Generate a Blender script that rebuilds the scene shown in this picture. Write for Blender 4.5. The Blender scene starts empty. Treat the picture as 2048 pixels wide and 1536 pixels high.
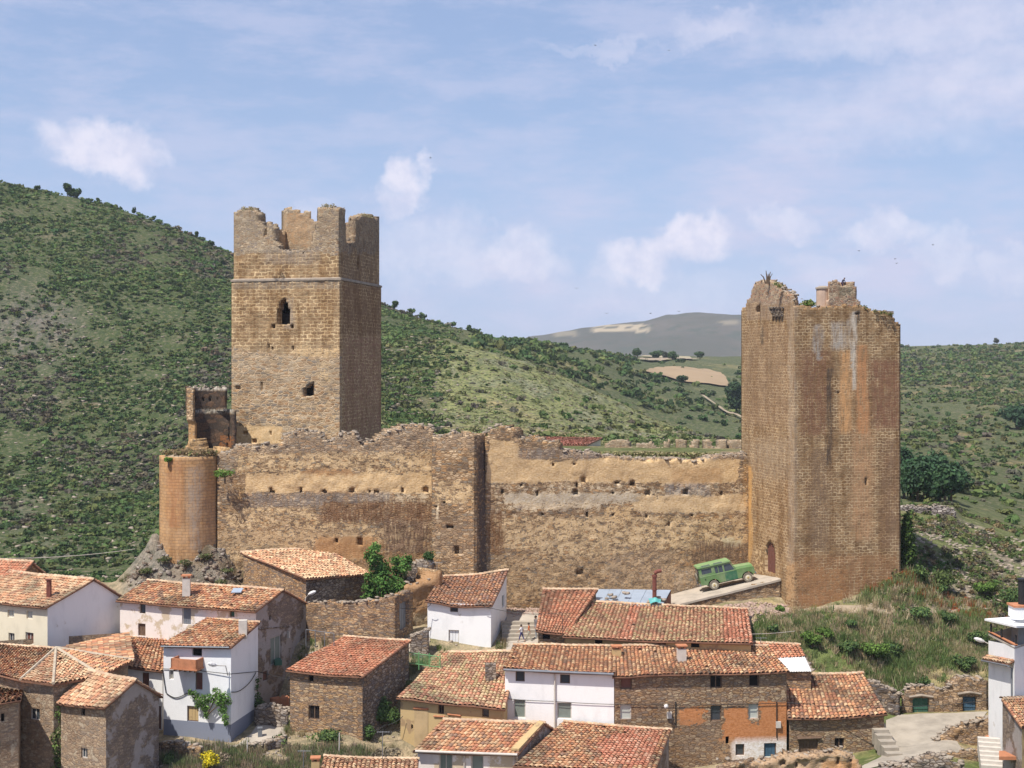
import bpy, math, random
import numpy as np
from mathutils import Vector
SC = bpy.context.scene
COL = SC.collection
F, CX, HY, CZ = 2600.0, 1024.0, 735.0, 40.0     # focal length in photo pixels, centre column, horizon row, eye height
# ------------------------------------------------------------------ camera
cd = bpy.data.cameras.new('camera'); cam = bpy.data.objects.new('camera', cd); COL.objects.link(cam)
cam.location = (0, 0, CZ); cam.rotation_euler = (math.radians(90), 0, 0)
cd.sensor_width = 36; cd.lens = F / 2048 * 36; cd.shift_y = -(768 - HY) / 2048
cd.clip_start = 1; cd.clip_end = 30000
SC.camera = cam
# ------------------------------------------------------------------ sun, sky, exposure
SUN_EL, SUN_AZ = 60.0, 44.0                       # from the left behind the camera
sl = bpy.data.lights.new('sun', 'SUN'); so = bpy.data.objects.new('sun', sl); COL.objects.link(so)
sl.energy = 4.6; sl.angle = math.radians(0.6); sl.color = (1.0, 0.95, 0.87)
sd = Vector((-math.sin(math.radians(SUN_AZ)) * math.cos(math.radians(SUN_EL)), -math.cos(math.radians(SUN_AZ)) * math.cos(math.radians(SUN_EL)), math.sin(math.radians(SUN_EL))))
so.rotation_euler = sd.to_track_quat('Z', 'Y').to_euler(); so.location = (-60, -40, 120)
SC.view_settings.view_transform = 'Standard'; SC.view_settings.look = 'None'
SC.view_settings.exposure = 0.45; SC.view_settings.gamma = 1.0

class NT:
    def __init__(s, tree): s.t = tree; tree.nodes.clear()
    def n(s, typ, props=None, **inp):
        nd = s.t.nodes.new('ShaderNode' + typ)
        for k, v in (props or {}).items(): setattr(nd, k, v)
        for k, v in inp.items():
            s.set(nd, k, v)
        return nd
    def set(s, nd, k, v):
        key = int(k[1:]) if k[0] == 'i' and k[1:].isdigit() else k.replace('_', ' ')
        sock = nd.inputs[key]
        if hasattr(v, 'is_output') or isinstance(v, bpy.types.NodeSocket): s.t.links.new(v, sock)
        else:
            if isinstance(v, (tuple, list)) and len(v) == 3 and sock.type == 'RGBA': v = (*v, 1)
            sock.default_value = v
    def math(s, op, a, b=0.0, clamp=False):
        return s.n('Math', {'operation': op, 'use_clamp': clamp}, i0=a, i1=b).outputs[0]
    def mix(s, f, a, b, mode='MIX'):
        nd = s.t.nodes.new('ShaderNodeMix'); nd.data_type = 'RGBA'; nd.blend_type = mode
        for idx, v in ((0, f), (6, a), (7, b)):
            if isinstance(v, bpy.types.NodeSocket): s.t.links.new(v, nd.inputs[idx])
            else: nd.inputs[idx].default_value = (*v, 1) if isinstance(v, tuple) and len(v) == 3 else v
        return nd.outputs[2]
    def ramp(s, f, stops, interp='LINEAR'):
        nd = s.t.nodes.new('ShaderNodeValToRGB'); cr = nd.color_ramp; cr.interpolation = interp
        while len(cr.elements) < len(stops): cr.elements.new(0.5)
        for e, (p, c) in zip(cr.elements, stops):
            e.position = p; e.color = (*c, 1) if len(c) == 3 else c
        s.t.links.new(f, nd.inputs[0]); return nd.outputs[0]
    def step(s, v, a, b):
        nd = s.t.nodes.new('ShaderNodeMapRange'); nd.interpolation_type = 'SMOOTHSTEP'
        s.t.links.new(v, nd.inputs[0]); nd.inputs[1].default_value = a; nd.inputs[2].default_value = b
        return nd.outputs[0]
    def noise(s, vec, scale, detail=4, rough=0.55):
        return s.n('TexNoise', Vector=vec, Scale=scale, Detail=detail, Roughness=rough).outputs[0]
    def scale(s, vec, v):
        return s.n('VectorMath', {'operation': 'MULTIPLY'}, i0=vec, i1=v).outputs[0]

world = bpy.data.worlds.new('World'); SC.world = world; world.use_nodes = True
N = NT(world.node_tree)
geo = N.n('TexCoord').outputs['Generated']
sky = N.n('TexSky', {'sky_type': 'NISHITA', 'sun_disc': False, 'sun_elevation': math.radians(SUN_EL), 'sun_rotation': math.radians(180 + SUN_AZ), 'air_density': 1.1, 'dust_density': 1.6, 'ozone_density': 1.8, 'altitude': 900.0})
sep = N.n('SeparateXYZ', Vector=geo)
x, y, z = sep.outputs
az = N.math('ARCTAN2', x, y)
hyp = N.math('SQRT', N.math('ADD', N.math('MULTIPLY', x, x), N.math('MULTIPLY', y, y)))
el = N.math('ARCTAN2', z, hyp)
ae = N.n('CombineXYZ', X=az, Y=el).outputs[0]
def warp(scale, amt):
    nn = N.n('TexNoise', Vector=ae, Scale=scale, Detail=6, Roughness=0.6)
    d = N.n('VectorMath', {'operation': 'SUBTRACT'}, i0=nn.outputs['Color'], i1=(0.5, 0.5, 0.5)).outputs[0]
    return N.n('VectorMath', {'operation': 'MULTIPLY_ADD'}, i0=d, i1=(amt, amt, 0), i2=ae).outputs[0]
wv = warp(18.0, 0.075)
wv2 = warp(55.0, 0.022)
wsum = N.n('VectorMath', {'operation': 'SUBTRACT'}, i0=N.n('VectorMath', {'operation': 'ADD'}, i0=wv, i1=wv2).outputs[0], i1=ae).outputs[0]
ws = N.n('SeparateXYZ', Vector=wsum)
# cumulus: (px, py, rx, ry, strength)
CUM = [(205, 285, 100, 50, 1.0), (285, 300, 50, 30, .5), (815, 350, 52, 48, 1.0), (780, 395, 40, 36, .6), (630, 400, 45, 24, .35), (860, 500, 100, 70, .55), (1030, 515, 85, 50, .75),
       (960, 540, 80, 40, .5), (1370, 480, 75, 42, 1.0), (1270, 520, 85, 52, .95), (1215, 560, 60, 34, .5), (1570, 455, 65, 28, .6), (1780, 448, 80, 38, .75), (1895, 500, 45, 45, .5), (2010, 525, 60, 25, .45),
       (1640, 545, 60, 40, .3), (1330, 590, 200, 40, .3), (1450, 48, 80, 24, .45), (1200, 92, 110, 14, .3), (1900, 50, 330, 60, .5), (2000, 170, 220, 60, .45), (1800, 230, 260, 60, .3)]
tot = None
for (px, py, rx, ry, s_) in CUM:
    a0 = math.atan2(px - CX, F); e0 = math.atan2(HY - py, math.hypot(F, px - CX))
    dx = N.math('MULTIPLY', N.math('SUBTRACT', ws.outputs[0], a0), F / rx)
    dy = N.math('MULTIPLY', N.math('SUBTRACT', ws.outputs[1], e0), F / ry)
    r = N.math('ADD', N.math('MULTIPLY', dx, dx), N.math('MULTIPLY', dy, dy))
    m = N.math('MULTIPLY', N.step(r, 1.9, 0.2), s_)
    tot = m if tot is None else N.math('MAXIMUM', tot, m)
nz = N.noise(N.scale(ae, (5, 15, 1)), 1.6, 8, 0.6)
veil = N.math('MULTIPLY', N.step(nz, 0.40, 0.72), N.step(N.math('SUBTRACT', N.math('MULTIPLY', az, 0.35), N.math('SUBTRACT', el, 0.17)), -0.02, 0.16))
veil = N.math('MULTIPLY', N.math('ADD', veil, N.math('MULTIPLY', N.step(N.noise(N.scale(ae, (3, 10, 1)), 2.2, 8, 0.68), .40, .64), .55)), 0.85)
low = N.math('MULTIPLY', N.step(el, 0.22, 0.02), 0.6)
skyc = N.mix(N.math('ADD', low, 0.0), sky.outputs[0], (4.1, 4.8, 6.9))
skyc = N.mix(0.45, skyc, (4.1, 5.3, 8.5))
skyc = N.mix(veil, skyc, (5.5, 5.7, 7.5))
cn = N.noise(ae, 45.0, 6, 0.6)
skyc = N.mix(N.math('MULTIPLY', tot, 0.82), skyc, N.mix(N.step(cn, .35, .65), (6.3, 6.4, 7.9), (8.0, 7.7, 8.7)))
bg = N.n('Background', Color=skyc, Strength=0.085)
wo = N.n('OutputWorld', Surface=bg.outputs[0])

# ------------------------------------------------------------------ numpy helpers
def hash3(ix, iy, iz, seed):
    h = (ix.astype(np.int64) * 374761393 + iy.astype(np.int64) * 668265263 + iz.astype(np.int64) * 2147483647 + seed * 1274126177) & 0xffffffff
    h = ((h ^ (h >> 13)) * 1274126177) & 0xffffffff
    h = (h ^ (h >> 16)) * 2246822519 & 0xffffffff
    return ((h ^ (h >> 15)) & 0xffffff) / float(0xffffff)
def vnoise(p, seed=0):
    p = np.asarray(p, float); i = np.floor(p); f = p - i; f = f * f * (3 - 2 * f)
    out = 0
    for dx in (0, 1):
        for dy in (0, 1):
            for dz in (0, 1):
                w = (f[..., 0] if dx else 1 - f[..., 0]) * (f[..., 1] if dy else 1 - f[..., 1]) * (f[..., 2] if dz else 1 - f[..., 2])
                out = out + w * hash3(i[..., 0] + dx, i[..., 1] + dy, i[..., 2] + dz, seed)
    return out * 2 - 1
def fbm(p, sc=1.0, octv=4, seed=0, rough=0.5):
    p = np.asarray(p, float) * sc; a = 1.0; t = 0; n = 0
    for o in range(octv):
        t = t + a * vnoise(p * 2 ** o + 17.3 * o, seed + o); n += a; a *= rough
    return t / n
def P3(*a): return np.stack(np.broadcast_arrays(*[np.asarray(v, float) for v in a]), -1)
def sst(v, a, b):
    t = np.clip((np.asarray(v, float) - a) / (b - a), 0, 1); return t * t * (3 - 2 * t)
def gx(px, D): return (px - CX) / F * D
def gz(py, D): return CZ - (py - HY) / F * D
def W(px, py, D): return np.array([gx(px, D), D, gz(py, D)])
def topx(P):
    P = np.asarray(P, float); return CX + P[..., 0] / P[..., 1] * F, HY + (CZ - P[..., 2]) / P[..., 1] * F
def hit(A, B, px, py):
    k = (px - CX) / F; s = (k * A[1] - A[0]) / ((B[0] - A[0]) - k * (B[1] - A[1]))
    D = A[1] + s * (B[1] - A[1]); return s, gz(py, D)

# ------------------------------------------------------------------ objects
ORG = {}
def tag(o, label=None, cat=None, group=None, kind=None):
    if label: o['label'] = label
    if cat: o['category'] = cat
    if group: o['group'] = group
    if kind: o['kind'] = kind
    return o
def thing(name, label, cat, loc, group=None):
    o = bpy.data.objects.new(name, None); COL.objects.link(o); o.location = tuple(float(v) for v in loc); o.empty_display_size = 0.3
    ORG[o.name] = np.array(loc, float); return tag(o, label, cat, group)
def mk(name, V, Fs, mats, parent=None, mi=None, fcol=None, vat=None, uv=None, smooth=False, org=None, label=None):
    """one mesh object from world-space vertices; fcol = per-face colours, vat = per-vertex attributes, uv = per-vertex uv"""
    V = np.asarray(V, float)
    if parent is not None: org = ORG[parent.name]
    elif org is None: org = np.array([V[:, 0].mean(), V[:, 1].mean(), V[:, 2].min()])
    org = np.asarray(org, float)
    me = bpy.data.meshes.new(name)
    if isinstance(Fs, np.ndarray):
        k = Fs.shape[1]; n = len(Fs)
        me.vertices.add(len(V)); me.vertices.foreach_set('co', (V - org).astype(np.float32).ravel())
        me.loops.add(n * k); me.loops.foreach_set('vertex_index', Fs.astype(np.int32).ravel())
        me.polygons.add(n); me.polygons.foreach_set('loop_start', (np.arange(n) * k).astype(np.int32))
        me.update(calc_edges=True)
    else:
        me.from_pydata([tuple(v) for v in (V - org)], [], [tuple(int(i) for i in f) for f in Fs])
    for m in (mats if isinstance(mats, (list, tuple)) else [mats]): me.materials.append(m)
    npoly = len(me.polygons)
    if mi is not None: me.polygons.foreach_set('material_index', np.asarray(mi, np.int32))
    if fcol is not None:
        a = me.attributes.new('col', 'FLOAT_COLOR', 'FACE'); c = np.ones((npoly, 4), np.float32); c[:, :3] = fcol; a.data.foreach_set('color', c.ravel())
    for k, v in (vat or {}).items():
        v = np.asarray(v, np.float32)
        if v.ndim == 1: me.attributes.new(k, 'FLOAT', 'POINT').data.foreach_set('value', v)
        else: me.attributes.new(k, 'FLOAT_COLOR', 'POINT').data.foreach_set('color', v.ravel())
    vi = np.zeros(len(me.loops), np.int32); me.loops.foreach_get('vertex_index', vi)
    ul = me.uv_layers.new(name='UVMap')
    if uv is not None: ul.data.foreach_set('uv', np.asarray(uv, np.float32)[vi].ravel())
    else:
        nr = np.zeros(npoly * 3, np.float32); me.polygons.foreach_get('normal', nr); nr = nr.reshape(-1, 3)
        lt = np.zeros(npoly, np.int32); me.polygons.foreach_get('loop_total', lt)
        T = np.stack([-nr[:, 1], nr[:, 0], np.zeros(npoly)], 1); L = np.linalg.norm(T, axis=1); fl = L < 0.05
        T[fl] = (1, 0, 0); L[fl] = 1; T /= L[:, None]; B = np.cross(nr, T)
        T = np.repeat(T, lt, 0); B = np.repeat(B, lt, 0); Q = V[vi]
        ul.data.foreach_set('uv', np.stack([(Q * T).sum(1), (Q * B).sum(1)], 1).astype(np.float32).ravel())
    if smooth: me.polygons.foreach_set('use_smooth', np.ones(npoly, bool))
    me.validate(); me.update()
    o = bpy.data.objects.new(name, me); COL.objects.link(o)
    if parent is not None: o.parent = parent
    else: o.location = tuple(org)
    ORG[o.name] = org
    if label: o['label'] = label
    return o

class MB:
    def __init__(s): s.v = []; s.f = []; s.m = []
    def quad(s, a, b, c, d, m=0): i = len(s.v); s.v += [a, b, c, d]; s.f.append((i, i + 1, i + 2, i + 3)); s.m.append(m)
    def poly(s, pts, m=0): i = len(s.v); s.v += list(pts); s.f.append(tuple(range(i, i + len(pts)))); s.m.append(m)
    def box(s, c, size, rz=0, m=0, tilt=None):
        """box with its base centre at c"""
        hx, hy, hz = size[0] / 2, size[1] / 2, size[2]; cs, sn = math.cos(rz), math.sin(rz); i = len(s.v)
        for zz in (0, hz):
            for (a, b) in ((-hx, -hy), (hx, -hy), (hx, hy), (-hx, hy)):
                p = np.array([a * cs - b * sn, a * sn + b * cs, zz])
                if tilt is not None: p = tilt @ p
                s.v.append(np.array(c, float) + p)
        for f in ((0, 3, 2, 1), (4, 5, 6, 7), (0, 1, 5, 4), (1, 2, 6, 5), (2, 3, 7, 6), (3, 0, 4, 7)): s.f.append(tuple(i + k for k in f)); s.m.append(m)
    def prism(s, pts, off, m=0):
        """polygon pts extruded by vector off"""
        n = len(pts); i = len(s.v); off = np.array(off, float)
        s.v += [np.array(p, float) for p in pts] + [np.array(p, float) + off for p in pts]
        s.f.append(tuple(i + k for k in range(n))); s.f.append(tuple(i + n + k for k in reversed(range(n)))); s.m += [m, m]
        for k in range(n): s.f.append((i + k, i + n + k, i + n + (k + 1) % n, i + (k + 1) % n)); s.m.append(m)
    def tube(s, pts, r, n=8, m=0, cap=True):
        pts = [np.array(p, float) for p in pts]; rr = r if isinstance(r, (list, tuple)) else [r] * len(pts); i0 = len(s.v)
        for k, p in enumerate(pts):
            d = pts[min(k + 1, len(pts) - 1)] - pts[max(k - 1, 0)]; d /= np.linalg.norm(d) + 1e-9
            a = np.cross(d, (0, 0, 1) if abs(d[2]) < .9 else (1, 0, 0)); a /= np.linalg.norm(a); b = np.cross(d, a)
            for j in range(n):
                t = 2 * math.pi * j / n; s.v.append(p + rr[k] * (math.cos(t) * a + math.sin(t) * b))
        for k in range(len(pts) - 1):
            for j in range(n):
                a0 = i0 + k * n + j; a1 = i0 + k * n + (j + 1) % n; s.f.append((a0, a1, a1 + n, a0 + n)); s.m.append(m)
        if cap:
            s.f.append(tuple(i0 + j for j in reversed(range(n)))); s.m.append(m)
            e = i0 + (len(pts) - 1) * n; s.f.append(tuple(e + j for j in range(n))); s.m.append(m)
    def build(s, name, mats, parent=None, **kw): return mk(name, np.array(s.v), s.f, mats, parent, mi=s.m, **kw)

def jstones(rng, n, posfn, smin, smax, flat=0.5):
    """n irregular stones; posfn(k) -> position of each base centre"""
    V = []; Fs = []
    cube = np.array([(-1, -1, -1), (1, -1, -1), (1, 1, -1), (-1, 1, -1), (-1, -1, 1), (1, -1, 1), (1, 1, 1), (-1, 1, 1)], float) * .5
    fc = np.array([(0, 3, 2, 1), (4, 5, 6, 7), (0, 1, 5, 4), (1, 2, 6, 5), (2, 3, 7, 6), (3, 0, 4, 7)])
    for k in range(n):
        s = rng.uniform(smin, smax); a = rng.uniform(0, 6.28); c = cube * np.array([s, s * rng.uniform(.6, 1), s * flat * rng.uniform(.6, 1.2)]) * rng.uniform(.75, 1.1, (8, 1))
        ca, sa = math.cos(a), math.sin(a); c = c @ np.array([[ca, sa, 0], [-sa, ca, 0], [0, 0, 1]]); ty = rng.uniform(-.3, .3)
        c[:, 2] += c[:, 0] * ty; V.append(c + posfn(k)); Fs.append(fc + 8 * k)
    return np.concatenate(V), np.concatenate(Fs)

# ------------------------------------------------------------------ materials
def newmat(name):
    m = bpy.data.materials.new(name); m.use_nodes = True; return m, NT(m.node_tree)
def finish(Nn, color, rough=0.9, bump=None, bstr=0.4, bdist=0.05, spec=0.2, **kw):
    b = Nn.n('BsdfPrincipled'); Nn.set(b, 'Base Color', color); Nn.set(b, 'Roughness', rough); Nn.set(b, 'Specular IOR Level', spec)
    for k, v in kw.items(): Nn.set(b, k, v)
    if bump is not None:
        bp = Nn.n('Bump', Height=bump, Strength=bstr, Distance=bdist); Nn.t.links.new(bp.outputs[0], b.inputs['Normal'])
    Nn.n('OutputMaterial', Surface=b.outputs[0]); return b
def posn(Nn): return Nn.n('NewGeometry').outputs['Position']
def attr(Nn, name): return Nn.n('Attribute', {'attribute_name': name})
def hsl(c, k): return tuple(min(1, v * k) for v in c)
def castle_layers(Nn, c, p, col_only=False):
    nz1 = Nn.noise(Nn.scale(p, (1, 1, 1.7)), 1.9, 9, 0.72); nz2 = Nn.noise(p, 6.0, 5, 0.6)
    pt = attr(Nn, 'ptint').outputs['Color']
    pc = Nn.mix(Nn.step(nz2, .35, .7), pt, hsl((.8, .72, .6), 1.0), 'MULTIPLY')
    pv = Nn.math('ADD', Nn.math('MULTIPLY', attr(Nn, 'pl').outputs['Fac'], .95), Nn.math('MULTIPLY', Nn.math('SUBTRACT', nz1, .5), 1.7))
    pv = Nn.math('ADD', pv, Nn.math('MULTIPLY', Nn.math('SUBTRACT', nz2, .5), .8))
    pm = Nn.step(pv, .50, .55)
    c = Nn.mix(pm, c, pc)
    st = attr(Nn, 'stain'); sa = Nn.math('MULTIPLY', st.outputs['Alpha'], Nn.math('MULTIPLY', Nn.step(Nn.noise(Nn.scale(p, (4, 4, .6)), 1.6, 7, .7), .3, .62), 1.35), True)
    c = Nn.mix(sa, c, st.outputs['Color'])
    return c, pm
def mat_rubble(name, stones, mortar, sw=.34, sh=.13, mw=.05, plaster=None, pcov=0.0, pscale=.8, castle=False, bstr=.7, dirt=.35, warm=None):
    m, Nn = newmat(name); p = posn(Nn)
    nn = Nn.n('TexNoise', Vector=p, Scale=2.2, Detail=3)
    pd = Nn.n('VectorMath', {'operation': 'MULTIPLY_ADD'}, i0=nn.outputs['Color'], i1=(.22, .22, .16), i2=p).outputs[0]
    q = Nn.scale(pd, (1 / sw, 1 / sw, 1 / sh))
    v1 = Nn.n('TexVoronoi', {'feature': 'F1'}, Vector=q, Scale=1.0, Randomness=.9)
    v2 = Nn.n('TexVoronoi', {'feature': 'DISTANCE_TO_EDGE'}, Vector=q, Scale=1.0, Randomness=.9)
    r = Nn.n('SeparateColor', Color=v1.outputs['Color']).outputs[0]
    k = len(stones); c = Nn.ramp(r, [(i / k, s) for i, s in enumerate(stones)], 'CONSTANT')
    c = Nn.mix(Nn.step(Nn.noise(p, 9, 3), .3, .75), c, (.62, .6, .58), 'MULTIPLY')
    e = Nn.step(v2.outputs['Distance'], mw * .5, mw * 2.2)
    c = Nn.mix(e, mortar, c)
    big = Nn.noise(p, .45, 5, .6)
    c = Nn.mix(Nn.math('MULTIPLY', Nn.step(big, .45, .7), dirt), c, (.45, .36, .28), 'MULTIPLY')
    if warm: c = Nn.mix(Nn.math('MULTIPLY', Nn.step(Nn.noise(p, .7, 4), .48, .6), .5), c, warm)
    h = e
    if castle:
        c, pm = castle_layers(Nn, c, p); h = Nn.math('MULTIPLY', e, Nn.math('SUBTRACT', 1.0, Nn.math('MULTIPLY', pm, .85)))
    elif plaster:
        pv = Nn.noise(p, pscale, 7, .62); pm = Nn.step(pv, 1 - pcov, 1 - pcov + .05)
        pc = Nn.mix(Nn.noise(p, 3.0, 5), plaster, hsl(plaster, .72)); c = Nn.mix(pm, c, pc)
        h = Nn.math('MULTIPLY', e, Nn.math('SUBTRACT', 1.0, Nn.math('MULTIPLY', pm, .85)))
    h = Nn.math('ADD', h, Nn.math('MULTIPLY', Nn.noise(p, 12, 4), .5))
    finish(Nn, c, .95, h, bstr, .06, .1); return m
def mat_ashlar(name, c1, c2, mortar, bw=.5, bh=.26, ms=.02, castle=True, vary=.5, warp=.05):
    m, Nn = newmat(name); p = posn(Nn); uv = Nn.n('TexCoord').outputs['UV']
    nn = Nn.n('TexNoise', Vector=uv, Scale=1.7, Detail=4)
    q = Nn.n('VectorMath', {'operation': 'MULTIPLY_ADD'}, i0=nn.outputs['Color'], i1=(warp * 2, warp, 0), i2=uv).outputs[0]
    b = Nn.n('TexBrick', {'offset': .5, 'squash': 1.0}, Vector=q, Scale=1.0); 
    for k, v in (('Color1', (*c1, 1)), ('Color2', (*c2, 1)), ('Mortar', (*mortar, 1))): b.inputs[k].default_value = v
    b.inputs['Mortar Size'].default_value = ms; b.inputs['Mortar Smooth'].default_value = .3; b.inputs['Bias'].default_value = -.1
    b.inputs['Brick Width'].default_value = bw; b.inputs['Row Height'].default_value = bh
    c = b.outputs['Color']
    c = Nn.mix(Nn.math('MULTIPLY', Nn.step(Nn.noise(p, 2.6, 5), .35, .7), vary), c, (.5, .42, .36), 'MULTIPLY')
    # joints washed out or filled in places
    ero = Nn.math('MULTIPLY', Nn.math('MULTIPLY', b.outputs['Fac'], Nn.step(Nn.noise(p, .9, 5), .42, .62)), .75)
    c = Nn.mix(ero, c, hsl(c2, .62))
    c = Nn.mix(Nn.math('MULTIPLY', Nn.step(Nn.noise(p, .35, 5), .5, .75), .45), c, (.6, .6, .6), 'MULTIPLY')
    c = Nn.mix(Nn.math('MULTIPLY', Nn.step(Nn.noise(Nn.scale(uv, (1.1, .12, 1)), 1.0, 7, .65), .45, .62), .6), c, (.56, .46, .36), 'MULTIPLY')
    h = Nn.math('ADD', Nn.math('SUBTRACT', 1.0, b.outputs['Fac']), Nn.math('MULTIPLY', Nn.noise(p, 8, 5), .9))
    if castle: c, pm = castle_layers(Nn, c, p)
    finish(Nn, c, .93, h, .5, .05, .1); return m
def mat_plaster(name, c, stain=(.35, .27, .19), cov=.3, sc=.9, base=None, worn=None):
    m, Nn = newmat(name); p = posn(Nn)
    n1 = Nn.noise(p, sc, 7, .65); n2 = Nn.noise(Nn.scale(p, (1.0, 1.0, .45)), 1.3, 7, .65)
    col = Nn.mix(Nn.math('MULTIPLY', Nn.step(n2, .46, .7), .38), c, hsl(c, .72))
    col = Nn.mix(Nn.step(n1, 1 - cov, 1 - cov + .07), col, stain)
    col = Nn.mix(Nn.math('MULTIPLY', Nn.noise(p, 20, 3), .18), col, hsl(c, .5))
    if base:   # painted plinth: (z height, colour)
        zz = Nn.n('SeparateXYZ', Vector=p).outputs[2]; col = Nn.mix(Nn.step(zz, base[0] + .02, base[0]), col, base[1])
    finish(Nn, col, .85, Nn.math('ADD', n1, Nn.noise(p, 14, 3)), .25, .03, .15); return m
def mat_flat(name, c, rough=.6, var=.25, sc=3.0, metal=0.0, spec=.3, bump=True):
    m, Nn = newmat(name); p = posn(Nn)
    col = Nn.mix(Nn.math('MULTIPLY', Nn.step(Nn.noise(p, sc, 6, .6), .35, .75), var), c, hsl(c, .35))
    finish(Nn, col, rough, Nn.noise(p, sc * 6, 3) if bump else None, .15, .02, spec, Metallic=metal); return m
def mat_col(name, rough=.85, transl=0.0, var=.3, sc=6.0, spec=.15, bstr=.3, lich=None):
    """colour comes from the mesh's own face colours"""
    m, Nn = newmat(name); p = posn(Nn); c = attr(Nn, 'col').outputs['Color']
    c = Nn.mix(Nn.math('MULTIPLY', Nn.step(Nn.noise(p, sc, 4), .35, .75), var), c, (.42, .38, .34), 'MULTIPLY')
    if lich: c = Nn.mix(Nn.math('MULTIPLY', Nn.step(Nn.noise(p, 1.1, 6, .7), .50, .66), .5), c, lich)
    if transl:
        d = Nn.n('BsdfDiffuse', Color=c); t = Nn.n('BsdfTranslucent', Color=c); mx = Nn.n('MixShader', Fac=transl)
        Nn.t.links.new(d.outputs[0], mx.inputs[1]); Nn.t.links.new(t.outputs[0], mx.inputs[2]); Nn.n('OutputMaterial', Surface=mx.outputs[0])
    else: finish(Nn, c, rough, Nn.noise(p, 25, 3), bstr, .02, spec)
    return m
M = {}
M['curtain'] = mat_rubble('curtain_rubble', [(.50, .34, .20), (.60, .43, .26), (.42, .29, .18), (.33, .27, .20), (.56, .34, .17), (.24, .175, .12), (.70, .52, .33)], (.33, .215, .12), .42, .15, .06, castle=True, bstr=1.0)
M['keep'] = mat_ashlar('keep_masonry', (.34, .23, .13), (.44, .30, .165), (.72, .54, .31), .62, .30, .045, warp=.2, vary=.7)
M['gate'] = mat_ashlar('gate_tower_masonry', (.29, .19, .105), (.385, .25, .13), (.64, .48, .29), .44, .235, .028, warp=.08, vary=.6)
M['bastion'] = mat_ashlar('bastion_masonry', (0.524, 0.308, 0.143), (0.456, 0.285, 0.153), (0.251, 0.171, 0.102), .55, .24, .016, warp=.03, vary=.35)
M['stonehouse'] = mat_rubble('house_rubble', [(.50, .32, .185), (.39, .26, .165), (.29, .22, .17), (.48, .30, .155), (.58, .42, .26), (.25, .195, .15)], (.20, .13, .08), .34, .10, .05)
M['graystone'] = mat_rubble('grey_rubble', [(.34, .28, .22), (.26, .22, .19), (.42, .36, .30), (.30, .22, .15), (.20, .18, .17)], (.12, .09, .07), .40, .17, .06)
M['churchstone'] = mat_rubble('old_church_rubble', [(.42, .30, .20), (.35, .25, .17), (.29, .225, .17), (.47, .36, .25)], (.30, .215, .15), .34, .14, .05, plaster=(.46, .37, .27), pcov=.42, pscale=1.6)
M['rowstone'] = mat_rubble('row_rubble', [(.44, .30, .18), (.32, .225, .155), (.52, .38, .25), (.25, .20, .155), (.40, .255, .135)], (.18, .12, .075), .34, .13, .06)
M['orangewall'] = mat_rubble('orange_daub', [(.42, .22, .11), (.34, .20, .12), (.28, .19, .13)], (.30, .14, .06), .34, .14, .06, plaster=(.50, .22, .09), pcov=.56, pscale=.7)
M['white'] = mat_plaster('white_limewash', (.82, .81, .79), (.58, .53, .46), .36)
M['pinkwhite'] = mat_plaster('pinkish_limewash', (.78, .70, .64), (.54, .43, .30), .50)
M['cream'] = mat_plaster('cream_render', (.72, .64, .48), (.55, .48, .38), .25)
M['ochre'] = mat_plaster('ochre_render', (.50, .36, .18), (.34, .23, .13), .46)
M['graygable'] = mat_rubble('weathered_gable', [(.36, .28, .21), (.28, .22, .18), (.24, .19, .16)], (.22, .17, .13), .34, .14, .05, plaster=(.40, .35, .32), pcov=.52, pscale=.6)
M['concrete'] = mat_flat('concrete', (.42, .365, .30), .9, .4, .8)
M['pavement'] = mat_flat('worn_concrete', (.38, .33, .265), .95, .5, .7)
M['dirt'] = mat_flat('dirt_track', (.33, .26, .18), .95, .5, .9)
M['tile'] = mat_col('clay_tiles', .85, 0, .35, 7, lich=(.30, .24, .15))
M['tilebed'] = mat_flat('tile_bed', (.20, .10, .06), .95, .5, 4)
M['leaf'] = mat_col('foliage', .8, .25, .35, 3)
M['bark'] = mat_flat('bark', (.13, .09, .06), .95, .4, 5)
M['dark'] = mat_flat('dark_interior', (.018, .015, .014), .8, .2, 3, spec=.05, bump=False)
M['glass'] = mat_flat('window_glass', (.05, .06, .07), .15, .2, 2, spec=.6, bump=False)
M['grayglass'] = mat_flat('drawn_blind', (.20, .23, .20), .5, .3, 2)
M['blind'] = mat_flat('pale_blind', (.48, .50, .44), .6, .25, 2)
M['wood'] = mat_flat('weathered_wood', (.16, .10, .065), .85, .5, 5)
M['redwood'] = mat_flat('painted_brown_wood', (.17, .07, .05), .7, .35, 5)
M['greenwood'] = mat_flat('green_wood', (.05, .13, .09), .7, .35, 5)
M['bluewood'] = mat_flat('blue_wood', (.06, .12, .18), .7, .4, 5)
M['frame'] = mat_flat('pale_frame', (.55, .50, .44), .7, .25, 3)
M['brick'] = mat_flat('brick_red', (.48, .20, .10), .85, .45, 4)
M['graymetal'] = mat_flat('grey_metal', (.20, .21, .23), .5, .3, 2, .3)
M['sheet'] = mat_flat('galvanised_sheet', (.36, .42, .50), .55, .25, .8, .25)
M['whitesheet'] = mat_flat('white_sheet', (.66, .64, .62), .5, .2, 1)
M['rust'] = mat_flat('rusty_iron', (.20, .07, .05), .7, .45, 6, .2)
M['black'] = mat_flat('black_rubber', (.02, .02, .02), .6, .2, 4)
M['plinth'] = mat_flat('blue_grey_paint', (.22, .24, .29), .8, .25, 2)
M['greenrail'] = mat_flat('green_rail', (.12, .30, .12), .55, .2, 4)
M['capstone'] = mat_flat('ridge_mortar', (.46, .38, .28), .9, .5, 2)
M['stonebit'] = mat_flat('loose_stone', (.34, .28, .22), .95, .5, 1.6)
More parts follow.
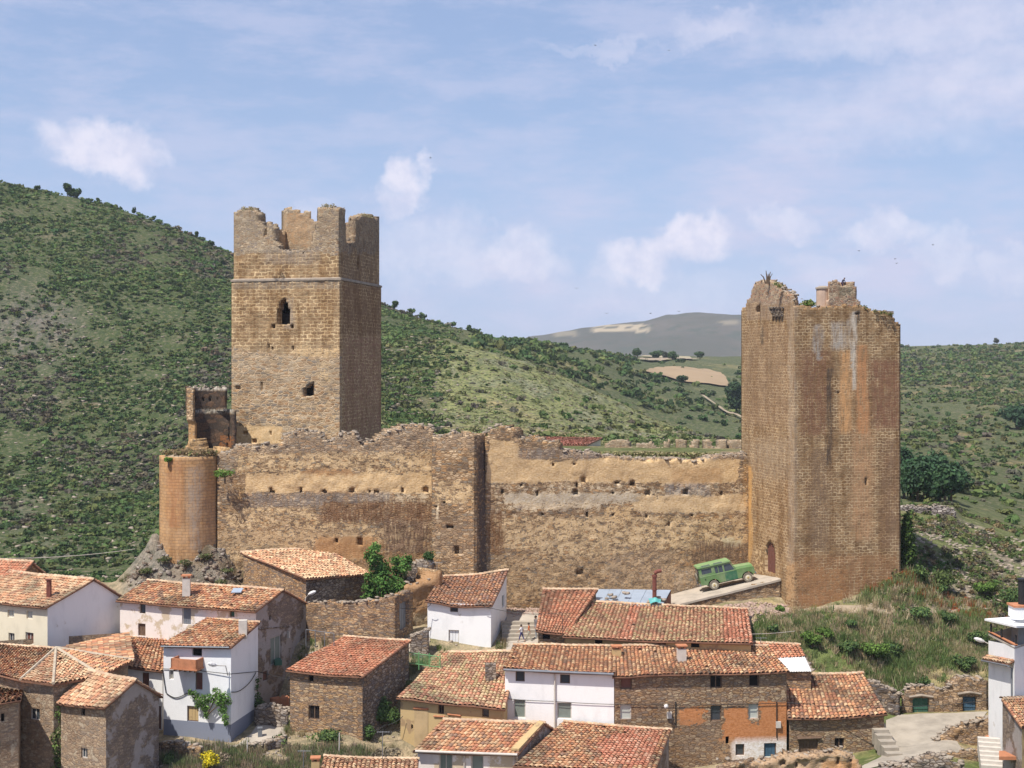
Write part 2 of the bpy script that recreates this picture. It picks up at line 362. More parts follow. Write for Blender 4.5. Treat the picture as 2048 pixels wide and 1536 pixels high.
# ------------------------------------------------------------------ terrain
ST = {
 60: [(-600, 1950), (2700, 1950)],
 72: [(0, 1680), (320, 1640), (1040, 1700), (1500, 1620), (2048, 1640)],
 78: [(0, 1640), (300, 1600), (330, 1565), (830, 1580), (1040, 1640), (1340, 1640), (1480, 1570), (1800, 1550), (2048, 1570)],
 82: [(0, 1600), (300, 1545), (330, 1512), (700, 1522), (830, 1560), (1040, 1600), (1340, 1600), (1480, 1550), (1700, 1540), (1760, 1524), (1900, 1515), (2048, 1545)],
 86: [(0, 1560), (250, 1500), (330, 1480), (465, 1486), (560, 1482), (700, 1478), (830, 1530), (1010, 1530), (1300, 1545), (1440, 1530), (1575, 1530), (1700, 1520), (1780, 1500), (1900, 1480), (2048, 1505)],
 90: [(0, 1400), (230, 1450), (330, 1450), (515, 1440), (570, 1440), (740, 1440), (830, 1410), (1010, 1420), (1500, 1420), (1650, 1430), (1780, 1458), (1900, 1450), (1960, 1455), (2048, 1460)],
 92.6: [(0, 1360), (240, 1380), (515, 1410), (600, 1400), (720, 1370), (830, 1345), (1000, 1330), (1060, 1310), (1500, 1345), (1620, 1370), (1720, 1395), (1790, 1428), (1975, 1422), (2048, 1430)],
 93.25: [(0, 1340), (240, 1350), (515, 1402), (600, 1380), (700, 1340), (830, 1330), (1000, 1316), (1060, 1301), (1500, 1325), (1620, 1345), (1720, 1378), (1790, 1425), (1975, 1420), (2048, 1420)],
 93.8: [(0, 1340), (240, 1350), (515, 1402), (600, 1380), (700, 1330), (830, 1325), (860, 1322), (1000, 1310), (1060, 1296), (1500, 1315), (1620, 1335), (1720, 1365), (1795, 1400), (1815, 1366), (1975, 1358), (2048, 1390)],
 96: [(0, 1275), (240, 1280), (560, 1300), (612, 1285), (830, 1272), (1000, 1285), (1075, 1277), (1500, 1280), (1620, 1280), (1720, 1300), (1820, 1325), (1975, 1330), (2048, 1355)],
 98.5: [(0, 1230), (240, 1240), (612, 1262), (830, 1252), (1000, 1258), (1075, 1252), (1350, 1240), (1500, 1228), (1600, 1232), (1700, 1236), (1800, 1250), (1900, 1290), (2048, 1310)],
 101: [(0, 1200), (230, 1200), (300, 1175), (480, 1190), (612, 1235), (850, 1225), (1010, 1228), (1075, 1228), (1350, 1226), (1500, 1205), (1600, 1212), (1700, 1196), (1800, 1172), (1900, 1232), (2048, 1260)],
 103: [(0, 1170), (230, 1170), (275, 1150), (300, 1125), (320, 1100), (430, 1102), (480, 1160), (612, 1220), (850, 1215), (975, 1216), (1100, 1218), (1350, 1206), (1500, 1182), (1560, 1180), (1600, 1200), (1800, 1128), (1900, 1205), (2048, 1225)],
 105.5: [(0, 1160), (230, 1165), (270, 1130), (305, 1080), (430, 1090), (975, 1212), (1350, 1202), (1500, 1170), (1560, 1170), (1600, 1190), (1800, 1118), (1900, 1165), (2048, 1190)],
 108.7: [(0, 1162), (230, 1170), (290, 1120), (345, 1040), (400, 960), (440, 925), (680, 930), (960, 960), (1030, 1212), (1350, 1200), (1500, 1166), (1540, 1166), (1600, 1190), (1800, 1110), (1900, 1145), (2048, 1175)],
 110.2: [(0, 1165), (230, 1175), (290, 1120), (345, 1040), (400, 935), (440, 910), (680, 905), (1000, 925), (1470, 920), (1500, 1000), (1540, 1100), (1800, 1108), (1900, 1135), (2048, 1165)],
 115: [(0, 1200), (230, 1185), (320, 1130), (380, 960), (440, 905), (680, 900), (1000, 905), (1490, 905), (1560, 1060), (1800, 1070), (1900, 1090), (2048, 1120)],
 124.2: [(0, 1230), (230, 1215), (320, 1170), (400, 1000), (500, 900), (1000, 893), (1490, 897), (1560, 1010), (1800, 1040), (1910, 1042), (2048, 1080)],
 125.8: [(0, 1232), (230, 1217), (320, 1172), (400, 1000), (500, 898), (1000, 892), (1490, 896), (1560, 1000), (1800, 1013), (1905, 1013), (1925, 1040), (2048, 1078)],
 150: [(0, 1230), (300, 1190), (420, 1000), (600, 880), (1000, 887), (1490, 897), (1800, 1000), (1910, 1003), (2048, 1040)],
 200: [(0, 1150), (240, 1150), (330, 1110), (460, 950), (600, 872), (760, 862), (1000, 872), (1300, 888), (1490, 892), (1800, 940), (2048, 960)],
 250: [(0, 960), (300, 960), (460, 865), (760, 830), (1000, 838), (1200, 868), (1490, 884), (1800, 885), (2048, 900)],
 310: [(0, 700), (200, 720), (460, 720), (760, 700), (900, 690), (1000, 706), (1150, 764), (1300, 838), (1400, 872), (1490, 887), (1800, 845), (2048, 850)],
 335: [(0, 560), (200, 590), (460, 640), (760, 670), (900, 682), (1000, 716), (1150, 790), (1300, 862), (1400, 884), (1490, 880), (1800, 830), (2048, 830)],
 400: [(0, 360), (100, 386), (200, 406), (300, 438), (400, 481), (470, 512), (600, 560), (760, 604), (850, 641), (960, 667), (1060, 694), (1150, 735), (1300, 795), (1490, 830), (1800, 800), (2048, 790)],
 450: [(0, 400), (470, 550), (760, 640), (960, 688), (1060, 684), (1200, 716), (1300, 756), (1450, 790), (1490, 798), (1800, 770), (2048, 760)],
 600: [(0, 600), (760, 700), (960, 712), (1060, 692), (1200, 706), (1330, 722), (1480, 733), (1800, 722), (2048, 712)],
 750: [(0, 700), (960, 724), (1200, 716), (1330, 711), (1480, 713), (1800, 693), (2048, 686)],
 950: [(0, 780), (2048, 775)],
}
SD = np.array(sorted(ST)); 
def station_z(px):
    px = np.asarray(px, float)
    return np.stack([gz(np.interp(px, [q[0] for q in ST[d]], [q[1] for q in ST[d]]), d) for d in SD], -1)
def tz(px, D):
    """ground height where the line of sight of column px reaches distance D"""
    px, D = np.broadcast_arrays(np.asarray(px, float), np.asarray(D, float)); sh = px.shape; px = px.ravel(); D = D.ravel()
    Z = station_z(px); i = np.clip(np.searchsorted(SD, D) - 1, 0, len(SD) - 2); t = np.clip((D - SD[i]) / (SD[i + 1] - SD[i]), 0, 1)
    r = np.arange(len(px)); z = Z[r, i] * (1 - t) + Z[r, i + 1] * t
    X = gx(px, D); far = sst(D, 140, 260); P = P3(X, D, 0)
    rock = rockmask(px, D)
    z = z + far * (1.6 * fbm(P, .045, 4, 3) + .5 * fbm(P, .25, 3, 5)) * (1 - .7 * sst(D, 560, 700)) + (1 - far) * .12 * fbm(P, .6, 3, 9) + rock * (2.2 * (0.30 - np.abs(fbm(P3(X * 1.2, D * .8, 0), .5, 5, 21, .6))) + .5 * fbm(P3(X, D, 0), 2.2, 3, 23))
    return z.reshape(sh)
def rockmask(px, D): return sst(px, 215, 290) * (1 - sst(px, 480, 520)) * sst(D, 96, 98.5) * (1 - sst(D, 106, 112))
def tpt(px, D): return np.array([gx(px, D), D, float(tz(px, D))])
def ter_col(px, py, D, P):
    n1 = fbm(P, .05, 4, 31); n2 = fbm(P, .2, 4, 32); n3 = fbm(P, .9, 3, 33); n4 = fbm(P, .02, 3, 37)
    A = lambda *c: np.array(c, float)
    def mixc(a, b, t): return a * (1 - t[:, None]) + b * t[:, None]
    ones = np.ones((len(px), 1))
    # near village slopes
    near = mixc(ones * A(.36, .29, .20), A(.20, .19, .10) * ones, sst(n2 + .7 * n3, .0, .5))
    sl_ = sst(px, 1490, 1540)      # slope right of the row
    slope = mixc(ones * A(.33, .27, .15), A(.13, .16, .06) * ones, sst(n2 + .6 * n3 + .25, -.1, .3))
    slope = mixc(slope, A(.42, .34, .24) * ones, sst(n3 - n2, .35, .6) * .8)
    c = mixc(near, slope, sl_)
    trk = np.exp(-((py - (1216 + 8 * np.sin(px / 90.))) / 7.) ** 2) * sst(px, 1480, 1600) * (D < 108) * (1 - sst(px, 1960, 2048))
    c = mixc(c, A(.34, .27, .18) * ones, np.clip(trk * (1 + n3), 0, 1))
    # ground inside and behind the castle
    ins = mixc(ones * A(.13, .145, .065), A(.24, .205, .12) * ones, sst(n2 + n3 * .4, .05, .4))
    c = mixc(c, ins, sst(D, 106, 109))
    # right rocky hill beside the tower
    rk = sst(px, 1780, 1830) * sst(D, 99, 104) * (1 - sst(D, 127, 135))
    rr = mixc(ones * A(.26, .215, .175), A(.14, .155, .07) * ones, sst(n2 + .5 * n3 + .15, -.15, .2)); c = mixc(c, rr, rk)
    # left big hill: soil and herbs between the shrubs
    lh = sst(D, 135, 170) * (1 - sst(px, 760, 1000) * (1 - sst(py, 900, 1000)))
    l = mixc(ones * A(.215, .18, .125), A(.10, .125, .055) * ones, sst(n2 * .8 + .7 * n1 + .45, -.15, .25))
    l = mixc(l, A(.23, .205, .195) * ones, np.clip(np.exp(-(((px - 70) / 75.) ** 2 + ((py - 650) / 65.) ** 2)) * 1.5 + np.exp(-(((px - 30) / 60.) ** 2 + ((py - 1010) / 50.) ** 2)) * .5 + np.exp(-(((px - 110) / 60.) ** 2 + ((py - 1105) / 20.) ** 2)) * .9, 0, .9) * sst(n3, -.4, .1))
    c = mixc(c, l, lh)
    # grassy hill between the towers
    gh = sst(D, 150, 190) * (1 - sst(D, 322, 330)) * sst(px + 60 * n1, 800, 900) * (1 - sst(px, 1500, 1560))
    g = mixc(ones * A(.215, .225, .10), A(.30, .25, .135) * ones, sst(n1 * .9 + n2 * .4, .08, .42)); g = mixc(g, A(.22, .22, .17) * ones, sst(n2 - n1, .25, .6) * .6)
    c = mixc(c, g, gh)
    v = sst(D, 322, 330) * sst(px, 900, 960)
    vc = mixc(ones * A(.13, .15, .075), A(.28, .25, .13) * ones, sst(n2 * .6 + n1, .2, .5)); c = mixc(c, vc, v * (1 - sst(px, 1500, 1600)))
    rh = sst(px, 1500, 1600) * sst(D, 128, 150)
    r_ = mixc(ones * A(.14, .155, .08), A(.34, .26, .15) * ones, sst(n2 * .8 + n1 * .7, .18, .45))
    r_ = mixc(r_, A(.46, .33, .2) * ones, np.clip(np.exp(-((py - 717 + (px - 1900) * .01) / 3.5) ** 2) * sst(px, 1850, 1980) + .9 * np.exp(-(((px - 1975) / 22.) ** 2 + ((py - 805) / 10.) ** 2)), 0, 1) * sst(n3, -.3, .1)); c = mixc(c, r_, rh)
    rkm = rockmask(px, D); rc = mixc(ones * A(.25, .22, .19), A(.17, .125, .085) * ones, sst(n3 + n2 * .5 + (px - 380) / 200., -.2, .5)); rc = mixc(rc, A(.12, .13, .05) * ones, sst(fbm(P, 1.1, 3, 77), .3, .5)); c = mixc(c, rc, np.clip(rkm * 1.3, 0, 1))
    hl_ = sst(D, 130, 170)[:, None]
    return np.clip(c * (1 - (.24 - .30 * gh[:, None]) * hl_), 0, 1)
pxs = np.concatenate([np.arange(-620, -20, 30), np.arange(-20, 2068, 9), np.arange(2068, 2700, 30)]).astype(float)
Ds = np.concatenate([np.arange(60, 92, .5), np.arange(92, 110, .3), np.arange(110, 132, .6), 132 * 1.0088 ** np.arange(0, 226)])
GP, GD = np.meshgrid(pxs, Ds); TZ = tz(GP, GD); TV = np.stack([gx(GP, GD), GD, TZ], -1).reshape(-1, 3)
nc = len(pxs); ii, jj = np.meshgrid(np.arange(len(Ds) - 1), np.arange(nc - 1), indexing='ij'); a = (ii * nc + jj).ravel()
TF = np.stack([a, a + 1, a + nc + 1, a + nc], 1)
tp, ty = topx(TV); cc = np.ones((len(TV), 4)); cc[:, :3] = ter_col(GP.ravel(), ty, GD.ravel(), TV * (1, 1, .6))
m, Nn = newmat('terrain'); p = posn(Nn); c = attr(Nn, 'vc').outputs['Color']
c = Nn.mix(Nn.step(Nn.noise(p, 1.2, 7, .7), .35, .65), hsl((.62, .66, .6), 1), (1.25, 1.2, 1.1)); 
c = Nn.mix(1.0, attr(Nn, 'vc').outputs['Color'], c, 'MULTIPLY')
c = Nn.mix(Nn.math('MULTIPLY', Nn.step(Nn.noise(p, 4.5, 5, .7), .45, .75), .45), c, (.5, .48, .42), 'MULTIPLY')
far_ = Nn.step(Nn.n('SeparateXYZ', Vector=p).outputs[1], 120, 170)
c = Nn.mix(Nn.math('MULTIPLY', far_, Nn.math('MULTIPLY', Nn.step(Nn.noise(p, .75, 8, .75), .485, .53), .6)), c, (.045, .065, .03))
c = Nn.mix(Nn.math('MULTIPLY', far_, Nn.math('MULTIPLY', Nn.step(Nn.noise(Nn.scale(p, (1, 1.7, 1)), .9, 7, .7), .54, .58), .6)), c, (.21, .175, .12))
finish(Nn, c, .97, Nn.math('ADD', Nn.noise(p, 1.6, 7, .7), Nn.noise(p, 8, 4)), .8, .25, .05); M['terrain'] = m
tag(mk('ground', TV, TF, M['terrain'], vat={'vc': cc}, smooth=True, org=(0, 100, 0)), kind='structure')
# far plain and mountain
b = MB(); b.quad((-9000, -400, -45), (9000, -400, -45), (9000, 16000, -45), (-9000, 16000, -45)); b.build('plain', M['terrain'], org=(0, 0, -45))
bpy.data.objects['plain']['kind'] = 'structure'
m, Nn = newmat('mountain_slopes'); p = posn(Nn)
q = Nn.scale(p, (.004, .0012, .02)); n1 = Nn.noise(q, 1.0, 8, .6)
c = Nn.mix(Nn.step(n1, .38, .62), (.07, .067, .048), (.10, .085, .065)); c = Nn.mix(Nn.step(Nn.noise(p, .02, 6, .7), .5, .62), c, (.06, .065, .045)); 
c = Nn.mix(attr(Nn, 'field').outputs['Fac'], c, (.36, .29, .19))
finish(Nn, c, .95, Nn.noise(p, .015, 6), .5, 8, .05); M['mountain'] = m
def ridge(name, D0, D1, pts, seed, amp):
    px = np.arange(-300, 2500, 7.0); DD = np.linspace(D0, D1, 70); G, D = np.meshgrid(px, DD)
    top = gz(np.interp(px, [q[0] for q in pts], [q[1] for q in pts]), D1 - (D1 - D0) * .25)[None, :] * np.ones_like(D)
    t = (D - D0) / (D1 - D0); prof = np.where(t < .75, sst(t, -.1, .75) ** 1.2, 1 - sst(t, .75, 1.3)); X = gx(G, D)
    z = -45 + (top + 45) * prof + amp * fbm(P3(X, D, 0), .004, 5, seed) * np.clip(t * 4, 0, 1) * np.where(t < .7, 1, .12)
    V = np.stack([X, D, z], -1).reshape(-1, 3); n = len(px); i, j = np.meshgrid(np.arange(69), np.arange(n - 1), indexing='ij'); a = (i * n + j).ravel()
    PX, PY = topx(V)
    fl = np.zeros(len(V)); nn = 3 * fbm(V, .01, 3, 5)
    for (x0, x1, y0, y1) in ((1172, 1300, 649, 654), (1178, 1305, 656, 664), (1430, 1484, 640, 647), (1100, 1160, 662, 672)):
        fl = np.maximum(fl, sst(PX, x0, x0 + 14) * (1 - sst(PX, x1 - 14, x1)) * (PY > y0 + nn * .4) * (PY < y1 + nn * .4) * (.4 if x0 in (1430, 1100) else .9))
    o = mk(name, V, np.stack([a, a + 1, a + n + 1, a + n], 1), M['mountain'], smooth=True, vat={'field': fl}, org=(0, D0, -45)); o['kind'] = 'structure'
ridge('mountain', 1500, 2900, [(-300, 760), (900, 735), (1000, 700), (1060, 677), (1120, 664), (1200, 654), (1290, 646), (1335, 634), (1370, 631), (1420, 630), (1480, 634), (1560, 645), (1700, 680), (1850, 730), (2500, 740)], 4, 22)

def drape(name, pts, lift, mat, kind='structure', step=.5, n=None):
    """a sheet laid on the ground; pts = list of ((px,D) left edge, (px,D) right edge)"""
    L = [np.array([gx(*a), a[1]]) for a, b_ in pts]; R = [np.array([gx(*b_), b_[1]]) for a, b_ in pts]; rows = []
    for k in range(len(pts) - 1):
        m_ = max(2, int(np.linalg.norm(L[k + 1] - L[k]) / step)); 
        for t in np.linspace(0, 1, m_, endpoint=(k == len(pts) - 2)): rows.append((L[k] * (1 - t) + L[k + 1] * t, R[k] * (1 - t) + R[k + 1] * t))
    w = max(3, int(max(np.linalg.norm(b_ - a) for a, b_ in rows) / step)) if n is None else n; V = []
    for a, b_ in rows:
        for t in np.linspace(0, 1, w): q = a * (1 - t) + b_ * t; V.append((q[0], q[1], 0))
    V = np.array(V); V[:, 2] = tz(V[:, 0] / V[:, 1] * F + CX, V[:, 1]) + lift
    i, j = np.meshgrid(np.arange(len(rows) - 1), np.arange(w - 1), indexing='ij'); a = (i * w + j).ravel()
    o = mk(name, V, np.stack([a, a + 1, a + w + 1, a + w], 1), mat, smooth=True); o['kind'] = kind; return o
M['field'] = mat_flat('ploughed_field', (.31, .22, .13), .97, .25, .05)
M['stubble'] = mat_flat('stubble_field', (.33, .28, .18), .97, .25, .05)
drape('field', [((1285, 470), (1462, 480)), ((1300, 500), (1452, 520)), ((1330, 530), (1440, 545)), ((1360, 548), (1420, 560))], .7, M['field'], step=4)
drape('field', [((1280, 640), (1385, 640)), ((1300, 700), (1380, 700))], .8, M['stubble'], step=5)
drape('path', [((1396, 425), (1404, 425)), ((1428, 408), (1437, 406)), ((1455, 392), (1470, 390)), ((1500, 375), (1515, 370))], 1.0, M['dirt'], step=2, n=5)
drape('path', [((1262, 560), (1264, 575)), ((1330, 600), (1332, 618)), ((1390, 640), (1400, 660))], 1.0, M['dirt'], step=3, n=5)

# ------------------------------------------------------------------ foliage
LQ = np.array([[-1, -.6, 0], [1, -.6, .15], [1, .6, 0], [-1, .6, -.15]]) * .5
def leafcloud(rng, blobs, n, size, cols, shell=.55, cvar=.25):
    """blobs: (x,y,z,rx,ry,rz); returns quads with a colour each"""
    B = np.array(blobs, float); w = (B[:, 3] * B[:, 4] + B[:, 3] * B[:, 5]); k = rng.choice(len(B), n, p=w / w.sum())
    d = rng.normal(size=(n, 3)); d /= np.linalg.norm(d, axis=1)[:, None]; r = rng.uniform(shell, 1.05, n) ** .7
    c = B[k, :3] + d * B[k, 3:6] * r[:, None]
    u = rng.normal(size=(n, 3)) * .9 + 0; nrm = d * 1.1 + u * .8 + (0, 0, .4); nrm /= np.linalg.norm(nrm, axis=1)[:, None]
    t = np.cross(nrm, rng.normal(size=(n, 3))); t /= np.linalg.norm(t, axis=1)[:, None]; b_ = np.cross(nrm, t)
    s = size * rng.uniform(.6, 1.4, n)[:, None, None]
    V = c[:, None, :] + s * (LQ[None, :, 0:1] * t[:, None, :] + LQ[None, :, 1:2] * b_[:, None, :] + LQ[None, :, 2:3] * nrm[:, None, :])
    cl = np.array(cols, float)[rng.integers(0, len(cols), n)]; kb = rng.uniform(1 - cvar, 1 + cvar, len(B))[k]
    cl = cl * (kb * rng.uniform(.8, 1.2, n))[:, None]
    return V.reshape(-1, 3), np.arange(4 * n).reshape(-1, 4), np.clip(cl, 0, 1)
TPL = []
_r = np.random.default_rng(5)
for k in range(8):
    bl = [(_r.uniform(-.5, .5), _r.uniform(-.5, .5), _r.uniform(.2, .55), _r.uniform(.35, .6), _r.uniform(.35, .6), _r.uniform(.3, .5)) for _ in range(4)]
    TPL.append([leafcloud(_r, bl, nq, sz, [(1, 1, 1)], .5, .2) for nq, sz in ((26, .55), (60, .36), (160, .22))])
BLD = []
for k in range(8):
    nb_ = 34; bx_ = _r.normal(0, .42, (nb_, 2)); hh_ = _r.uniform(.5, 1.25, nb_); an_ = _r.uniform(0, 3.14, nb_); ln_ = _r.normal(0, .28, (nb_, 2)); V_ = []
    for q in range(nb_):
        w_ = .055 * _r.uniform(.7, 1.6); dx_, dy_ = math.cos(an_[q]) * w_, math.sin(an_[q]) * w_; x_, y_ = bx_[q]; lx, ly = ln_[q]
        V_ += [(x_ - dx_, y_ - dy_, -.15), (x_ + dx_, y_ + dy_, -.15), (x_ + lx + dx_ * .3, y_ + ly + dy_ * .3, hh_[q]), (x_ + lx - dx_ * .3, y_ + ly - dy_ * .3, hh_[q])]
    BLD.append((np.array(V_), np.arange(4 * nb_).reshape(-1, 4), np.ones((nb_, 3)) * _r.uniform(.8, 1.2, (nb_, 1))))
def scatter(name, px, D, R, cols, lod, seed, label=None, hs=1.0, sink=.1):
    """many shrubs merged into one mass; px,D,R arrays, cols (n,3)"""
    rng = np.random.default_rng(seed); n = len(px); z = tz(px, D); Vs, Fs, Cs = [], [], []; off = 0
    base = np.stack([gx(px, D), D, z - sink * R], -1); kk = rng.integers(0, 8, n); an = rng.uniform(0, 6.28, n); hz = rng.uniform(.7, 1.25, n) * hs
    for t in range(8):
        s = np.where(kk == t)[0]
        if not len(s): continue
        V, Fq, C = BLD[t] if lod == 'b' else TPL[t][lod]; ca, sa = np.cos(an[s])[:, None], np.sin(an[s])[:, None]
        X = (V[None, :, 0] * ca - V[None, :, 1] * sa) * R[s][:, None]; Y = (V[None, :, 0] * sa + V[None, :, 1] * ca) * R[s][:, None]; Z = V[None, :, 2] * (R[s] * hz[s])[:, None]
        Q = np.stack([X, Y, Z], -1) + base[s][:, None, :]; Vs.append(Q.reshape(-1, 3))
        Fs.append((Fq[None] + (np.arange(len(s)) * len(V))[:, None, None]).reshape(-1, 4) + off); off += len(s) * len(V)
        Cs.append(np.clip(C[None] * cols[s][:, None, :], 0, 1).reshape(-1, 3))
    o = mk(name, np.concatenate(Vs), np.concatenate(Fs), M['leaf'], fcol=np.concatenate(Cs), org=(gx(float(px.mean()), float(D.mean())), float(D.mean()), float(z.mean())))
    return tag(o, label, None, None, 'stuff')
def pickc(rng, n, cols, p, var=.2):
    c = np.array(cols, float)[rng.choice(len(cols), n, p=p)]; return c * rng.uniform(1 - var, 1 + var, (n, 1)) * rng.uniform(.93, 1.07, (n, 3))
GRN, DKG, OLV, GRY, BRN = (.115, .17, .06), (.075, .12, .05), (.155, .18, .07), (.145, .135, .10), (.17, .145, .095)
rng = np.random.default_rng(11)
def area_sample(n, px0, px1, D0, D1, dens):
    px = rng.uniform(px0, px1, n); D = np.sqrt(rng.uniform(D0 ** 2, D1 ** 2, n)); P = P3(gx(px, D), D, 0); k = rng.uniform(0, 1, n) < dens(px, D, P); return px[k], D[k]
# left hill
def dl(px, D, P):
    py = HY + (CZ - tz(px, D)) / D * F; edge = 1 - sst(px + 70 * fbm(P, .04, 3, 8) + (py - 850) * .25, 760, 900)
    bare = np.clip(np.exp(-(((px - 70) / 80.) ** 2 + ((py - 650) / 55.) ** 2)), 0, 1)
    return edge * (1 - .85 * bare) * sst(fbm(P, .12, 3, 41), -.55, .05)
px, D = area_sample(30000, -80, 1000, 140, 404, dl); n = len(px)
P = P3(gx(px, D), D, 0); gry = sst(fbm(P, .035, 3, 51) + .25 * fbm(P, .15, 2, 52) + .12 * sst(px, 100, 400), .06, .34); up = sst(D, 280, 380)
c = pickc(rng, n, [GRN, DKG, OLV], [.5, .25, .25], .12); c2 = pickc(rng, n, [GRY, BRN, DKG], [.5, .25, .25]); k = rng.uniform(0, 1, n) < gry * .8; c[k] = c2[k]
c[:, :] = c * (1 + .2 * up[:, None]) 
scatter('scrub', px, D, rng.uniform(.4, .95, n) * (.85 + .9 * rng.uniform(0, 1, n) ** 4), c, 0, 1, 'low green and grey scrub covering the left hillside', hs=.85)
px, D = area_sample(5000, -480, -80, 150, 404, lambda px, D, P: .8 * sst(fbm(P, .12, 3, 41), -.55, .05)); n = len(px)
scatter('scrub', px, D, rng.uniform(.5, 1.2, n), pickc(rng, n, [GRN, DKG, OLV, GRY], [.4, .25, .2, .15]), 0, 21, 'scrub on the far left flank of the big hill')
px, D = area_sample(2500, 2140, 2420, 120, 700, lambda px, D, P: .7 * sst(fbm(P, .035, 3, 81), -.25, .3)); n = len(px)
scatter('scrub', px, D, rng.uniform(.6, 1.5, n), pickc(rng, n, [GRN, DKG, OLV, GRY], [.4, .25, .2, .15]), 0, 22, 'scrub on the far right of the hillside')
# grassy hill with scattered bushes
px, D = area_sample(4200, 760, 1520, 165, 318, lambda px, D, P: .12 * sst(fbm(P, .05, 3, 61), -.1, .4) + .05 + .5 * (1 - sst(px + 90 * fbm(P, .06, 3, 8), 800, 900))); n = len(px)
scatter('scrub', px, D, rng.uniform(.5, 1.3, n), pickc(rng, n, [GRN, OLV, GRY, (.20, .21, .09)], [.3, .25, .2, .25]), 0, 2, 'scattered bushes on the grassy hill between the towers')
px, D = area_sample(7000, 760, 1520, 150, 322, lambda px, D, P: .9 + 0 * px); n = len(px)
scatter('grass', px, D, rng.uniform(.25, .55, n), pickc(rng, n, [(.25, .26, .12), (.21, .23, .10), (.32, .28, .16), (.24, .235, .16)], [.35, .35, .2, .1]), 0, 3, 'rough grass on the hill between the towers', hs=.6)
# valley beyond
px, D = area_sample(2600, 940, 1560, 325, 600, lambda px, D, P: (.25 + .75 * sst(fbm(P, .02, 3, 71), -.15, .25)) * (1 - .95 * ((px > 1270) & (px < 1475) & (D > 462) & (D < 600))) * (1 - .95 * (np.abs(px - (1400 + (D - 425) * -1.9)) < 14) * (D < 430))); n = len(px)
scatter('scrub', px, D, rng.uniform(.9, 2.4, n), pickc(rng, n, [DKG, GRN, OLV], [.45, .3, .25]), 0, 4, 'dark bushes filling the valley behind the castle')
# right hill
px, D = area_sample(12000, 1490, 2140, 135, 745, lambda px, D, P: (.2 + .8 * sst(fbm(P, .035, 3, 81), -.25, .3)) * (1 - .6 * sst(D, 560, 640))); n = len(px)
scatter('scrub', px, D, rng.uniform(.5, 1.2, n) * (1 + .6 * sst(D, 350, 600)), pickc(rng, n, [DKG, GRN, OLV, GRY, (.20, .20, .09)], [.2, .32, .26, .1, .12], .12), 0, 5, 'mixed scrub on the hillside behind the right tower')
px, D = area_sample(5000, 1785, 2100, 99, 134, lambda px, D, P: sst(fbm(P, .25, 3, 91), -.4, .3) * .6 * (1 - (D > 125.6) * (px < 1910) * .8)); n = len(px)
scatter('scrub', px, D, rng.uniform(.18, .55, n), pickc(rng, n, [GRN, OLV, GRY, BRN, (.28, .22, .12)], [.25, .25, .2, .15, .15]), 1, 6, 'low herbs between the grey rocks right of the tower')
# near slope under the right tower
def ds(px, D, P):
    py = HY + (CZ - tz(px, D)) / D * F; tr = np.exp(-((py - (1216 + 8 * np.sin(px / 90.))) / 9.) ** 2); return (.08 + .92 * sst(fbm(P, .35, 4, 95), -.25, .15)) * (1 - .97 * tr)
px, D = area_sample(9000, 1500, 2080, 93.8, 103.5, ds); k = ~((px < 1585) & (D > 98.5)) & ~((px < 1806) & (D > 99.7 + (px - 1586) / 215 * 2.2)); px, D = px[k], D[k]; n = len(px); P = P3(gx(px, D), D, 0)
g = sst(fbm(P, .28, 3, 97), -.1, .25); c = pickc(rng, n, [(.50, .41, .26), (.44, .35, .21), (.36, .30, .17), (.30, .29, .14)], [.35, .25, .2, .2]); c2 = pickc(rng, n, [(.17, .24, .085), (.13, .19, .065), (.22, .26, .10)], [.4, .3, .3]); k = rng.uniform(0, 1, n) < np.clip(g + .42, 0, .95); c[k] = c2[k]
k = (rng.uniform(0, 1, n) < .2) & (D > 101) ; c[k] = (.36, .12, .05)
scatter('grass', px, D, rng.uniform(.16, .46, n), c, 'b', 7, 'dry and green tufts of grass on the bank under the right tower', hs=1.0)
# garden at the bottom left and bits around the houses
px, D = area_sample(4200, 315, 840, 76, 84.5, lambda px, D, P: .75 * sst(fbm(P, .4, 3, 98), -.35, .1)); n = len(px)
scatter('grass', px, D, rng.uniform(.18, .45, n), pickc(rng, n, [(.30, .24, .15), (.17, .20, .09), (.26, .22, .14), (.14, .18, .07), (.34, .26, .2)], [.3, .25, .15, .2, .1]), 'b', 8, 'rough weeds in the garden below the three-storey house', hs=1.2)
px, D = area_sample(2000, 560, 1010, 86.5, 96, lambda px, D, P: .5 * sst(fbm(P, .4, 3, 99), -.1, .3)); n = len(px)
scatter('grass', px, D, rng.uniform(.15, .4, n), pickc(rng, n, [(.26, .22, .12), (.12, .16, .05)], [.5, .5]), 'b', 9, 'weeds between the middle houses', hs=1.2)
px, D = area_sample(700, 240, 480, 98.5, 103.5, lambda px, D, P: .6 * sst(fbm(P, .5, 3, 100), 0, .3)); n = len(px)
scatter('grass', px, D, rng.uniform(.12, .35, n), pickc(rng, n, [(.20, .18, .09), (.12, .15, .05)], [.5, .5]), 'b', 10, 'tufts on the grey rock below the round bastion', hs=1.0)

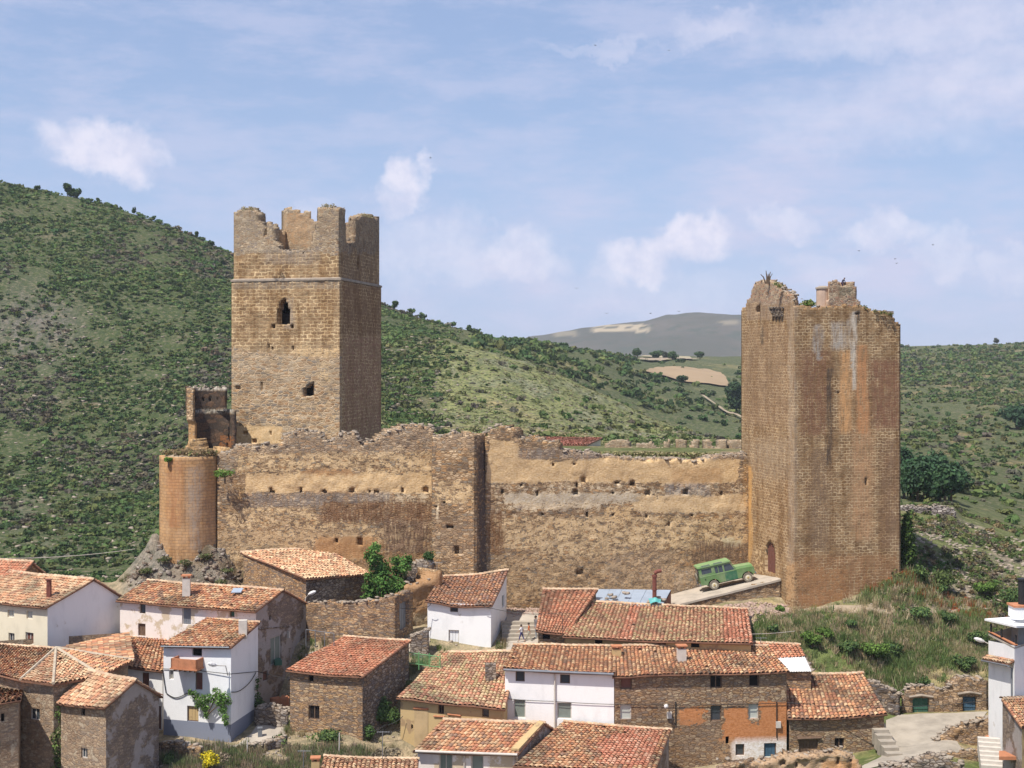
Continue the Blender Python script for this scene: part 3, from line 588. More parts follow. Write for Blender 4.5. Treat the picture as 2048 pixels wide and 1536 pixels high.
def bush(name, label, cat, px, D, w, h, cols, n, size, seed, group=None, trunk=True, z=None, py=None, nb=9, shape='round'):
    rng = np.random.default_rng(seed); b0 = np.array([gx(px, D), D, float(tz(px, D)) if z is None else z])
    t = thing(name, label, cat, b0, group); bl = []
    for k in range(nb):
        if shape == 'tall': f = rng.uniform(0, 1); rr = (1 - .55 * f) ; bl.append((b0[0] + rng.uniform(-.22, .22) * w * rr, b0[1] + rng.uniform(-.22, .22) * w * rr, b0[2] + h * (.18 + .7 * f), w * .3 * rr, w * .3 * rr, h * .16))
        else: a = rng.uniform(0, 6.28); r = rng.uniform(0, .3); bl.append((b0[0] + math.cos(a) * r * w, b0[1] + math.sin(a) * r * w, b0[2] + h * rng.uniform(.32, .72), w * rng.uniform(.16, .28), w * rng.uniform(.16, .28), h * rng.uniform(.16, .28)))
    V, Fq, C = leafcloud(rng, bl, n, size, cols, .35); k = V[:, 2].reshape(-1, 4).min(1) > b0[2] + .02; 
    V = V.reshape(-1, 4, 3)[k].reshape(-1, 3); mk('crown', V, np.arange(len(V)).reshape(-1, 4), M['leaf'], t, fcol=C[k])
    m_ = MB(); r0 = max(.03, w * .03)
    m_.tube([b0 - (0, 0, .3), b0 + (0, 0, h * .3), b0 + (w * .03, 0, h * .55)], [r0 * 1.4, r0, r0 * .5], 7)
    for q in bl[:6]: m_.tube([b0 + (0, 0, h * .2), (b0 * .5 + np.array(q[:3]) * .5), np.array(q[:3])], [r0 * .7, r0 * .45, r0 * .2], 5)
    m_.build('trunk', M['bark'], t); return t
G1 = [GRN, DKG, (.13, .18, .055)]; G2 = [(.12, .20, .05), (.16, .25, .06), (.09, .15, .04)]; G3 = [(.045, .085, .035), (.06, .10, .04), (.08, .12, .045)]
# ------------------------------------------------------------------ castle
def patches(px, py, spec, P, jit=7.0, seed=3):
    """soft-edged painted patches: spec rows (x0,y0,x1,y1,soft,strength,colour)"""
    n1 = fbm(P, .55, 4, seed) * jit * 2; n2 = fbm(P, .55, 4, seed + 9) * jit; out = np.zeros(len(px)); col = np.ones((len(px), 3)) * (.5, .36, .2)
    for (x0, y0, x1, y1, sf, st, c) in spec:
        X = px + n1; Y = py + n2
        v = sst(X, x0 - sf, x0 + sf) * (1 - sst(X, x1 - sf, x1 + sf)) * sst(Y, y0 - sf * .6, y0 + sf * .6) * (1 - sst(Y, y1 - sf * .6, y1 + sf * .6)) * st
        k = v > out; out = np.maximum(out, v); col[k] = c
    return out, col
def castle_attrs(V, pl=(), st=(), seed=3, jit=7.0):
    px, py = topx(V); a, ac = patches(px, py, pl, V, jit, seed); b_, bc = patches(px, py, st, V, jit, seed + 5)
    return {'pl': a, 'ptint': np.concatenate([ac, np.ones((len(V), 1))], 1), 'stain': np.concatenate([bc, b_[:, None]], 1)}
def cellwall(P0, P1, zb, top, thick, cu=.25, cv=.2, holes=None, nd=.06, seed=0, lean=None, back=True, jitter=.35, curve=None, dmin=None):
    """wall of small courses: front skin left to right P0->P1, ragged top(s), recessed holes(s,z)->depth. returns V, F, UV"""
    P0 = np.array(P0, float); P1 = np.array(P1, float); L = np.linalg.norm(P1 - P0); nu = max(2, int(round(L / cu))); S = np.linspace(0, L, nu + 1)
    tops = np.array([top(s) for s in (S[:-1] + S[1:]) / 2]); zt = tops.max(); nv = max(2, int(round((zt - zb) / cv))); Z = zb + (zt - zb) * np.arange(nv + 1) / nv
    d = (P1 - P0) / L; nin = np.array([-d[1], d[0]])
    G, H = np.meshgrid(S, Z); X = P0[0] + d[0] * G; Y = P0[1] + d[1] * G
    if curve is not None: X, Y, NX, NY = curve(G)      # curved plans: position and inward normal
    else: NX = np.full_like(G, nin[0]); NY = np.full_like(G, nin[1])
    if lean is not None: o = lean(G, H); X = X + NX * o; Y = Y + NY * o
    nz = nd * (fbm(P3(X, Y, H), 1.1, 3, seed) * 1.3 + .8 * vnoise(P3(X, Y, H) * 3.1, seed + 4)); e = np.ones_like(G)
    if curve is None:
        for k_, w_ in ((0, 0), (1, .3), (2, .7)): e[:, min(k_, nu)] = w_ if k_ < nu else 0; e[:, max(0, nu - k_)] = w_
        e[:, 0] = 0; e[:, -1] = 0
    X = X - NX * nz * e; Y = Y - NY * nz * e
    jr = np.random.default_rng(seed); je = np.ones_like(H); je[:, 0] = 0; je[:, -1] = 0
    Hj = H + jr.uniform(-1, 1, H.shape) * cv * jitter * (H > zb) * je
    Fv = np.stack([X, Y, Hj], -1).reshape(-1, 3); T = thick; Bv = np.stack([X + NX * T, Y + NY * T, Hj], -1).reshape(-1, 3)
    if curve is None:      # mitred ends so that neighbouring faces do not overlap
        Tm = min(T, L * .4); sh_m = (Tm + (L - 2 * Tm) * G / L) - G; Bv = np.stack([X + NX * T + d[0] * sh_m, Y + NY * T + d[1] * sh_m, Hj], -1).reshape(-1, 3)
    n1 = nu + 1
    ntop = np.clip(np.round((tops - zb) / (zt - zb) * nv).astype(int), 1, nv)
    V = [Fv, Bv]; UV = [np.stack([G.ravel(), H.ravel()], 1)] * 2; NB = len(Fv); faces = []; extra = []; euv = []; base = 2 * NB
    hd = np.zeros((nv, nu))
    if holes is not None:
        sc, zc = np.meshgrid((S[:-1] + S[1:]) / 2, (Z[:-1] + Z[1:]) / 2); hd = holes(sc, zc)
    ev = []
    for i in range(nu):
        for j in range(ntop[i]):
            a, b_, c, d_ = j * n1 + i, j * n1 + i + 1, (j + 1) * n1 + i + 1, (j + 1) * n1 + i
            dep = hd[j, i]
            if dep <= 0: faces.append((a, b_, c, d_))
            else:
                k0 = base + len(ev)
                for v in (a, b_, c, d_): ii_ = v; ev.append(Fv[v] + np.array([NX.ravel()[v], NY.ravel()[v], 0]) * dep); euv.append(UV[0][v])
                q = (a, b_, c, d_)
                if dep < .85: faces.append((k0, k0 + 1, k0 + 2, k0 + 3))
                for m_, (dj, di) in enumerate(((-1, 0), (0, 1), (1, 0), (0, -1))):
                    jj_, ii2 = j + dj, i + di
                    if not (0 <= jj_ < nv and 0 <= ii2 < nu and hd[jj_, ii2] == dep): faces.append((q[m_], q[(m_ + 1) % 4], k0 + (m_ + 1) % 4, k0 + m_))
        t = ntop[i]; a, b_ = t * n1 + i, t * n1 + i + 1; faces.append((a, b_, b_ + NB, a + NB))
        if back:
            for j in [j_ for j_ in range(0, ntop[i]) if hd[j_, i] < .85]: a, b_, c, d_ = j * n1 + i, j * n1 + i + 1, (j + 1) * n1 + i + 1, (j + 1) * n1 + i; faces.append((b_ + NB, a + NB, d_ + NB, c + NB))
        for (e_, o_) in ((i, ntop[i - 1] if i > 0 else 0), (i + 1, ntop[i + 1] if i < nu - 1 else 0)):
            for j in range(o_, ntop[i]): a, d_ = j * n1 + e_, (j + 1) * n1 + e_; faces.append((a, d_, d_ + NB, a + NB) if e_ == i else (d_, a, a + NB, d_ + NB))
    if ev: V.append(np.array(ev)); UV.append(np.array(euv))
    return np.concatenate(V), np.array(faces), np.concatenate(UV)
def hole_px(P0, P1, rects, dep=.6):
    """openings given in photo pixels -> hole function; each (x0,y0,x1,y1[,kind])"""
    P0 = np.array(P0, float); P1 = np.array(P1, float); L = np.linalg.norm(P1 - P0); R = []
    for r in rects:
        s0, za = hit(P0, P1, r[0], r[1]); s1, zb_ = hit(P0, P1, r[2], r[3]); R.append((s0 * L, s1 * L, zb_, za, r[4] if len(r) > 4 else 'r', r[5] if len(r) > 5 else dep))
    def f(s, z):
        o = np.zeros_like(s)
        for (a, b_, c, d_, kd, dp) in R:
            t = (s - (a + b_) / 2) / ((b_ - a) / 2); lim = d_ if kd == 'r' else d_ - (d_ - c) * .42 * np.abs(t) ** 2.2 if kd == 'arch' else d_ - (d_ - c) * .5 * (1 - (t + 1) / 2)
            o = np.where((np.abs(t) < 1) & (z > c) & (z < lim), dp, o)
        return o
    return f
def top_px(P0, P1, prof, rag=.12, seed=0):
    """ragged top line given in photo pixels -> top(s)"""
    P0 = np.array(P0, float); P1 = np.array(P1, float); L = np.linalg.norm(P1 - P0); xs, zs = [], []
    for (x, y) in prof: s, z = hit(P0, P1, x, y); xs.append(s * L); zs.append(z)
    xs = np.array(xs); zs = np.array(zs)
    def f(s): return float(np.interp(s, xs, zs)) + rag * float(vnoise(np.array([s * 2.3, seed, 0.]), seed)) + rag * .7 * float(vnoise(np.array([s * 6.1, seed, 4.]), seed))
    return f
OCH = (.66, .475, .27); PALE = (.66, .54, .38); GRYP = (.52, .44, .33); BUFF = (.64, .475, .285); DKB = (.16, .10, .065); ORG = ORG
ORANGE = (.46, .28, .145); WHT = (.60, .54, .45); BLK = (.06, .05, .045)
def pxdir(B, phi, pxA, pxC):
    """rectangular plan: near corner B, front wall runs left to column pxA, side wall runs back to column pxC"""
    f = math.radians(phi); dl_ = np.array([-math.cos(f), math.sin(f)]); dr = np.array([math.sin(f), math.cos(f)])
    def solve(d, px): k = (px - CX) / F; return (k * B[1] - B[0]) / (d[0] - k * d[1])
    a = solve(dl_, pxA); c = solve(dr, pxC); return B + dl_ * a, B + dr * c, a, c
def plan(px, D): return np.array([gx(px, D), D])

# --- keep -----------------------------------------------------------
kB = plan(681, 110.0); kA, kC, ka, kc = pxdir(kB, 13, 463, 762.5); kD = kA + kC - kB
keep = thing('castle_keep', 'tall square stone keep with broken battlements, left of the long wall', 'tower', (*((kA + kC) / 2), gz(930, 112)))
zK0, zKs, = gz(960, 110), gz(560, 110)
V = []; Fq = []; UVs = []
def addw(parts):
    Vs, Fs, Us = [], [], []; o = 0
    for (v, f, u) in parts: Vs.append(v); Fs.append(f + o); Us.append(u); o += len(v)
    return np.concatenate(Vs), np.concatenate(Fs), np.concatenate(Us)
fr = hole_px(kA, kB, [(556, 598, 579, 647, 'arch', .9), (545, 648, 551, 655), (580, 648, 587, 655), (607, 762, 629, 792, 'slant', .9), (537, 690, 541, 700), (543, 692, 546, 699), (583, 692, 586, 701), (522, 765, 525, 782), (472, 770, 480, 779, 'r', .3), (485, 862, 497, 870, 'r', .4), (502, 876, 515, 886, 'r', .5), (476, 888, 482, 896, 'r', .5), (540, 864, 545, 869)])
w1 = cellwall(kA, kB, zK0, lambda s: zKs, .8, .17, .17, fr, .05, 1)
w2 = cellwall(kB, kC, zK0, lambda s: zKs, .8, .3, .25, None, .03, 2)
w3 = cellwall(kC, kD, zK0, lambda s: zKs, .8, .6, .5, None, .03, 3); w4 = cellwall(kD, kA, zK0, lambda s: zKs, .8, .6, .5, None, .03, 4)
V, Fq, U = addw([w1, w2, w3, w4])
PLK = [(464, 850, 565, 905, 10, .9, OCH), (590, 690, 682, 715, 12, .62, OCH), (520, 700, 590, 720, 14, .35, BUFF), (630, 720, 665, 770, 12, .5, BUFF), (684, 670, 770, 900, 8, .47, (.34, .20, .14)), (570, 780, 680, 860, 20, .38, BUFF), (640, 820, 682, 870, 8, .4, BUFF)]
STK = [(464, 690, 682, 770, 25, .18, (.40, .32, .22)), (684, 560, 770, 670, 10, .55, (.17, .09, .055)), (684, 560, 770, 900, 10, .3, (.30, .17, .12)), (468, 560, 680, 578, 3, .45, (.24, .21, .17)), (563, 595, 586, 660, 5, .5, (.33, .27, .21))]  # dark side-face rows put shade into the colour; the others are stains
M['keep_low'] = mat_rubble('keep_rubble', [(.46, .31, .18), (.52, .38, .23), (.36, .27, .18), (.31, .255, .195), (.55, .43, .29), (.42, .26, .14)], (.58, .42, .26), .50, .19, .05, castle=True, bstr=.7)
zc = V[Fq].mean(1); pyc = topx(zc)[1]; low = (pyc + 25 * fbm(zc, .5, 4, 6) > 705) & (topx(zc)[0] < 683)
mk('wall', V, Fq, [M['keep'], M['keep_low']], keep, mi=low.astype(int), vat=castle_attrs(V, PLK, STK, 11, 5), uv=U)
# upper storey, slightly set back, with the string course
cen = (kA + kC) / 2; sh = lambda p_, k: cen + (p_ - cen) * k
uA, uB, uC, uD = [sh(q, .972) for q in (kA, kB, kC, kD)]
mb = MB()
for (p_, q_) in ((kA, kB), (kB, kC), (kC, kD), (kD, kA)):
    p2, q2 = sh(p_, 1.012), sh(q_, 1.012); i2, j2 = sh(p_, .95), sh(q_, .95)
    mb.quad((*p2, zKs + .0), (*q2, zKs + .0), (*q2, zKs + .16), (*p2, zKs + .16)); mb.quad((*p2, zKs + .16), (*q2, zKs + .16), (*j2, zKs + .30), (*i2, zKs + .30)); mb.quad((*p2, zKs), (*i2, zKs - .02), (*j2, zKs - .02), (*q2, zKs))
mb.build('string_course', M['stonebit'], keep)
zU = zKs + .2
tF = top_px(uA, uB, [(470, 425), (478, 419), (500, 417), (513, 423), (515, 440), (525, 458), (527, 476), (531, 476), (533, 450), (546, 452), (549, 478), (556, 486), (562, 500), (622, 501), (626, 470), (635, 462), (637, 417), (650, 414), (683, 417)], .10, 1)
tR = top_px(uB, uC, [(683, 416), (691, 418), (692, 478), (700, 492), (710, 480), (712, 436), (725, 431), (745, 432), (752, 440)], .12, 2)
tB = lambda s: tBk(s)
tBk0 = top_px(uD, uC, [(525, 440), (545, 452), (558, 445), (559, 422), (573, 417), (600, 424), (622, 424), (626, 446), (640, 446), (690, 446), (712, 452), (716, 434), (750, 436)], .12, 3); Lb = np.linalg.norm(uC - uD)
tL = lambda s: gz(442, 113) + .45 * float(vnoise(np.array([s * 1.3, 2., 5.]), 3))
ws = [cellwall(uA, uB, zU, tF, .75, .17, .17, hole_px(uA, uB, [(604, 504, 609, 510, 'r', .5)]), .06, 11), cellwall(uB, uC, zU, tR, .75, .2, .2, hole_px(uB, uC, [(714, 512, 717, 542, 'r', .4)]), .05, 12),
      cellwall(uC, uD, zU, lambda s: tBk0(Lb - s), .75, .25, .2, None, .05, 13), cellwall(uD, uA, zU, tL, .75, .25, .2, None, .05, 14)]
V, Fq, U = addw(ws)
STU = [(466, 556, 760, 585, 6, .0, WHT), (683, 430, 760, 575, 5, .35, (.20, .13, .09)), (683, 480, 752, 560, 6, .5, (.15, .10, .075)), (470, 415, 515, 500, 8, .3, (.36, .30, .23)), (560, 430, 625, 490, 8, .55, (.50, .33, .19)), (640, 420, 682, 480, 8, .2, (.40, .33, .25)), (526, 495, 640, 530, 8, .4, (.27, .23, .19))]  # rows on the right side face darken it as shade; the others are stains
M['crown'] = mat_rubble('crown_rubble', [(.40, .30, .20), (.34, .26, .18), (.46, .37, .26), (.30, .24, .19), (.38, .26, .16)], (.52, .40, .26), .34, .15, .045, castle=True, bstr=.8)
zc = V[Fq].mean(1); hi = topx(zc)[1] + 14 * fbm(zc, .8, 3, 2) < 505
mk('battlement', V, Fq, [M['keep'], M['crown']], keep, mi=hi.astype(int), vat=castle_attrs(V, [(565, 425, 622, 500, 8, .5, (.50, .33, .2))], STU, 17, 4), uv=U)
# inner pillars standing between the front merlons
mb = MB()
for (x0, x1, yt) in ((533, 546, 447), (522, 528, 462)):
    s0, z0 = hit(uA, uB, x0, yt); s1, _ = hit(uA, uB, x1, yt); a_ = uA + (uB - uA) * s0; b2 = uA + (uB - uA) * s1; nn = np.array([-(uB - uA)[1], (uB - uA)[0]]) / np.linalg.norm(uB - uA)
    v, f, u = cellwall(a_ + nn * .05, b2 + nn * .05, gz(512, 110), lambda s, z0=z0: z0 + .15 * math.sin(s * 9), .6, .15, .17, None, .05, 5); mk('pillar', v, f, M['crown'], keep, uv=u, vat=castle_attrs(v, (), STU, 9))
rng = np.random.default_rng(3)
def crest(P0, P1, topf, n, parent, seed, s0=.12, s1=.34, thick=.7, name='loose_stone', mat='stonebit'):
    rg = np.random.default_rng(seed); P0 = np.array(P0); P1 = np.array(P1); L = np.linalg.norm(P1 - P0); d = (P1 - P0) / L; nn = np.array([-d[1], d[0]])
    def pf(k): s = rg.uniform(.05, L - .05); q = P0 + d * s + nn * rg.uniform(.05, thick); return np.array([q[0], q[1], topf(s) + rg.uniform(-.05, .1)])
    v, f = jstones(rg, n, pf, s0, s1); o = mk(name, v, f, M[mat], parent); o['kind'] = 'stuff' if parent else 'stuff'; return o
crest(uA, uB, tF, 70, keep, 1, .1, .26); crest(uB, uC, tR, 50, keep, 2, .1, .26)
# floor slab of the wall walk so that the crown is not hollow
mb = MB(); q = [sh(c_, .93) for c_ in (uA, uB, uC, uD)]; mb.prism([(*c_, gz(545, 112)) for c_ in q], (0, 0, .3)); mb.build('roof_slab', M['stonebit'], keep)
o = mk('dark_core', *(lambda b_: (b_.v, b_.f))((lambda: (lambda mb_: (mb_.prism([(*(sh(c_, .84)), gz(955, 110)) for c_ in (kA, kB, kC, kD)], (0, 0, 14.0)), mb_)[1])(MB()))()), M['dark'], keep)  # unseen black block filling the keep so its windows look unlit

# --- small ruined turret left of the keep --------------------------------------
tur = thing('ruined_turret', 'broken hollow turret with shade-darkened inner wall, just left of the keep', 'tower', W(420, 900, 108))
def arc(cx, cy, r, a0, a1):
    """inner face of a hollow round turret; walls run from angle a0 to a1"""
    def cv(G):
        L = abs(a1 - a0) * r; t = a0 + (a1 - a0) * G / L; return cx + r * np.cos(t), cy + r * np.sin(t), np.cos(t), np.sin(t)
    return cv, abs(a1 - a0) * r
M['turret'] = mat_rubble('turret_inner_shade', [(.13, .09, .065), (.10, .075, .06), (.16, .10, .065), (.09, .07, .055)], (.08, .055, .04), .6, .3, .03, castle=True, bstr=.4)  # shade of the hollow interior is put into these dark stone colours
cx_, cy_ = gx(425, 109.2), 109.2
cv1, L1 = arc(cx_, cy_, 1.62, math.pi * 1.08, math.pi * .02); zb_ = gz(900, 108)
t1 = lambda s: gz(822, 109) + .06 * math.sin(s * 5); V1 = cellwall((0, 0), (L1, 0), zb_, t1, .35, .2, .2, None, .03, 31, curve=cv1)
cv2, L2 = arc(cx_ - .55, cy_ + .25, 1.42, math.pi * 1.05, math.pi * .12)
hf = lambda s, z: np.where((np.abs(((s - .9) % .62) - .31) < .07) & (np.abs(z - gz(799, 109)) < .22) & (s > .9) & (s < 3.4), .25, 0)
V2 = cellwall((0, 0), (L2, 0), gz(823, 109), lambda s: gz(776, 109) + .1 * math.sin(s * 7) + .06 * math.sin(s * 17), .3, .14, .16, hf, .03, 32, curve=cv2)
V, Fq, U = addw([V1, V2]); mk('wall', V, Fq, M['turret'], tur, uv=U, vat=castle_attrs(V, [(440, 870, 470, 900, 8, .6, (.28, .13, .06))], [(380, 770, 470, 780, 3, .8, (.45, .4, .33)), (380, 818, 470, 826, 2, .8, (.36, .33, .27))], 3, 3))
# broken stub on its lit left edge
e0 = plan(373, 107.6); e1 = plan(386, 107.2)
v, f, u = cellwall(e0, e1, gz(915, 107.4), lambda s: gz(777, 107.5) - .15 * s, .5, .12, .15, None, .07, 33, lean=lambda G, H: .22 * sst(-(H - gz(838, 107.4)), 0, .5) * (1 - .8 * sst(-(H - gz(878, 107.4)), 0, .8))); mk('broken_edge', v, f, M['curtain'], tur, uv=u, vat=castle_attrs(v, [(360, 840, 400, 920, 5, .7, (.48, .30, .15))], (), 7, 3))
e0 = plan(366, 106.0); e1 = plan(462, 106.4)
v, f, u = cellwall(e0, e1, gz(930, 106), top_px(e0, e1, [(366, 900), (385, 880), (400, 893), (425, 901), (462, 897)], .1, 4), 1.6, .2, .17, None, .12, 34); mk('rubble_base', v, f, M['curtain'], tur, uv=u, vat=castle_attrs(v, [(360, 870, 470, 915, 5, .6, (.5, .34, .18))], (), 8, 4))
crest(plan(374, 107.6), plan(450, 109.5), lambda s: gz(775, 108.3), 26, tur, 5, .12, .26, .3)

# --- round bastion ------------------------------------------------------------------
bas = thing('round_bastion', 'round bastion of small ochre blocks at the left end of the long wall', 'tower', W(378, 1098, 102))
bx, by = gx(381, 104.6), 104.6; br = 2.42; ba0, ba1 = math.pi * 1.28, math.pi * 1.98
def bcv(G): L = (ba1 - ba0) * br; t = ba0 + (ba1 - ba0) * G / L; return bx + br * np.cos(t), by + br * np.sin(t), -np.cos(t), -np.sin(t)
ba0, ba1 = math.pi * .95, math.pi * 2.05
v, f, u = cellwall((0, 0), ((ba1 - ba0) * br, 0), gz(1130, 102.3), lambda s: gz(916, 102.3) + .05 * math.sin(s * 6), .7, .2, .2, None, .02, 41, curve=bcv, back=False, jitter=.1)
mk('wall', v, f, M['bastion'], bas, uv=u, vat=castle_attrs(v, [(330, 1030, 440, 1100, 30, .3, (.52, .33, .18))], [(375, 935, 405, 1100, 12, .45, (.36, .32, .27)), (335, 920, 365, 1060, 10, .5, (.40, .19, .09)), (320, 1040, 440, 1100, 20, .3, (.52, .34, .19)), (400, 1000, 436, 1090, 14, .3, (.26, .19, .13))], 4, 4), smooth=True)
mb = MB(); n = 26; ring = [(bx + (br - .1) * math.cos(t), by + (br - .1) * math.sin(t)) for t in np.linspace(0, 2 * math.pi, n, endpoint=False)]; z0 = gz(918, 102.3)
lay = [(1.0, 0), (.8, .22), (.5, .40), (.2, .48)]
for (k0, h0), (k1, h1) in zip(lay, lay[1:]):
    for j in range(n):
        a_, b2 = ring[j], ring[(j + 1) % n]; q = lambda c_, k: (bx + (c_[0] - bx) * k, by + (c_[1] - by) * k)
        mb.quad((*q(a_, k0), z0 + h0), (*q(b2, k0), z0 + h0), (*q(b2, k1), z0 + h1), (*q(a_, k1), z0 + h1))
mb.build('earth_fill', M['dirt'], bas)
bl = [(bx + rng.uniform(-1.9, 2.0), by + rng.uniform(-1.8, 1.0), z0 + .3 + rng.uniform(0, .2), .6, .6, .25) for _ in range(16)]
V, Fq, C = leafcloud(rng, bl, 1500, .16, [(.33, .25, .14), (.26, .20, .12), (.17, .18, .07), (.30, .21, .12)], .2)
tag(mk('grass', V, Fq, M['leaf'], fcol=C), 'dry brown grass growing on top of the round bastion', None, None, 'stuff')
for (px_, D_, w_, h_, yb, nm) in ((337, 102.6, .7, .5, 925, 'left rim'), (450, 103.0, 1.9, .95, 958, 'right rim')):
    bush('caper_bush', 'bright green caper bush hanging from the %s of the round bastion' % nm, 'plant', px_, D_ - .3, w_, h_, [(.16, .28, .06), (.12, .22, .05)], 260, .13, 7, z=gz(yb, D_))

# --- curtain wall, left part ---------------------------------------------------------
cur = thing('curtain_wall', 'long high rubble curtain wall with ochre plaster between the keep and the gate tower', 'wall', W(900, 1200, 104))
def put(px0, px1, y0, n, sz=8, rg=np.random.default_rng(8)):
    return [(x + rg.uniform(-3, 3), y0 + rg.uniform(-3, 3), x + sz + rg.uniform(-2, 3), y0 + sz + rg.uniform(0, 3)) for x in np.linspace(px0, px1, n)]
cA, cB = plan(434, 103.6), plan(868, 104.0)
HL = put(545, 850, 978, 7, 7) + [(668, 1076, 678, 1086), (717, 1077, 728, 1088), (538, 975, 545, 983), (735, 978, 742, 986)]
tC = top_px(cA, cB, [(434, 915), (455, 905), (474, 897), (500, 893), (562, 893), (566, 868), (590, 862), (640, 864), (652, 882), (672, 880), (690, 865), (712, 868), (722, 884), (748, 885), (765, 872), (790, 858), (830, 853), (868, 858)], .16, 6)
v1 = cellwall(cA, cB, gz(1240, 104), tC, 1.4, .22, .2, hole_px(cA, cB, HL, .5), .075, 51)
PLC = [(436, 1050, 868, 1150, 14, .57, (.56, .41, .25)), (450, 1010, 640, 1050, 10, .54, BUFF), (470, 900, 868, 950, 12, .56, BUFF), (488, 948, 868, 986, 7, 1.0, OCH), (600, 935, 720, 990, 18, .75, ORANGE), (560, 915, 760, 950, 18, .5, BUFF), (740, 985, 868, 1012, 10, .55, PALE), (450, 1030, 600, 1060, 14, .55, BUFF), (500, 1060, 720, 1095, 16, .62, (.55, .40, .24)), (600, 1040, 760, 1075, 14, .55, BUFF), (440, 960, 490, 1000, 12, .6, (.42, .27, .14)), (620, 1070, 760, 1120, 14, .8, ORANGE), (700, 1100, 800, 1140, 14, .4, ORANGE), (780, 890, 820, 930, 10, .5, BUFF)]
STC = [(430, 850, 870, 905, 8, .35, (.30, .25, .20)), (640, 1000, 870, 1045, 14, .85, (.20, .11, .06)), (760, 1030, 870, 1110, 14, .8, (.18, .11, .07)), (640, 1080, 870, 1150, 14, .6, (.34, .18, .08)), (434, 900, 470, 1000, 8, .35, (.28, .24, .20)), (500, 985, 780, 1015, 8, .6, (.26, .22, .19))]
mk('wall_section', v1[0], v1[1], M['curtain'], cur, uv=v1[2], vat=castle_attrs(v1[0], PLC, STC, 5))
crest(cA, cB, tC, 330, cur, 6, .14, .40, 1.3)
# projecting square buttress tower with its shaded side
bA, bB = plan(864, 102.2), plan(951, 101.6); bC = plan(978, 102.9)
tT = top_px(bA, bB, [(864, 868), (880, 874), (900, 866), (930, 872), (951, 866)], .14, 7)
v2 = cellwall(bA, bB, gz(1240, 102), tT, 1.2, .22, .2, hole_px(bA, bB, [(893, 1050, 906, 1058), (905, 1095, 918, 1106), (884, 1000, 889, 1005), (868, 1010, 873, 1018)], .5), .08, 52)
lean = lambda G, H: (H - gz(1180, 102)) * .028
tS = lambda s: tT(3.3) - .05
v3 = cellwall(bB, bC, gz(1240, 103), tS, .8, .25, .25, None, .05, 53, lean=lambda G, H: (G / 3.5) * (H - gz(1180, 102)) * .055)
v4 = cellwall(plan(864, 105), bA, gz(1240, 103), lambda s: tT(.2), .8, .3, .25, None, .06, 54)
V, Fq, U = addw([v2, v3, v4])
mk('buttress_tower', V, Fq, M['curtain'], cur, uv=U, vat=castle_attrs(V, [(866, 960, 950, 1010, 10, .6, BUFF), (870, 1010, 878, 1040, 3, .9, PALE), (955, 880, 985, 1170, 6, .6, (.13, .10, .085)), (866, 1110, 950, 1200, 10, .4, (.36, .26, .17))], [(864, 860, 950, 900, 6, .35, (.34, .26, .19)), (864, 1030, 950, 1100, 8, .45, (.22, .15, .10)), (955, 880, 985, 1170, 4, .5, (.10, .08, .07))], 6, 4))  # near-black plaster and stain rows on the right face are painted shade
crest(bA, bB, tT, 70, cur, 7, .14, .36, 1.0)
# right part
dA, dB = plan(970, 102.7), plan(1500, 108.2)
tD = top_px(dA, dB, [(972, 875), (984, 857), (1027, 857), (1030, 877), (1075, 876), (1100, 882), (1112, 884), (1120, 897), (1150, 903), (1200, 909), (1240, 914), (1300, 918), (1370, 922), (1420, 920), (1440, 910), (1482, 908), (1500, 912)], .16, 8)
HR = put(1000, 1440, 980, 7, 8) + put(1040, 1260, 966, 3, 6) + [(1145, 925, 1153, 931), (1105, 925, 1110, 930), (1160, 955, 1170, 962), (1230, 962, 1237, 968), (1080, 1025, 1087, 1031), (1170, 1025, 1178, 1031), (1222, 1027, 1228, 1032), (1334, 945, 1337, 970), (1360, 945, 1363, 965), (1335, 1045, 1340, 1055), (1380, 1025, 1385, 1030), (990, 940, 994, 944), (990, 950, 994, 954), (1150, 1140, 1165, 1146), (1290, 1030, 1295, 1036)]
v5 = cellwall(dA, dB, gz(1260, 104), tD, 1.4, .22, .2, hole_px(dA, dB, HR, .5), .06, 55)
PLD = [(985, 1030, 1500, 1100, 12, .60, BUFF), (985, 1100, 1420, 1210, 14, .53, (.56, .40, .24)), (985, 965, 1500, 1030, 12, .50, PALE), (976, 880, 1040, 960, 6, 1.0, OCH), (978, 918, 1480, 965, 8, .95, OCH), (1040, 920, 1330, 940, 10, .75, BUFF), (1340, 935, 1445, 968, 4, 1.0, (.55, .37, .2)), (1010, 985, 1280, 1006, 7, .85, GRYP), (1030, 1003, 1200, 1020, 6, .75, PALE), (1260, 988, 1500, 1025, 8, .85, BUFF), (1200, 1010, 1265, 1050, 8, .6, OCH), (1040, 1060, 1100, 1085, 9, .5, BUFF), (1120, 1050, 1210, 1080, 12, .5, BUFF), (1340, 1050, 1480, 1085, 10, .6, PALE), (1050, 1090, 1300, 1120, 14, .55, BUFF), (1380, 1075, 1500, 1110, 8, .55, ORANGE), (1440, 1075, 1485, 1095, 5, .9, (.62, .54, .36)), (1340, 1120, 1400, 1135, 8, .6, ORANGE), (1020, 1110, 1100, 1200, 20, .45, (.5, .35, .2)), (1180, 1130, 1330, 1170, 18, .42, (.5, .36, .22)), (1410, 1050, 1500, 1070, 8, .4, ORANGE)]
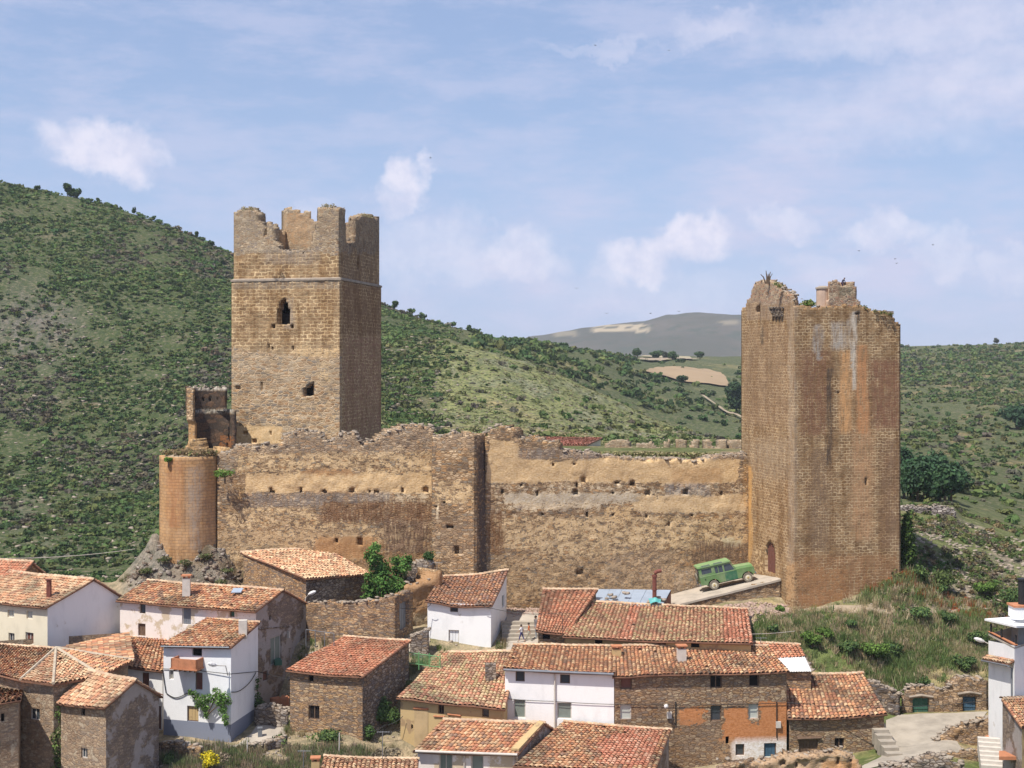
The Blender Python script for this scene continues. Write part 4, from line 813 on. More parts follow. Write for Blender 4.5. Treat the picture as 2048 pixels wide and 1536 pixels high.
STD = [(1040, 895, 1500, 918, 5, .6, (.28, .23, .19)), (978, 1020, 1010, 1110, 7, .8, (.22, .12, .06)), (1380, 1085, 1510, 1125, 9, .8, (.20, .13, .08)), (1330, 965, 1420, 990, 6, .4, (.35, .33, .32)), (1210, 1100, 1350, 1200, 20, .25, (.40, .30, .22)), (1340, 1140, 1420, 1190, 10, .3, (.40, .34, .28)), (1490, 915, 1500, 1100, 3, .4, (.5, .28, .1))]
mk('wall_section', v5[0], v5[1], M['curtain'], cur, uv=v5[2], vat=castle_attrs(v5[0], PLD, STD, 5))
crest(dA, dB, tD, 360, cur, 8, .14, .40, 1.3)
# dry grass on the wall walk
px_ = rng.uniform(1120, 1480, 500); V, Fq, C = leafcloud(rng, [(gx(x, 106.5), 106.9 + (x - 1120) / 360 * 2.2, gz(907 + (x - 1120) * .02, 106.5), .7, .5, .22) for x in np.linspace(1120, 1475, 26)], 2200, .16, [(.26, .24, .11), (.33, .28, .16), (.18, .20, .08)], .2)
tag(mk('grass', V, Fq, M['leaf'], fcol=C), 'grass along the top of the right part of the curtain wall', None, None, 'stuff')

# --- rear wall with little battlements and farm building behind --------------------
rw = thing('rear_battlements', 'row of small stone merlons standing behind the curtain wall near the gate tower', 'wall', W(1400, 905, 124))
rA, rB = plan(1205, 124), plan(1492, 124)
prof = [(1205, 905), (1210, 888), (1222, 882), (1253, 884), (1256, 893), (1270, 896), (1275, 886), (1300, 885), (1312, 893), (1324, 900)]
for a_, b2 in ((1326, 1341), (1354, 1374), (1385, 1398), (1411, 1426), (1440, 1454), (1464, 1488)): prof += [(a_ - 1, 899), (a_, 881), (b2, 881), (b2 + 1, 899)]
v, f, u = cellwall(rA, rB, gz(925, 124), top_px(rA, rB, prof, .1, 9), .6, .2, .18, None, .06, 61); mk('wall_section', v, f, M['crown'], rw, uv=u, vat=castle_attrs(v, (), [(1200, 870, 1500, 900, 5, .2, (.4, .33, .26))], 4))

# --- gate tower ---------------------------------------------------------------------
gB = plan(1586, 100.0)          # near corner; left face runs back-left, right face runs to the right
f_ = math.radians(13.4); dr_ = np.array([math.cos(f_), math.sin(f_)]); dl2 = np.array([-math.sin(f_), math.cos(f_)])
def solve(Bp, d, px): k = (px - CX) / F; return (k * Bp[1] - Bp[0]) / (d[0] - k * d[1])
gR = gB + dr_ * solve(gB, dr_, 1801); gL = gB + dl2 * solve(gB, dl2, 1482.5); gK = gR + gL - gB
gt = thing('gate_tower', 'tall square gate tower with streaked masonry and arched door, right of the wall', 'tower', (*((gR + gL) / 2), gz(1210, 100)))
zG = gz(1250, 100)
tGL = top_px(gL, gB, [(1483, 617), (1491, 616), (1494, 600), (1501, 598), (1503, 582), (1508, 568), (1520, 563), (1530, 560), (1556, 571), (1560, 580), (1575, 588), (1584, 592), (1586, 610)], .06, 11)
tGR = top_px(gB, gR, [(1586, 606), (1590, 612), (1620, 616), (1655, 614), (1722, 610), (1730, 618), (1760, 622), (1786, 628), (1788, 640), (1795, 642), (1796, 650), (1801, 651)], .07, 12)
hl = hole_px(gL, gB, [(1530, 1080, 1551, 1147, 'arch', .8), (1517, 622, 1521, 656, 'r', .35), (1511, 608, 1521, 626, 'slant', .35)], .5)
w1 = cellwall(gL, gB, zG, tGL, .9, .16, .17, hl, .022, 71); 
w2 = cellwall(gB, gR, zG, tGR, .9, .17, .17, hole_px(gB, gR, [(1729, 958, 1736, 968, 'r', .35), (1712, 624, 1717, 632, 'r', .5), (1673, 784, 1677, 789, 'r', .3), (1690, 596, 1693, 600, 'r', .3)], .4), .022, 72)
w3 = cellwall(gR, gK, zG, lambda s: gz(650, 102) + .1 * math.sin(s * 4), .9, .5, .4, None, .03, 73); w4 = cellwall(gK, gL, zG, lambda s: gz(640, 106) + .2 * math.sin(s * 3), .9, .5, .4, None, .03, 74)
V, Fq, U = addw([w1, w2, w3, w4])
PLG = [(1610, 640, 1650, 700, 9, .3, (.38, .32, .27)), (1592, 1130, 1700, 1215, 18, .62, (.42, .24, .12)), (1480, 860, 1586, 930, 10, .45, (.38, .28, .18)), (1505, 1090, 1530, 1150, 7, .5, BUFF), (1525, 1052, 1558, 1085, 7, .55, (.45, .32, .2)), (1570, 1120, 1600, 1200, 6, .6, (.48, .31, .17))]
STG = [(1702, 622, 1713, 780, 4, .68, (.60, .53, .43)), (1696, 640, 1703, 740, 3, .6, (.50, .44, .36)), (1664, 645, 1690, 700, 8, .7, (.44, .39, .33)), (1628, 650, 1644, 725, 6, .7, (.36, .32, .28)), (1680, 700, 1702, 870, 8, .9, (.56, .31, .14)), (1712, 690, 1735, 870, 5, .85, (.48, .24, .11)), (1600, 700, 1660, 870, 14, .6, (.20, .10, .06)), (1740, 720, 1800, 860, 12, .7, (.22, .11, .065)), (1705, 860, 1745, 1080, 12, .6, (.44, .25, .13)), (1652, 735, 1664, 930, 5, .8, (.10, .07, .05)), (1760, 880, 1800, 1100, 14, .5, (.22, .13, .08)), (1620, 900, 1660, 1100, 14, .6, (.20, .13, .08)),
       (1576, 630, 1592, 1130, 3, .35, (.40, .32, .24)), (1484, 650, 1586, 850, 20, .3, (.30, .20, .13)), (1500, 880, 1586, 960, 24, .3, (.38, .30, .21)), (1545, 615, 1568, 640, 4, .95, BLK), (1520, 655, 1525, 690, 3, .8, BLK), (1712, 620, 1718, 650, 3, .9, BLK), (1590, 1110, 1800, 1215, 12, .5, (.30, .15, .07)), (1492, 600, 1600, 640, 5, .4, (.36, .27, .2)), (1495, 930, 1502, 1150, 3, .8, (.58, .33, .12))]
M['gatetop'] = mat_rubble('gate_top_rubble', [(.42, .29, .19), (.36, .22, .14), (.50, .39, .27), (.30, .22, .17), (.45, .27, .18)], (.50, .38, .26), .38, .15, .05, castle=True, bstr=.9)
zc = V[Fq].mean(1); PX_, PY_ = topx(zc); hi = (PY_ + 8 * fbm(zc, .8, 3, 2) < 606) & (PX_ < 1590)
mk('wall', V, Fq, [M['gate'], M['gatetop']], gt, mi=hi.astype(int), vat=castle_attrs(V, PLG, STG, 15, 3.5), uv=U)
crest(gL, gB, tGL, 80, gt, 9, .12, .34, .9); crest(gB, gR, tGR, 70, gt, 10, .1, .3, .9)
mb = MB(); cg = (gR + gL) / 2; q = [cg + (c_ - cg) * .92 for c_ in (gL, gB, gR, gK)]; mb.prism([(*c_, gz(628, 102)) for c_ in q], (0, 0, .25)); mb.build('roof_slab', M['stonebit'], gt)
# ruined lump rising at the back of the left face
mA, mB_ = gL + dr_ * .9 + dl2 * -.5, gL + dr_ * 5.2 - dl2 * .6
v, f, u = cellwall(mA, mB_, gz(625, 105), top_px(mA, mB_, [(1495, 600), (1503, 575), (1515, 566), (1535, 560), (1557, 572), (1559, 583), (1575, 588), (1585, 600), (1592, 618)], .1, 13), 2.0, .18, .16, hole_px(mA, mB_, [(1533, 572, 1541, 586, 'r', .3)]), .14, 75); mk('ruined_top', v, f, M['gatetop'], gt, uv=u, vat=castle_attrs(v, (), [(1541, 570, 1552, 586, 2, .9, (.12, .08, .06))], 4))
# corner turret with two horns
uA2 = gB + dr_ * (solve(gB, dr_, 1655)) + dl2 * .25; uB2 = gB + dr_ * (solve(gB, dr_, 1724)) + dl2 * .25
tU = top_px(uA2, uB2, [(1655, 600), (1656, 561), (1676, 560), (1679, 573), (1698, 574), (1700, 562), (1711, 561), (1712, 588), (1716, 600), (1724, 612)], .05, 14)
v, f, u = cellwall(uA2, uB2, gz(622, 100.5), tU, 1.1, .16, .16, None, .06, 76); mk('corner_turret', v, f, M['gatetop'], gt, uv=u, vat=castle_attrs(v, [(1650, 572, 1660, 620, 3, .9, (.50, .36, .26))], [(1676, 573, 1706, 592, 5, .5, (.22, .20, .13))], 4, 2))
mb = MB(); c0 = uA2 + np.array([-.05, .75]); mb.tube([(*c0, gz(622, 101)), (*c0, gz(577, 101))], .52, 14); mb.build('round_stair_cap', mat_flat('pink_render', (.50, .36, .27), .9, .3, 2), gt)
mb = MB(); mb.tube([(*c0, gz(577, 101)), (*c0, gz(574, 101)), (*c0, gz(571, 101))], [.60, .58, .3], 14); mb.build('cap_stone', M['stonebit'], gt)
# corbels of the lost machicolation
mb = MB()
for k in range(4):
    s_, z_ = hit(gL, gB, 1549 + k * 6, 622); q = gL + (gB - gL) * s_; rz = math.atan2((gB - gL)[1], (gB - gL)[0]); nin = np.array([-(gB - gL)[1], (gB - gL)[0]]) / np.linalg.norm(gB - gL)
    for j in range(3): c_ = q - nin * (.08 + .12 * j); mb.box((*c_, z_ - .42 + .2 * j), (.13, .2, .2), rz)
    mb.box((*(q - nin * .2), z_ + .2), (.26, .55, .12), rz)
mb.build('corbel', M['graystone'], gt)
# door
s0, _ = hit(gL, gB, 1532, 1120); s1, _ = hit(gL, gB, 1549, 1120); nin = np.array([-(gB - gL)[1], (gB - gL)[0]]) / np.linalg.norm(gB - gL)
q0 = gL + (gB - gL) * s0 + nin * .16; q1 = gL + (gB - gL) * s1 + nin * .16; mb = MB(); w_ = q1 - q0
zt_, zb2 = gz(1084, 103), gz(1150, 103)
for k in range(5): a_ = q0 + w_ * (k / 5 + .01); b2 = q0 + w_ * ((k + 1) / 5 - .01); tt = abs((k + .5) / 5 - .5) * 2; zz = zt_ + .1; mb.prism([(*a_, zb2), (*b2, zb2), (*b2, zz), (*a_, zz)], (*(nin * .06), 0))
mb.build('door', M['redwood'], gt)
# dead stems and bush on top
mb = MB(); b0 = W(1535, 560, 104)
for dx, dz in ((-.45, .45), (-.1, .75), (.2, .65), (.32, .5), (.05, .5)): mb.tube([b0 + (dx * .3, 0, -.3), b0 + (dx * .7, 0, dz * .5), b0 + (dx * 1.2, 0, dz)], [.06, .05, .03], 5)
tag(mb.build('dead_stems', M['bark']), 'dead twigs sticking up from the left peak of the gate tower', 'plant')
bush('tower_bush', 'green bush growing on top of the gate tower between its two peaks', 'plant', 1616, 102.4, 1.9, 1.0, G2 + [(.30, .27, .14)], 520, .14, 21, z=gz(622, 102.4))
bl = [(gx(x, 101.5), 101.6, gz(yy, 101.5), .35, .3, .16) for x, yy in ((1592, 607), (1600, 609), (1640, 612), (1650, 610), (1735, 620), (1750, 622), (1765, 624), (1780, 628), (1728, 614), (1552, 567), (1560, 572))]
V, Fq, C = leafcloud(rng, bl, 700, .10, [(.30, .27, .14), (.17, .21, .07)], .1); tag(mk('grass', V, Fq, M['leaf'], fcol=C), 'wispy dry grass along the top of the gate tower', None, None, 'stuff')
bl = [(gx(x, 108.5), 109, gz(yy, 109), .4, .4, .18) for x, yy in ((650, 411), (662, 411), (727, 430), (738, 432), (500, 417), (486, 417))]
V, Fq, C = leafcloud(rng, bl, 420, .09, [(.36, .31, .18), (.28, .25, .14)], .1); tag(mk('grass', V, Fq, M['leaf'], fcol=C), 'dry grass on the corner merlons of the keep', None, None, 'stuff')
# ------------------------------------------------------------------ tiled roofs
TP_MIX = [(0.551, 0.245, 0.134), (0.635, 0.343, 0.192), (0.719, 0.490, 0.308), (0.465, 0.196, 0.124), (0.360, 0.196, 0.134), (0.275, 0.176, 0.134), (0.593, 0.294, 0.164), (0.657, 0.412, 0.250)]
TP = {'mix': (TP_MIX, [.18, .17, .13, .14, .12, .08, .10, .08]),
      'red': ([(0.582, 0.236, 0.144), (0.635, 0.294, 0.182), (0.529, 0.216, 0.134), (0.657, 0.372, 0.250), (0.445, 0.196, 0.134)], [.3, .25, .2, .15, .1]),
      'pale': ([(0.657, 0.353, 0.212), (0.699, 0.451, 0.288), (0.762, 0.549, 0.365), (0.551, 0.265, 0.164), (0.423, 0.236, 0.164)], [.25, .28, .2, .15, .12]),
      'dark': ([(0.445, 0.216, 0.134), (0.381, 0.196, 0.144), (0.296, 0.187, 0.154), (0.571, 0.334, 0.212), (0.508, 0.245, 0.144), (0.254, 0.176, 0.154)], [.22, .2, .18, .14, .16, .1]),
      'moss': ([(0.593, 0.334, 0.212), (0.677, 0.490, 0.308), (0.529, 0.412, 0.230), (0.613, 0.274, 0.182), (0.423, 0.236, 0.164)], [.25, .28, .15, .2, .12])}
def tile_roof(parent, quad, pal='mix', pitch=.27, expo=.36, seed=0, tri=None, sag=.05, over=(.30, .12, .0), ridge=True, zone=None, name='roof', label=None, thick=.10):
    """barrel tiles laid on the bilinear patch eave-left, eave-right, ridge-right, ridge-left; tri = clip triangle in (u,v)"""
    rg = np.random.default_rng(seed); E0, E1, R1, R0 = [np.array(q, float) for q in quad]
    oe, osd, orr = over
    d0 = (E0 - R0); d1 = (E1 - R1); E0 = E0 + d0 / np.linalg.norm(d0) * oe; E1 = E1 + d1 / np.linalg.norm(d1) * oe; R0 = R0 - d0 / np.linalg.norm(d0) * orr; R1 = R1 - d1 / np.linalg.norm(d1) * orr
    if not tri:
        s = (E1 - E0) / np.linalg.norm(E1 - E0) * osd; E0, E1 = E0 - s, E1 + s; s = (R1 - R0) / (np.linalg.norm(R1 - R0) + 1e-6) * osd; R0, R1 = R0 - s, R1 + s
    Lu = (np.linalg.norm(E1 - E0) + np.linalg.norm(R1 - R0)) / 2; Lv = (np.linalg.norm(R0 - E0) + np.linalg.norm(R1 - E1)) / 2
    nrm = np.cross(E1 - E0, R0 - E0); nrm /= np.linalg.norm(nrm)
    if nrm[2] < 0: nrm = -nrm
    def pos(u, v, h=0.0):
        p_ = (E0[None] * (1 - u)[:, None] + E1[None] * u[:, None]) * (1 - v)[:, None] + (R0[None] * (1 - u)[:, None] + R1[None] * u[:, None]) * v[:, None]
        sg = sag * fbm(P3(u * Lu, v * Lv, seed), .35, 3, seed) * 2.2 - sag * .8 * np.sin(np.pi * u) * 1.0
        return p_ + np.array([0, 0, 1.]) * sg[:, None] + nrm[None] * np.asarray(h)[..., None] if np.ndim(h) else p_ + np.array([0, 0, 1.]) * sg[:, None] + nrm[None] * h
    nu = max(2, int(Lu / pitch)); nv = max(2, int(round(Lv / expo))); iu, iv = np.meshgrid(np.arange(nu), np.arange(nv), indexing='ij'); iu = iu.ravel(); iv = iv.ravel(); n = len(iu)
    uc = (iu + .5) / nu + rg.uniform(-.06, .06, n) / nu; colj = rg.uniform(-.012, .012, nu)[iu]; v0 = iv / nv + rg.uniform(-.12, .12, n) / nv; v1 = v0 + 1.25 / nv
    keep_ = rg.uniform(0, 1, n) > .004
    if tri is not None:
        (a, b_, c) = [np.array(q, float) for q in tri]; pt = np.stack([uc, v0 + .5 / nv], 1)
        cr = lambda p_, q, r: (q[0] - p_[0]) * (r[:, 1] - p_[1]) - (q[1] - p_[1]) * (r[:, 0] - p_[0]); keep_ &= (cr(a, b_, pt) >= 0) & (cr(b_, c, pt) >= 0) & (cr(c, a, pt) >= 0)
    s = np.where(keep_)[0]; uc, v0, v1, iu_, iv_ = uc[s], v0[s], v1[s], iu[s], iv[s]; n = len(s)
    K = 5; th = np.linspace(0, math.pi, K); V = np.zeros((n, 2, K, 3)); tw = rg.uniform(-.08, .08, n) / nu; r0 = pitch * .46 * rg.uniform(.9, 1.08, n)
    for e_, vv, rr, hh in ((0, v0, 1.0, .045), (1, np.minimum(v1, 1.02), .84, .0)):
        for k in range(K):
            off = -np.cos(th[k]) * r0 * rr / Lu; h = np.sin(th[k]) * r0 * rr * .85 + hh + .012 * rg.uniform(-1, 1, n)
            V[:, e_, k] = pos(uc + off + (tw if e_ else -tw), vv) + nrm[None] * h[:, None]
    V = V.reshape(-1, 3); q = []
    for k in range(K - 1): q.append([k, k + 1, K + k + 1, K + k])
    Fq = (np.array(q)[None] + (np.arange(n) * 2 * K)[:, None, None]).reshape(-1, 4)
    cols, pr = TP[pal]; ci = rg.choice(len(cols), n, p=np.array(pr) / sum(pr)); C = np.array(cols)[ci]; C = C * .88 + .12 * C.mean(0); C = C * (.89, .89, .83); C = C * rg.uniform(.86, 1.14, (n, 1))
    age = sst(fbm(P3(uc * Lu, v0 * Lv, seed + 3.), .45, 4, seed + 2), 0, .45)[:, None]; C = C * (1 - .48 * age * np.array([1, .88, .8]))
    if zone: m_ = zone(uc, v0); C2 = np.array(TP['red'][0])[rg.integers(0, 4, n)] * rg.uniform(.9, 1.1, (n, 1)); C = np.where(m_[:, None], C2, C)
    roof = thing('roof', None, None, ORG[parent.name]) if False else None
    # bedding slab
    gu, gv = max(2, int(Lu / 1.0)), max(2, int(Lv / 1.0)); U_, V_ = np.meshgrid(np.linspace(0, 1, gu + 1), np.linspace(0, 1, gv + 1)); tp_ = pos(U_.ravel(), V_.ravel()); bt = tp_ - (0, 0, thick)
    if tri is None:
        SV = np.concatenate([tp_, bt]); NN = len(tp_); SF = []
        for j in range(gv):
            for i in range(gu): a = j * (gu + 1) + i; SF += [(a, a + 1, a + gu + 2, a + gu + 1), (a + NN, a + gu + 1 + NN, a + gu + 2 + NN, a + 1 + NN)]
        for i in range(gu): SF += [(i, i + NN, i + 1 + NN, i + 1)]; a = gv * (gu + 1) + i; SF += [(a, a + 1, a + 1 + NN, a + NN)]
        for j in range(gv): a = j * (gu + 1); b_ = a + gu + 1; SF += [(a, b_, b_ + NN, a + NN)]; a += gu; b_ += gu; SF += [(a, a + NN, b_ + NN, b_)]
        SV = SV; SF = np.array(SF)
    else:
        pts = np.array(tri, float); t3 = pos(pts[:, 0], pts[:, 1]); SV = np.concatenate([t3, t3 - (0, 0, thick)]); SF = np.array([(0, 1, 2, 2), (3, 5, 4, 4), (0, 3, 4, 1), (1, 4, 5, 2), (2, 5, 3, 0)])
    AV = [V]; AF = [Fq]; AC = [C.repeat(K - 1, 0)]; MI = [np.zeros(len(Fq), int)]
    o_ = len(V); AV.append(SV); AF.append(SF + o_); AC.append(np.tile((.2, .1, .06), (len(SF), 1))); MI.append(np.ones(len(SF), int)); o_ += len(SV)
    if ridge and tri is None:      # cap tiles along the ridge
        m_ = max(2, int(np.linalg.norm(R1 - R0) / .38)); dd = (R1 - R0) / np.linalg.norm(R1 - R0); hor = np.cross(dd, (0, 0, 1)); hor /= np.linalg.norm(hor)
        us = np.linspace(0, 1, m_ + 1); pa = pos(us[:-1], np.ones(m_)); pb = pos(us[1:], np.ones(m_)); CV = np.zeros((m_, 2, K, 3))
        for k in range(K):
            off = np.array([-math.cos(th[k]) * .15]) * hor[None, :] ; CV[:, 0, k] = pa + off + np.array([0, 0, 1.]) * (math.sin(th[k]) * .13 + .05); CV[:, 1, k] = pb + dd * .05 + off * .85 + np.array([0, 0, 1.]) * (math.sin(th[k]) * .11 + .02)
        CF = (np.array(q)[None] + (np.arange(m_) * 2 * K)[:, None, None]).reshape(-1, 4); AV.append(CV.reshape(-1, 3)); AF.append(CF + o_); MI.append(np.zeros(len(CF), int))
        AC.append((np.array([(.50, .36, .24), (.44, .30, .20), (.58, .42, .28)])[rg.integers(0, 3, m_)]).repeat(K - 1, 0))
    # small pieces of stone and broken tile lying on the roof edge
    V = np.concatenate(AV); Fq = np.concatenate(AF)
    Fl = Fq if tri is None else [tuple(dict.fromkeys(int(i) for i in f)) for f in Fq]
    o = mk(name, V, Fl, [M['tile'], M['tilebed']], parent, mi=np.concatenate(MI), fcol=np.clip(np.concatenate(AC), 0, 1), smooth=False, label=label); return o

# ------------------------------------------------------------------ houses
def wall_face(mb, P0, P1, z0, t0, t1, ops, inner, mi=0, peak=None, rev=.16):
    """flat wall P0->P1 (left to right from outside), openings [(s0,s1,za,zb)] recessed, sloping top t0->t1 with optional peak (s,z)"""
    P0 = np.array(P0, float); P1 = np.array(P1, float); L = np.linalg.norm(P1 - P0); d = (P1 - P0) / L; nin = np.array([-d[1], d[0]]); tl = min(t0, t1)
    if ops: tl = max([min(tl, max(z0 + .1, max(o_[3] for o_ in ops) + .02))]) if max(o_[3] for o_ in ops) < tl else tl
    pt = lambda s, z, dp=0: (P0[0] + d[0] * s * L + nin[0] * dp, P0[1] + d[1] * s * L + nin[1] * dp, z)
    top = lambda s: (t0 + (t1 - t0) * s) if peak is None else (t0 + (peak[1] - t0) * s / peak[0] if s < peak[0] else peak[1] + (t1 - peak[1]) * (s - peak[0]) / (1 - peak[0]))
    ss = sorted(set([0, 1] + [min(1, max(0, v)) for o_ in ops for v in o_[:2]])); zz = sorted(set([z0, tl] + [min(tl, max(z0, v)) for o_ in ops for v in o_[2:4]]))
    for a, b_ in zip(ss, ss[1:]):
        for c, e in zip(zz, zz[1:]):
            sm, zm = (a + b_) / 2, (c + e) / 2
            if any(o_[0] < sm < o_[1] and o_[2] < zm < o_[3] for o_ in ops): continue
            mb.quad(pt(a, c), pt(b_, c), pt(b_, e), pt(a, e), mi)
    pts = [pt(s, tl) for s in ss]; tp_ = [pt(1, t1)] + ([pt(peak[0], peak[1])] if peak else []) + [pt(0, t0)]
    if max(top(s) for s in (0, .5, 1)) > tl + .005: mb.poly(pts + tp_, mi)
    for (a, b_, c, e) in [o_[:4] for o_ in ops]:
        e = min(e, tl); mb.quad(pt(a, c), pt(a, c, rev), pt(a, e, rev), pt(a, e), mi); mb.quad(pt(b_, e), pt(b_, e, rev), pt(b_, c, rev), pt(b_, c), mi); mb.quad(pt(a, e), pt(a, e, rev), pt(b_, e, rev), pt(b_, e), mi); mb.quad(pt(a, c, rev), pt(a, c), pt(b_, c), pt(b_, c, rev), mi)
        inner.append((pt, a, b_, c, e, rev, L))
def fit_opening(root, spec, kind, col):
    """window or door set in a wall opening"""
    pt, a, b_, c, e, rev, L = spec; w = .07 / L; m_ = MB()
    if kind in ('hole',):
        m_.quad(pt(a, c, rev + .25), pt(b_, c, rev + .25), pt(b_, e, rev + .25), pt(a, e, rev + .25)); [m_.quad(pt(x_, c, rev), pt(x_, c, rev + .25), pt(x_, e, rev + .25), pt(x_, e, rev)) for x_ in (a, b_)]
        m_.quad(pt(a, e, rev), pt(b_, e, rev), pt(b_, e, rev + .25), pt(a, e, rev + .25)); m_.quad(pt(a, c, rev), pt(b_, c, rev), pt(b_, c, rev + .25), pt(a, c, rev + .25)); m_.build('window', M['dark'], root); return
    r2 = rev - .05
    def bar(mb_, s0, s1, z0, z1, d0=r2, th=.05):
        p_ = [pt(s0, z0, d0), pt(s1, z0, d0), pt(s1, z1, d0), pt(s0, z1, d0)]; q = np.array(pt(s0, z0, d0 + th)) - np.array(pt(s0, z0, d0)); mb_.prism(p_, q)
    door = kind.startswith('door'); fm = M[{'win': 'frame', 'winw': 'wood', 'windark': 'wood', 'shut': 'wood', 'door': 'wood', 'doord': 'wood', 'blind': 'frame', 'doorp': 'frame'}[kind]]
    bar(m_, a, a + w, c, e); bar(m_, b_ - w, b_, c, e); bar(m_, a + w, b_ - w, e - .06, e)
    if not door: bar(m_, a + w, b_ - w, c, c + .06)
    if kind in ('win', 'winw'): bar(m_, (a + b_) / 2 - w * .4, (a + b_) / 2 + w * .4, c + .06, e - .06)
    t = m_.build('door' if door else 'window', fm, root)
    g = MB(); p_ = [pt(a + w, c + (0 if door else .06), r2 + .03), pt(b_ - w, c + (0 if door else .06), r2 + .03), pt(b_ - w, e - .06, r2 + .03), pt(a + w, e - .06, r2 + .03)]
    q = np.array(pt(a, c, .03)) - np.array(pt(a, c, 0))
    if kind in ('shut', 'door', 'doorp', 'doord'):
        k = max(2, int((b_ - a) * L / .22)); ww = (b_ - a - 2 * w) / k
        for j in range(k): s_ = a + w + ww * j; g.prism([pt(s_ + ww * .04, c + .03, r2 + .02), pt(s_ + ww * .96, c + .03, r2 + .02), pt(s_ + ww * .96, e - .06, r2 + .02), pt(s_ + ww * .04, e - .06, r2 + .02)], q)
    else: g.prism(p_, q)
    g.build('leaf' if door else ('shutter' if kind == 'shut' else 'pane'), M[col], t)
def house(name, label, cat, A, B, C, D=None, base=1500, ridge=None, mat='white', mat2=None, ops=(), ops2=(), pal='mix', rq=None, seed=0, over=(.32, .15, .05), sill=True, sag=.05, zone=None, group=None, roofit=True, pitch=.27, z0=None):
    """A front-left, B front-right (near corner), C back-right, D back-left: (column, distance, row of wall top)"""
    PA, PB, PC = plan(*A[:2]), plan(*B[:2]), plan(*C[:2]); PD = PA + PC - PB if D is None else plan(*D[:2])
    zA, zB, zC = gz(A[2], A[1]), gz(B[2], B[1]), gz(C[2], C[1]); zD = zC + zA - zB if D is None else gz(D[2], D[1])
    if z0 is None: z0 = gz(base, B[1])
    root = thing(name, label, cat, (*((PA + PB + PC + PD) / 4), z0), group); mb = MB(); inner = []; inner2 = []
    def conv(P0, P1, rs):
        o = []
        for r in rs: s0, za = hit(P0, P1, r[0], r[1]); s1, _ = hit(P0, P1, r[2], r[1]); _, zb_ = hit(P0, P1, (r[0] + r[2]) / 2, r[3]); _, za = hit(P0, P1, (r[0] + r[2]) / 2, r[1]); o.append((max(.005, s0), min(.995, s1), zb_, za))
        return o
    pk = None; pkl = None
    if ridge:
        t, pyr = ridge[0], ridge[1]; RR = PB + (PC - PB) * t; RL = PA + (PD - PA) * t; zr = gz(pyr, RR[1]); zl = gz(ridge[2], RL[1]) if len(ridge) > 2 else zr; pk = (t, zr); pkl = (1 - t, zl)
    wall_face(mb, PA, PB, z0 - .6, zA - .04, zB - .04, conv(PA, PB, ops), inner); wall_face(mb, PB, PC, z0 - .6, zB - .04, zC - .04, conv(PB, PC, ops2), inner2, 1, (pk[0], pk[1] - .04) if pk else None)
    wall_face(mb, PC, PD, z0 - .6, zC - .04, zD - .04, [], []); wall_face(mb, PD, PA, z0 - .6, zD - .04, zA - .04, [], [], 0, (pkl[0], pkl[1] - .04) if pkl else None)
    mb.build('wall', [M[mat], M[mat2 or mat]], root)
    for sp, r in list(zip(inner, ops)) + list(zip(inner2, ops2)): fit_opening(root, sp, r[4] if len(r) > 4 else 'win', r[5] if len(r) > 5 else 'glass')
    if roofit:
        a, b_, c, d_ = (*PA, zA), (*PB, zB), (*PC, zC), (*PD, zD)
        if rq: tile_roof(root, [(*plan(*q[:2]), gz(q[2], q[1])) for q in rq], pal, seed=seed, over=over, sag=sag, zone=zone, pitch=pitch)
        elif ridge:
            tile_roof(root, (a, b_, (*RR, zr), (*RL, zl)), pal, seed=seed, over=(over[0], over[1], 0), sag=sag, zone=zone, pitch=pitch); tile_roof(root, (c, d_, (*RL, zl), (*RR, zr)), pal, seed=seed + 1, over=(over[0], over[1], 0), sag=sag, ridge=False, pitch=pitch)
        else: tile_roof(root, (a, b_, c, d_), pal, seed=seed, over=over, sag=sag, zone=zone, pitch=pitch)
    root['_'] = 0; del root['_']
    return root, (PA, PB, PC, PD, zA, zB, zC, zD)
def chimney(parent, px, D, y0, y1, w=.6, mat='stonehouse', cap=True, pot=False):
    """stack standing on a roof: column, distance, bottom row, top row"""
    c = W(px, y0, D); h = gz(y1, D) - c[2]; m_ = MB(); m_.box(c - (0, 0, .5), (w, w * .8, h + .5 - (.22 if cap else 0)), .1); roof = [o for o in bpy.data.objects if o.parent == parent and o.name.startswith('roof')]; pr = roof[0] if roof else parent
    ch = m_.build('chimney', M[mat], pr)
    if cap:
        m_ = MB(); z = c[2] + h
        for dx in (-.32, .32): m_.box((c[0] + dx * w, c[1], z - .22), (w * .22, w * .7, .16), .1)
        m_.box((c[0], c[1], z - .06), (w * 1.25, w * 1.1, .08), .1); ORG_ = m_.build('cap', M['brick' if mat != 'graymetal' else 'stonebit'], pr)
    return ch
def onwall(P0, P1, px, py, off):
    s, z = hit(P0, P1, px, py); d = (P1 - P0) / np.linalg.norm(P1 - P0); q = P0 + (P1 - P0) * s + np.array([d[1], -d[0]]) * off; return np.array([q[0], q[1], z])
def cable(name, label, pts, r=.022, sag=.0, mat='black'):
    m_ = MB(); P = []
    for a, b_ in zip(pts, pts[1:]):
        a = np.array(a, float); b_ = np.array(b_, float)
        for t in np.linspace(0, 1, 9, endpoint=False): P.append(a * (1 - t) + b_ * t - np.array([0, 0, sag * 4 * t * (1 - t)]))
    P.append(np.array(pts[-1], float)); m_.tube(P, r, 5); return tag(m_.build(name, M[mat]), label, 'cable')

M['whitepaint'] = mat_flat('white_paint', (.72, .72, .72), .6, .1, 3)
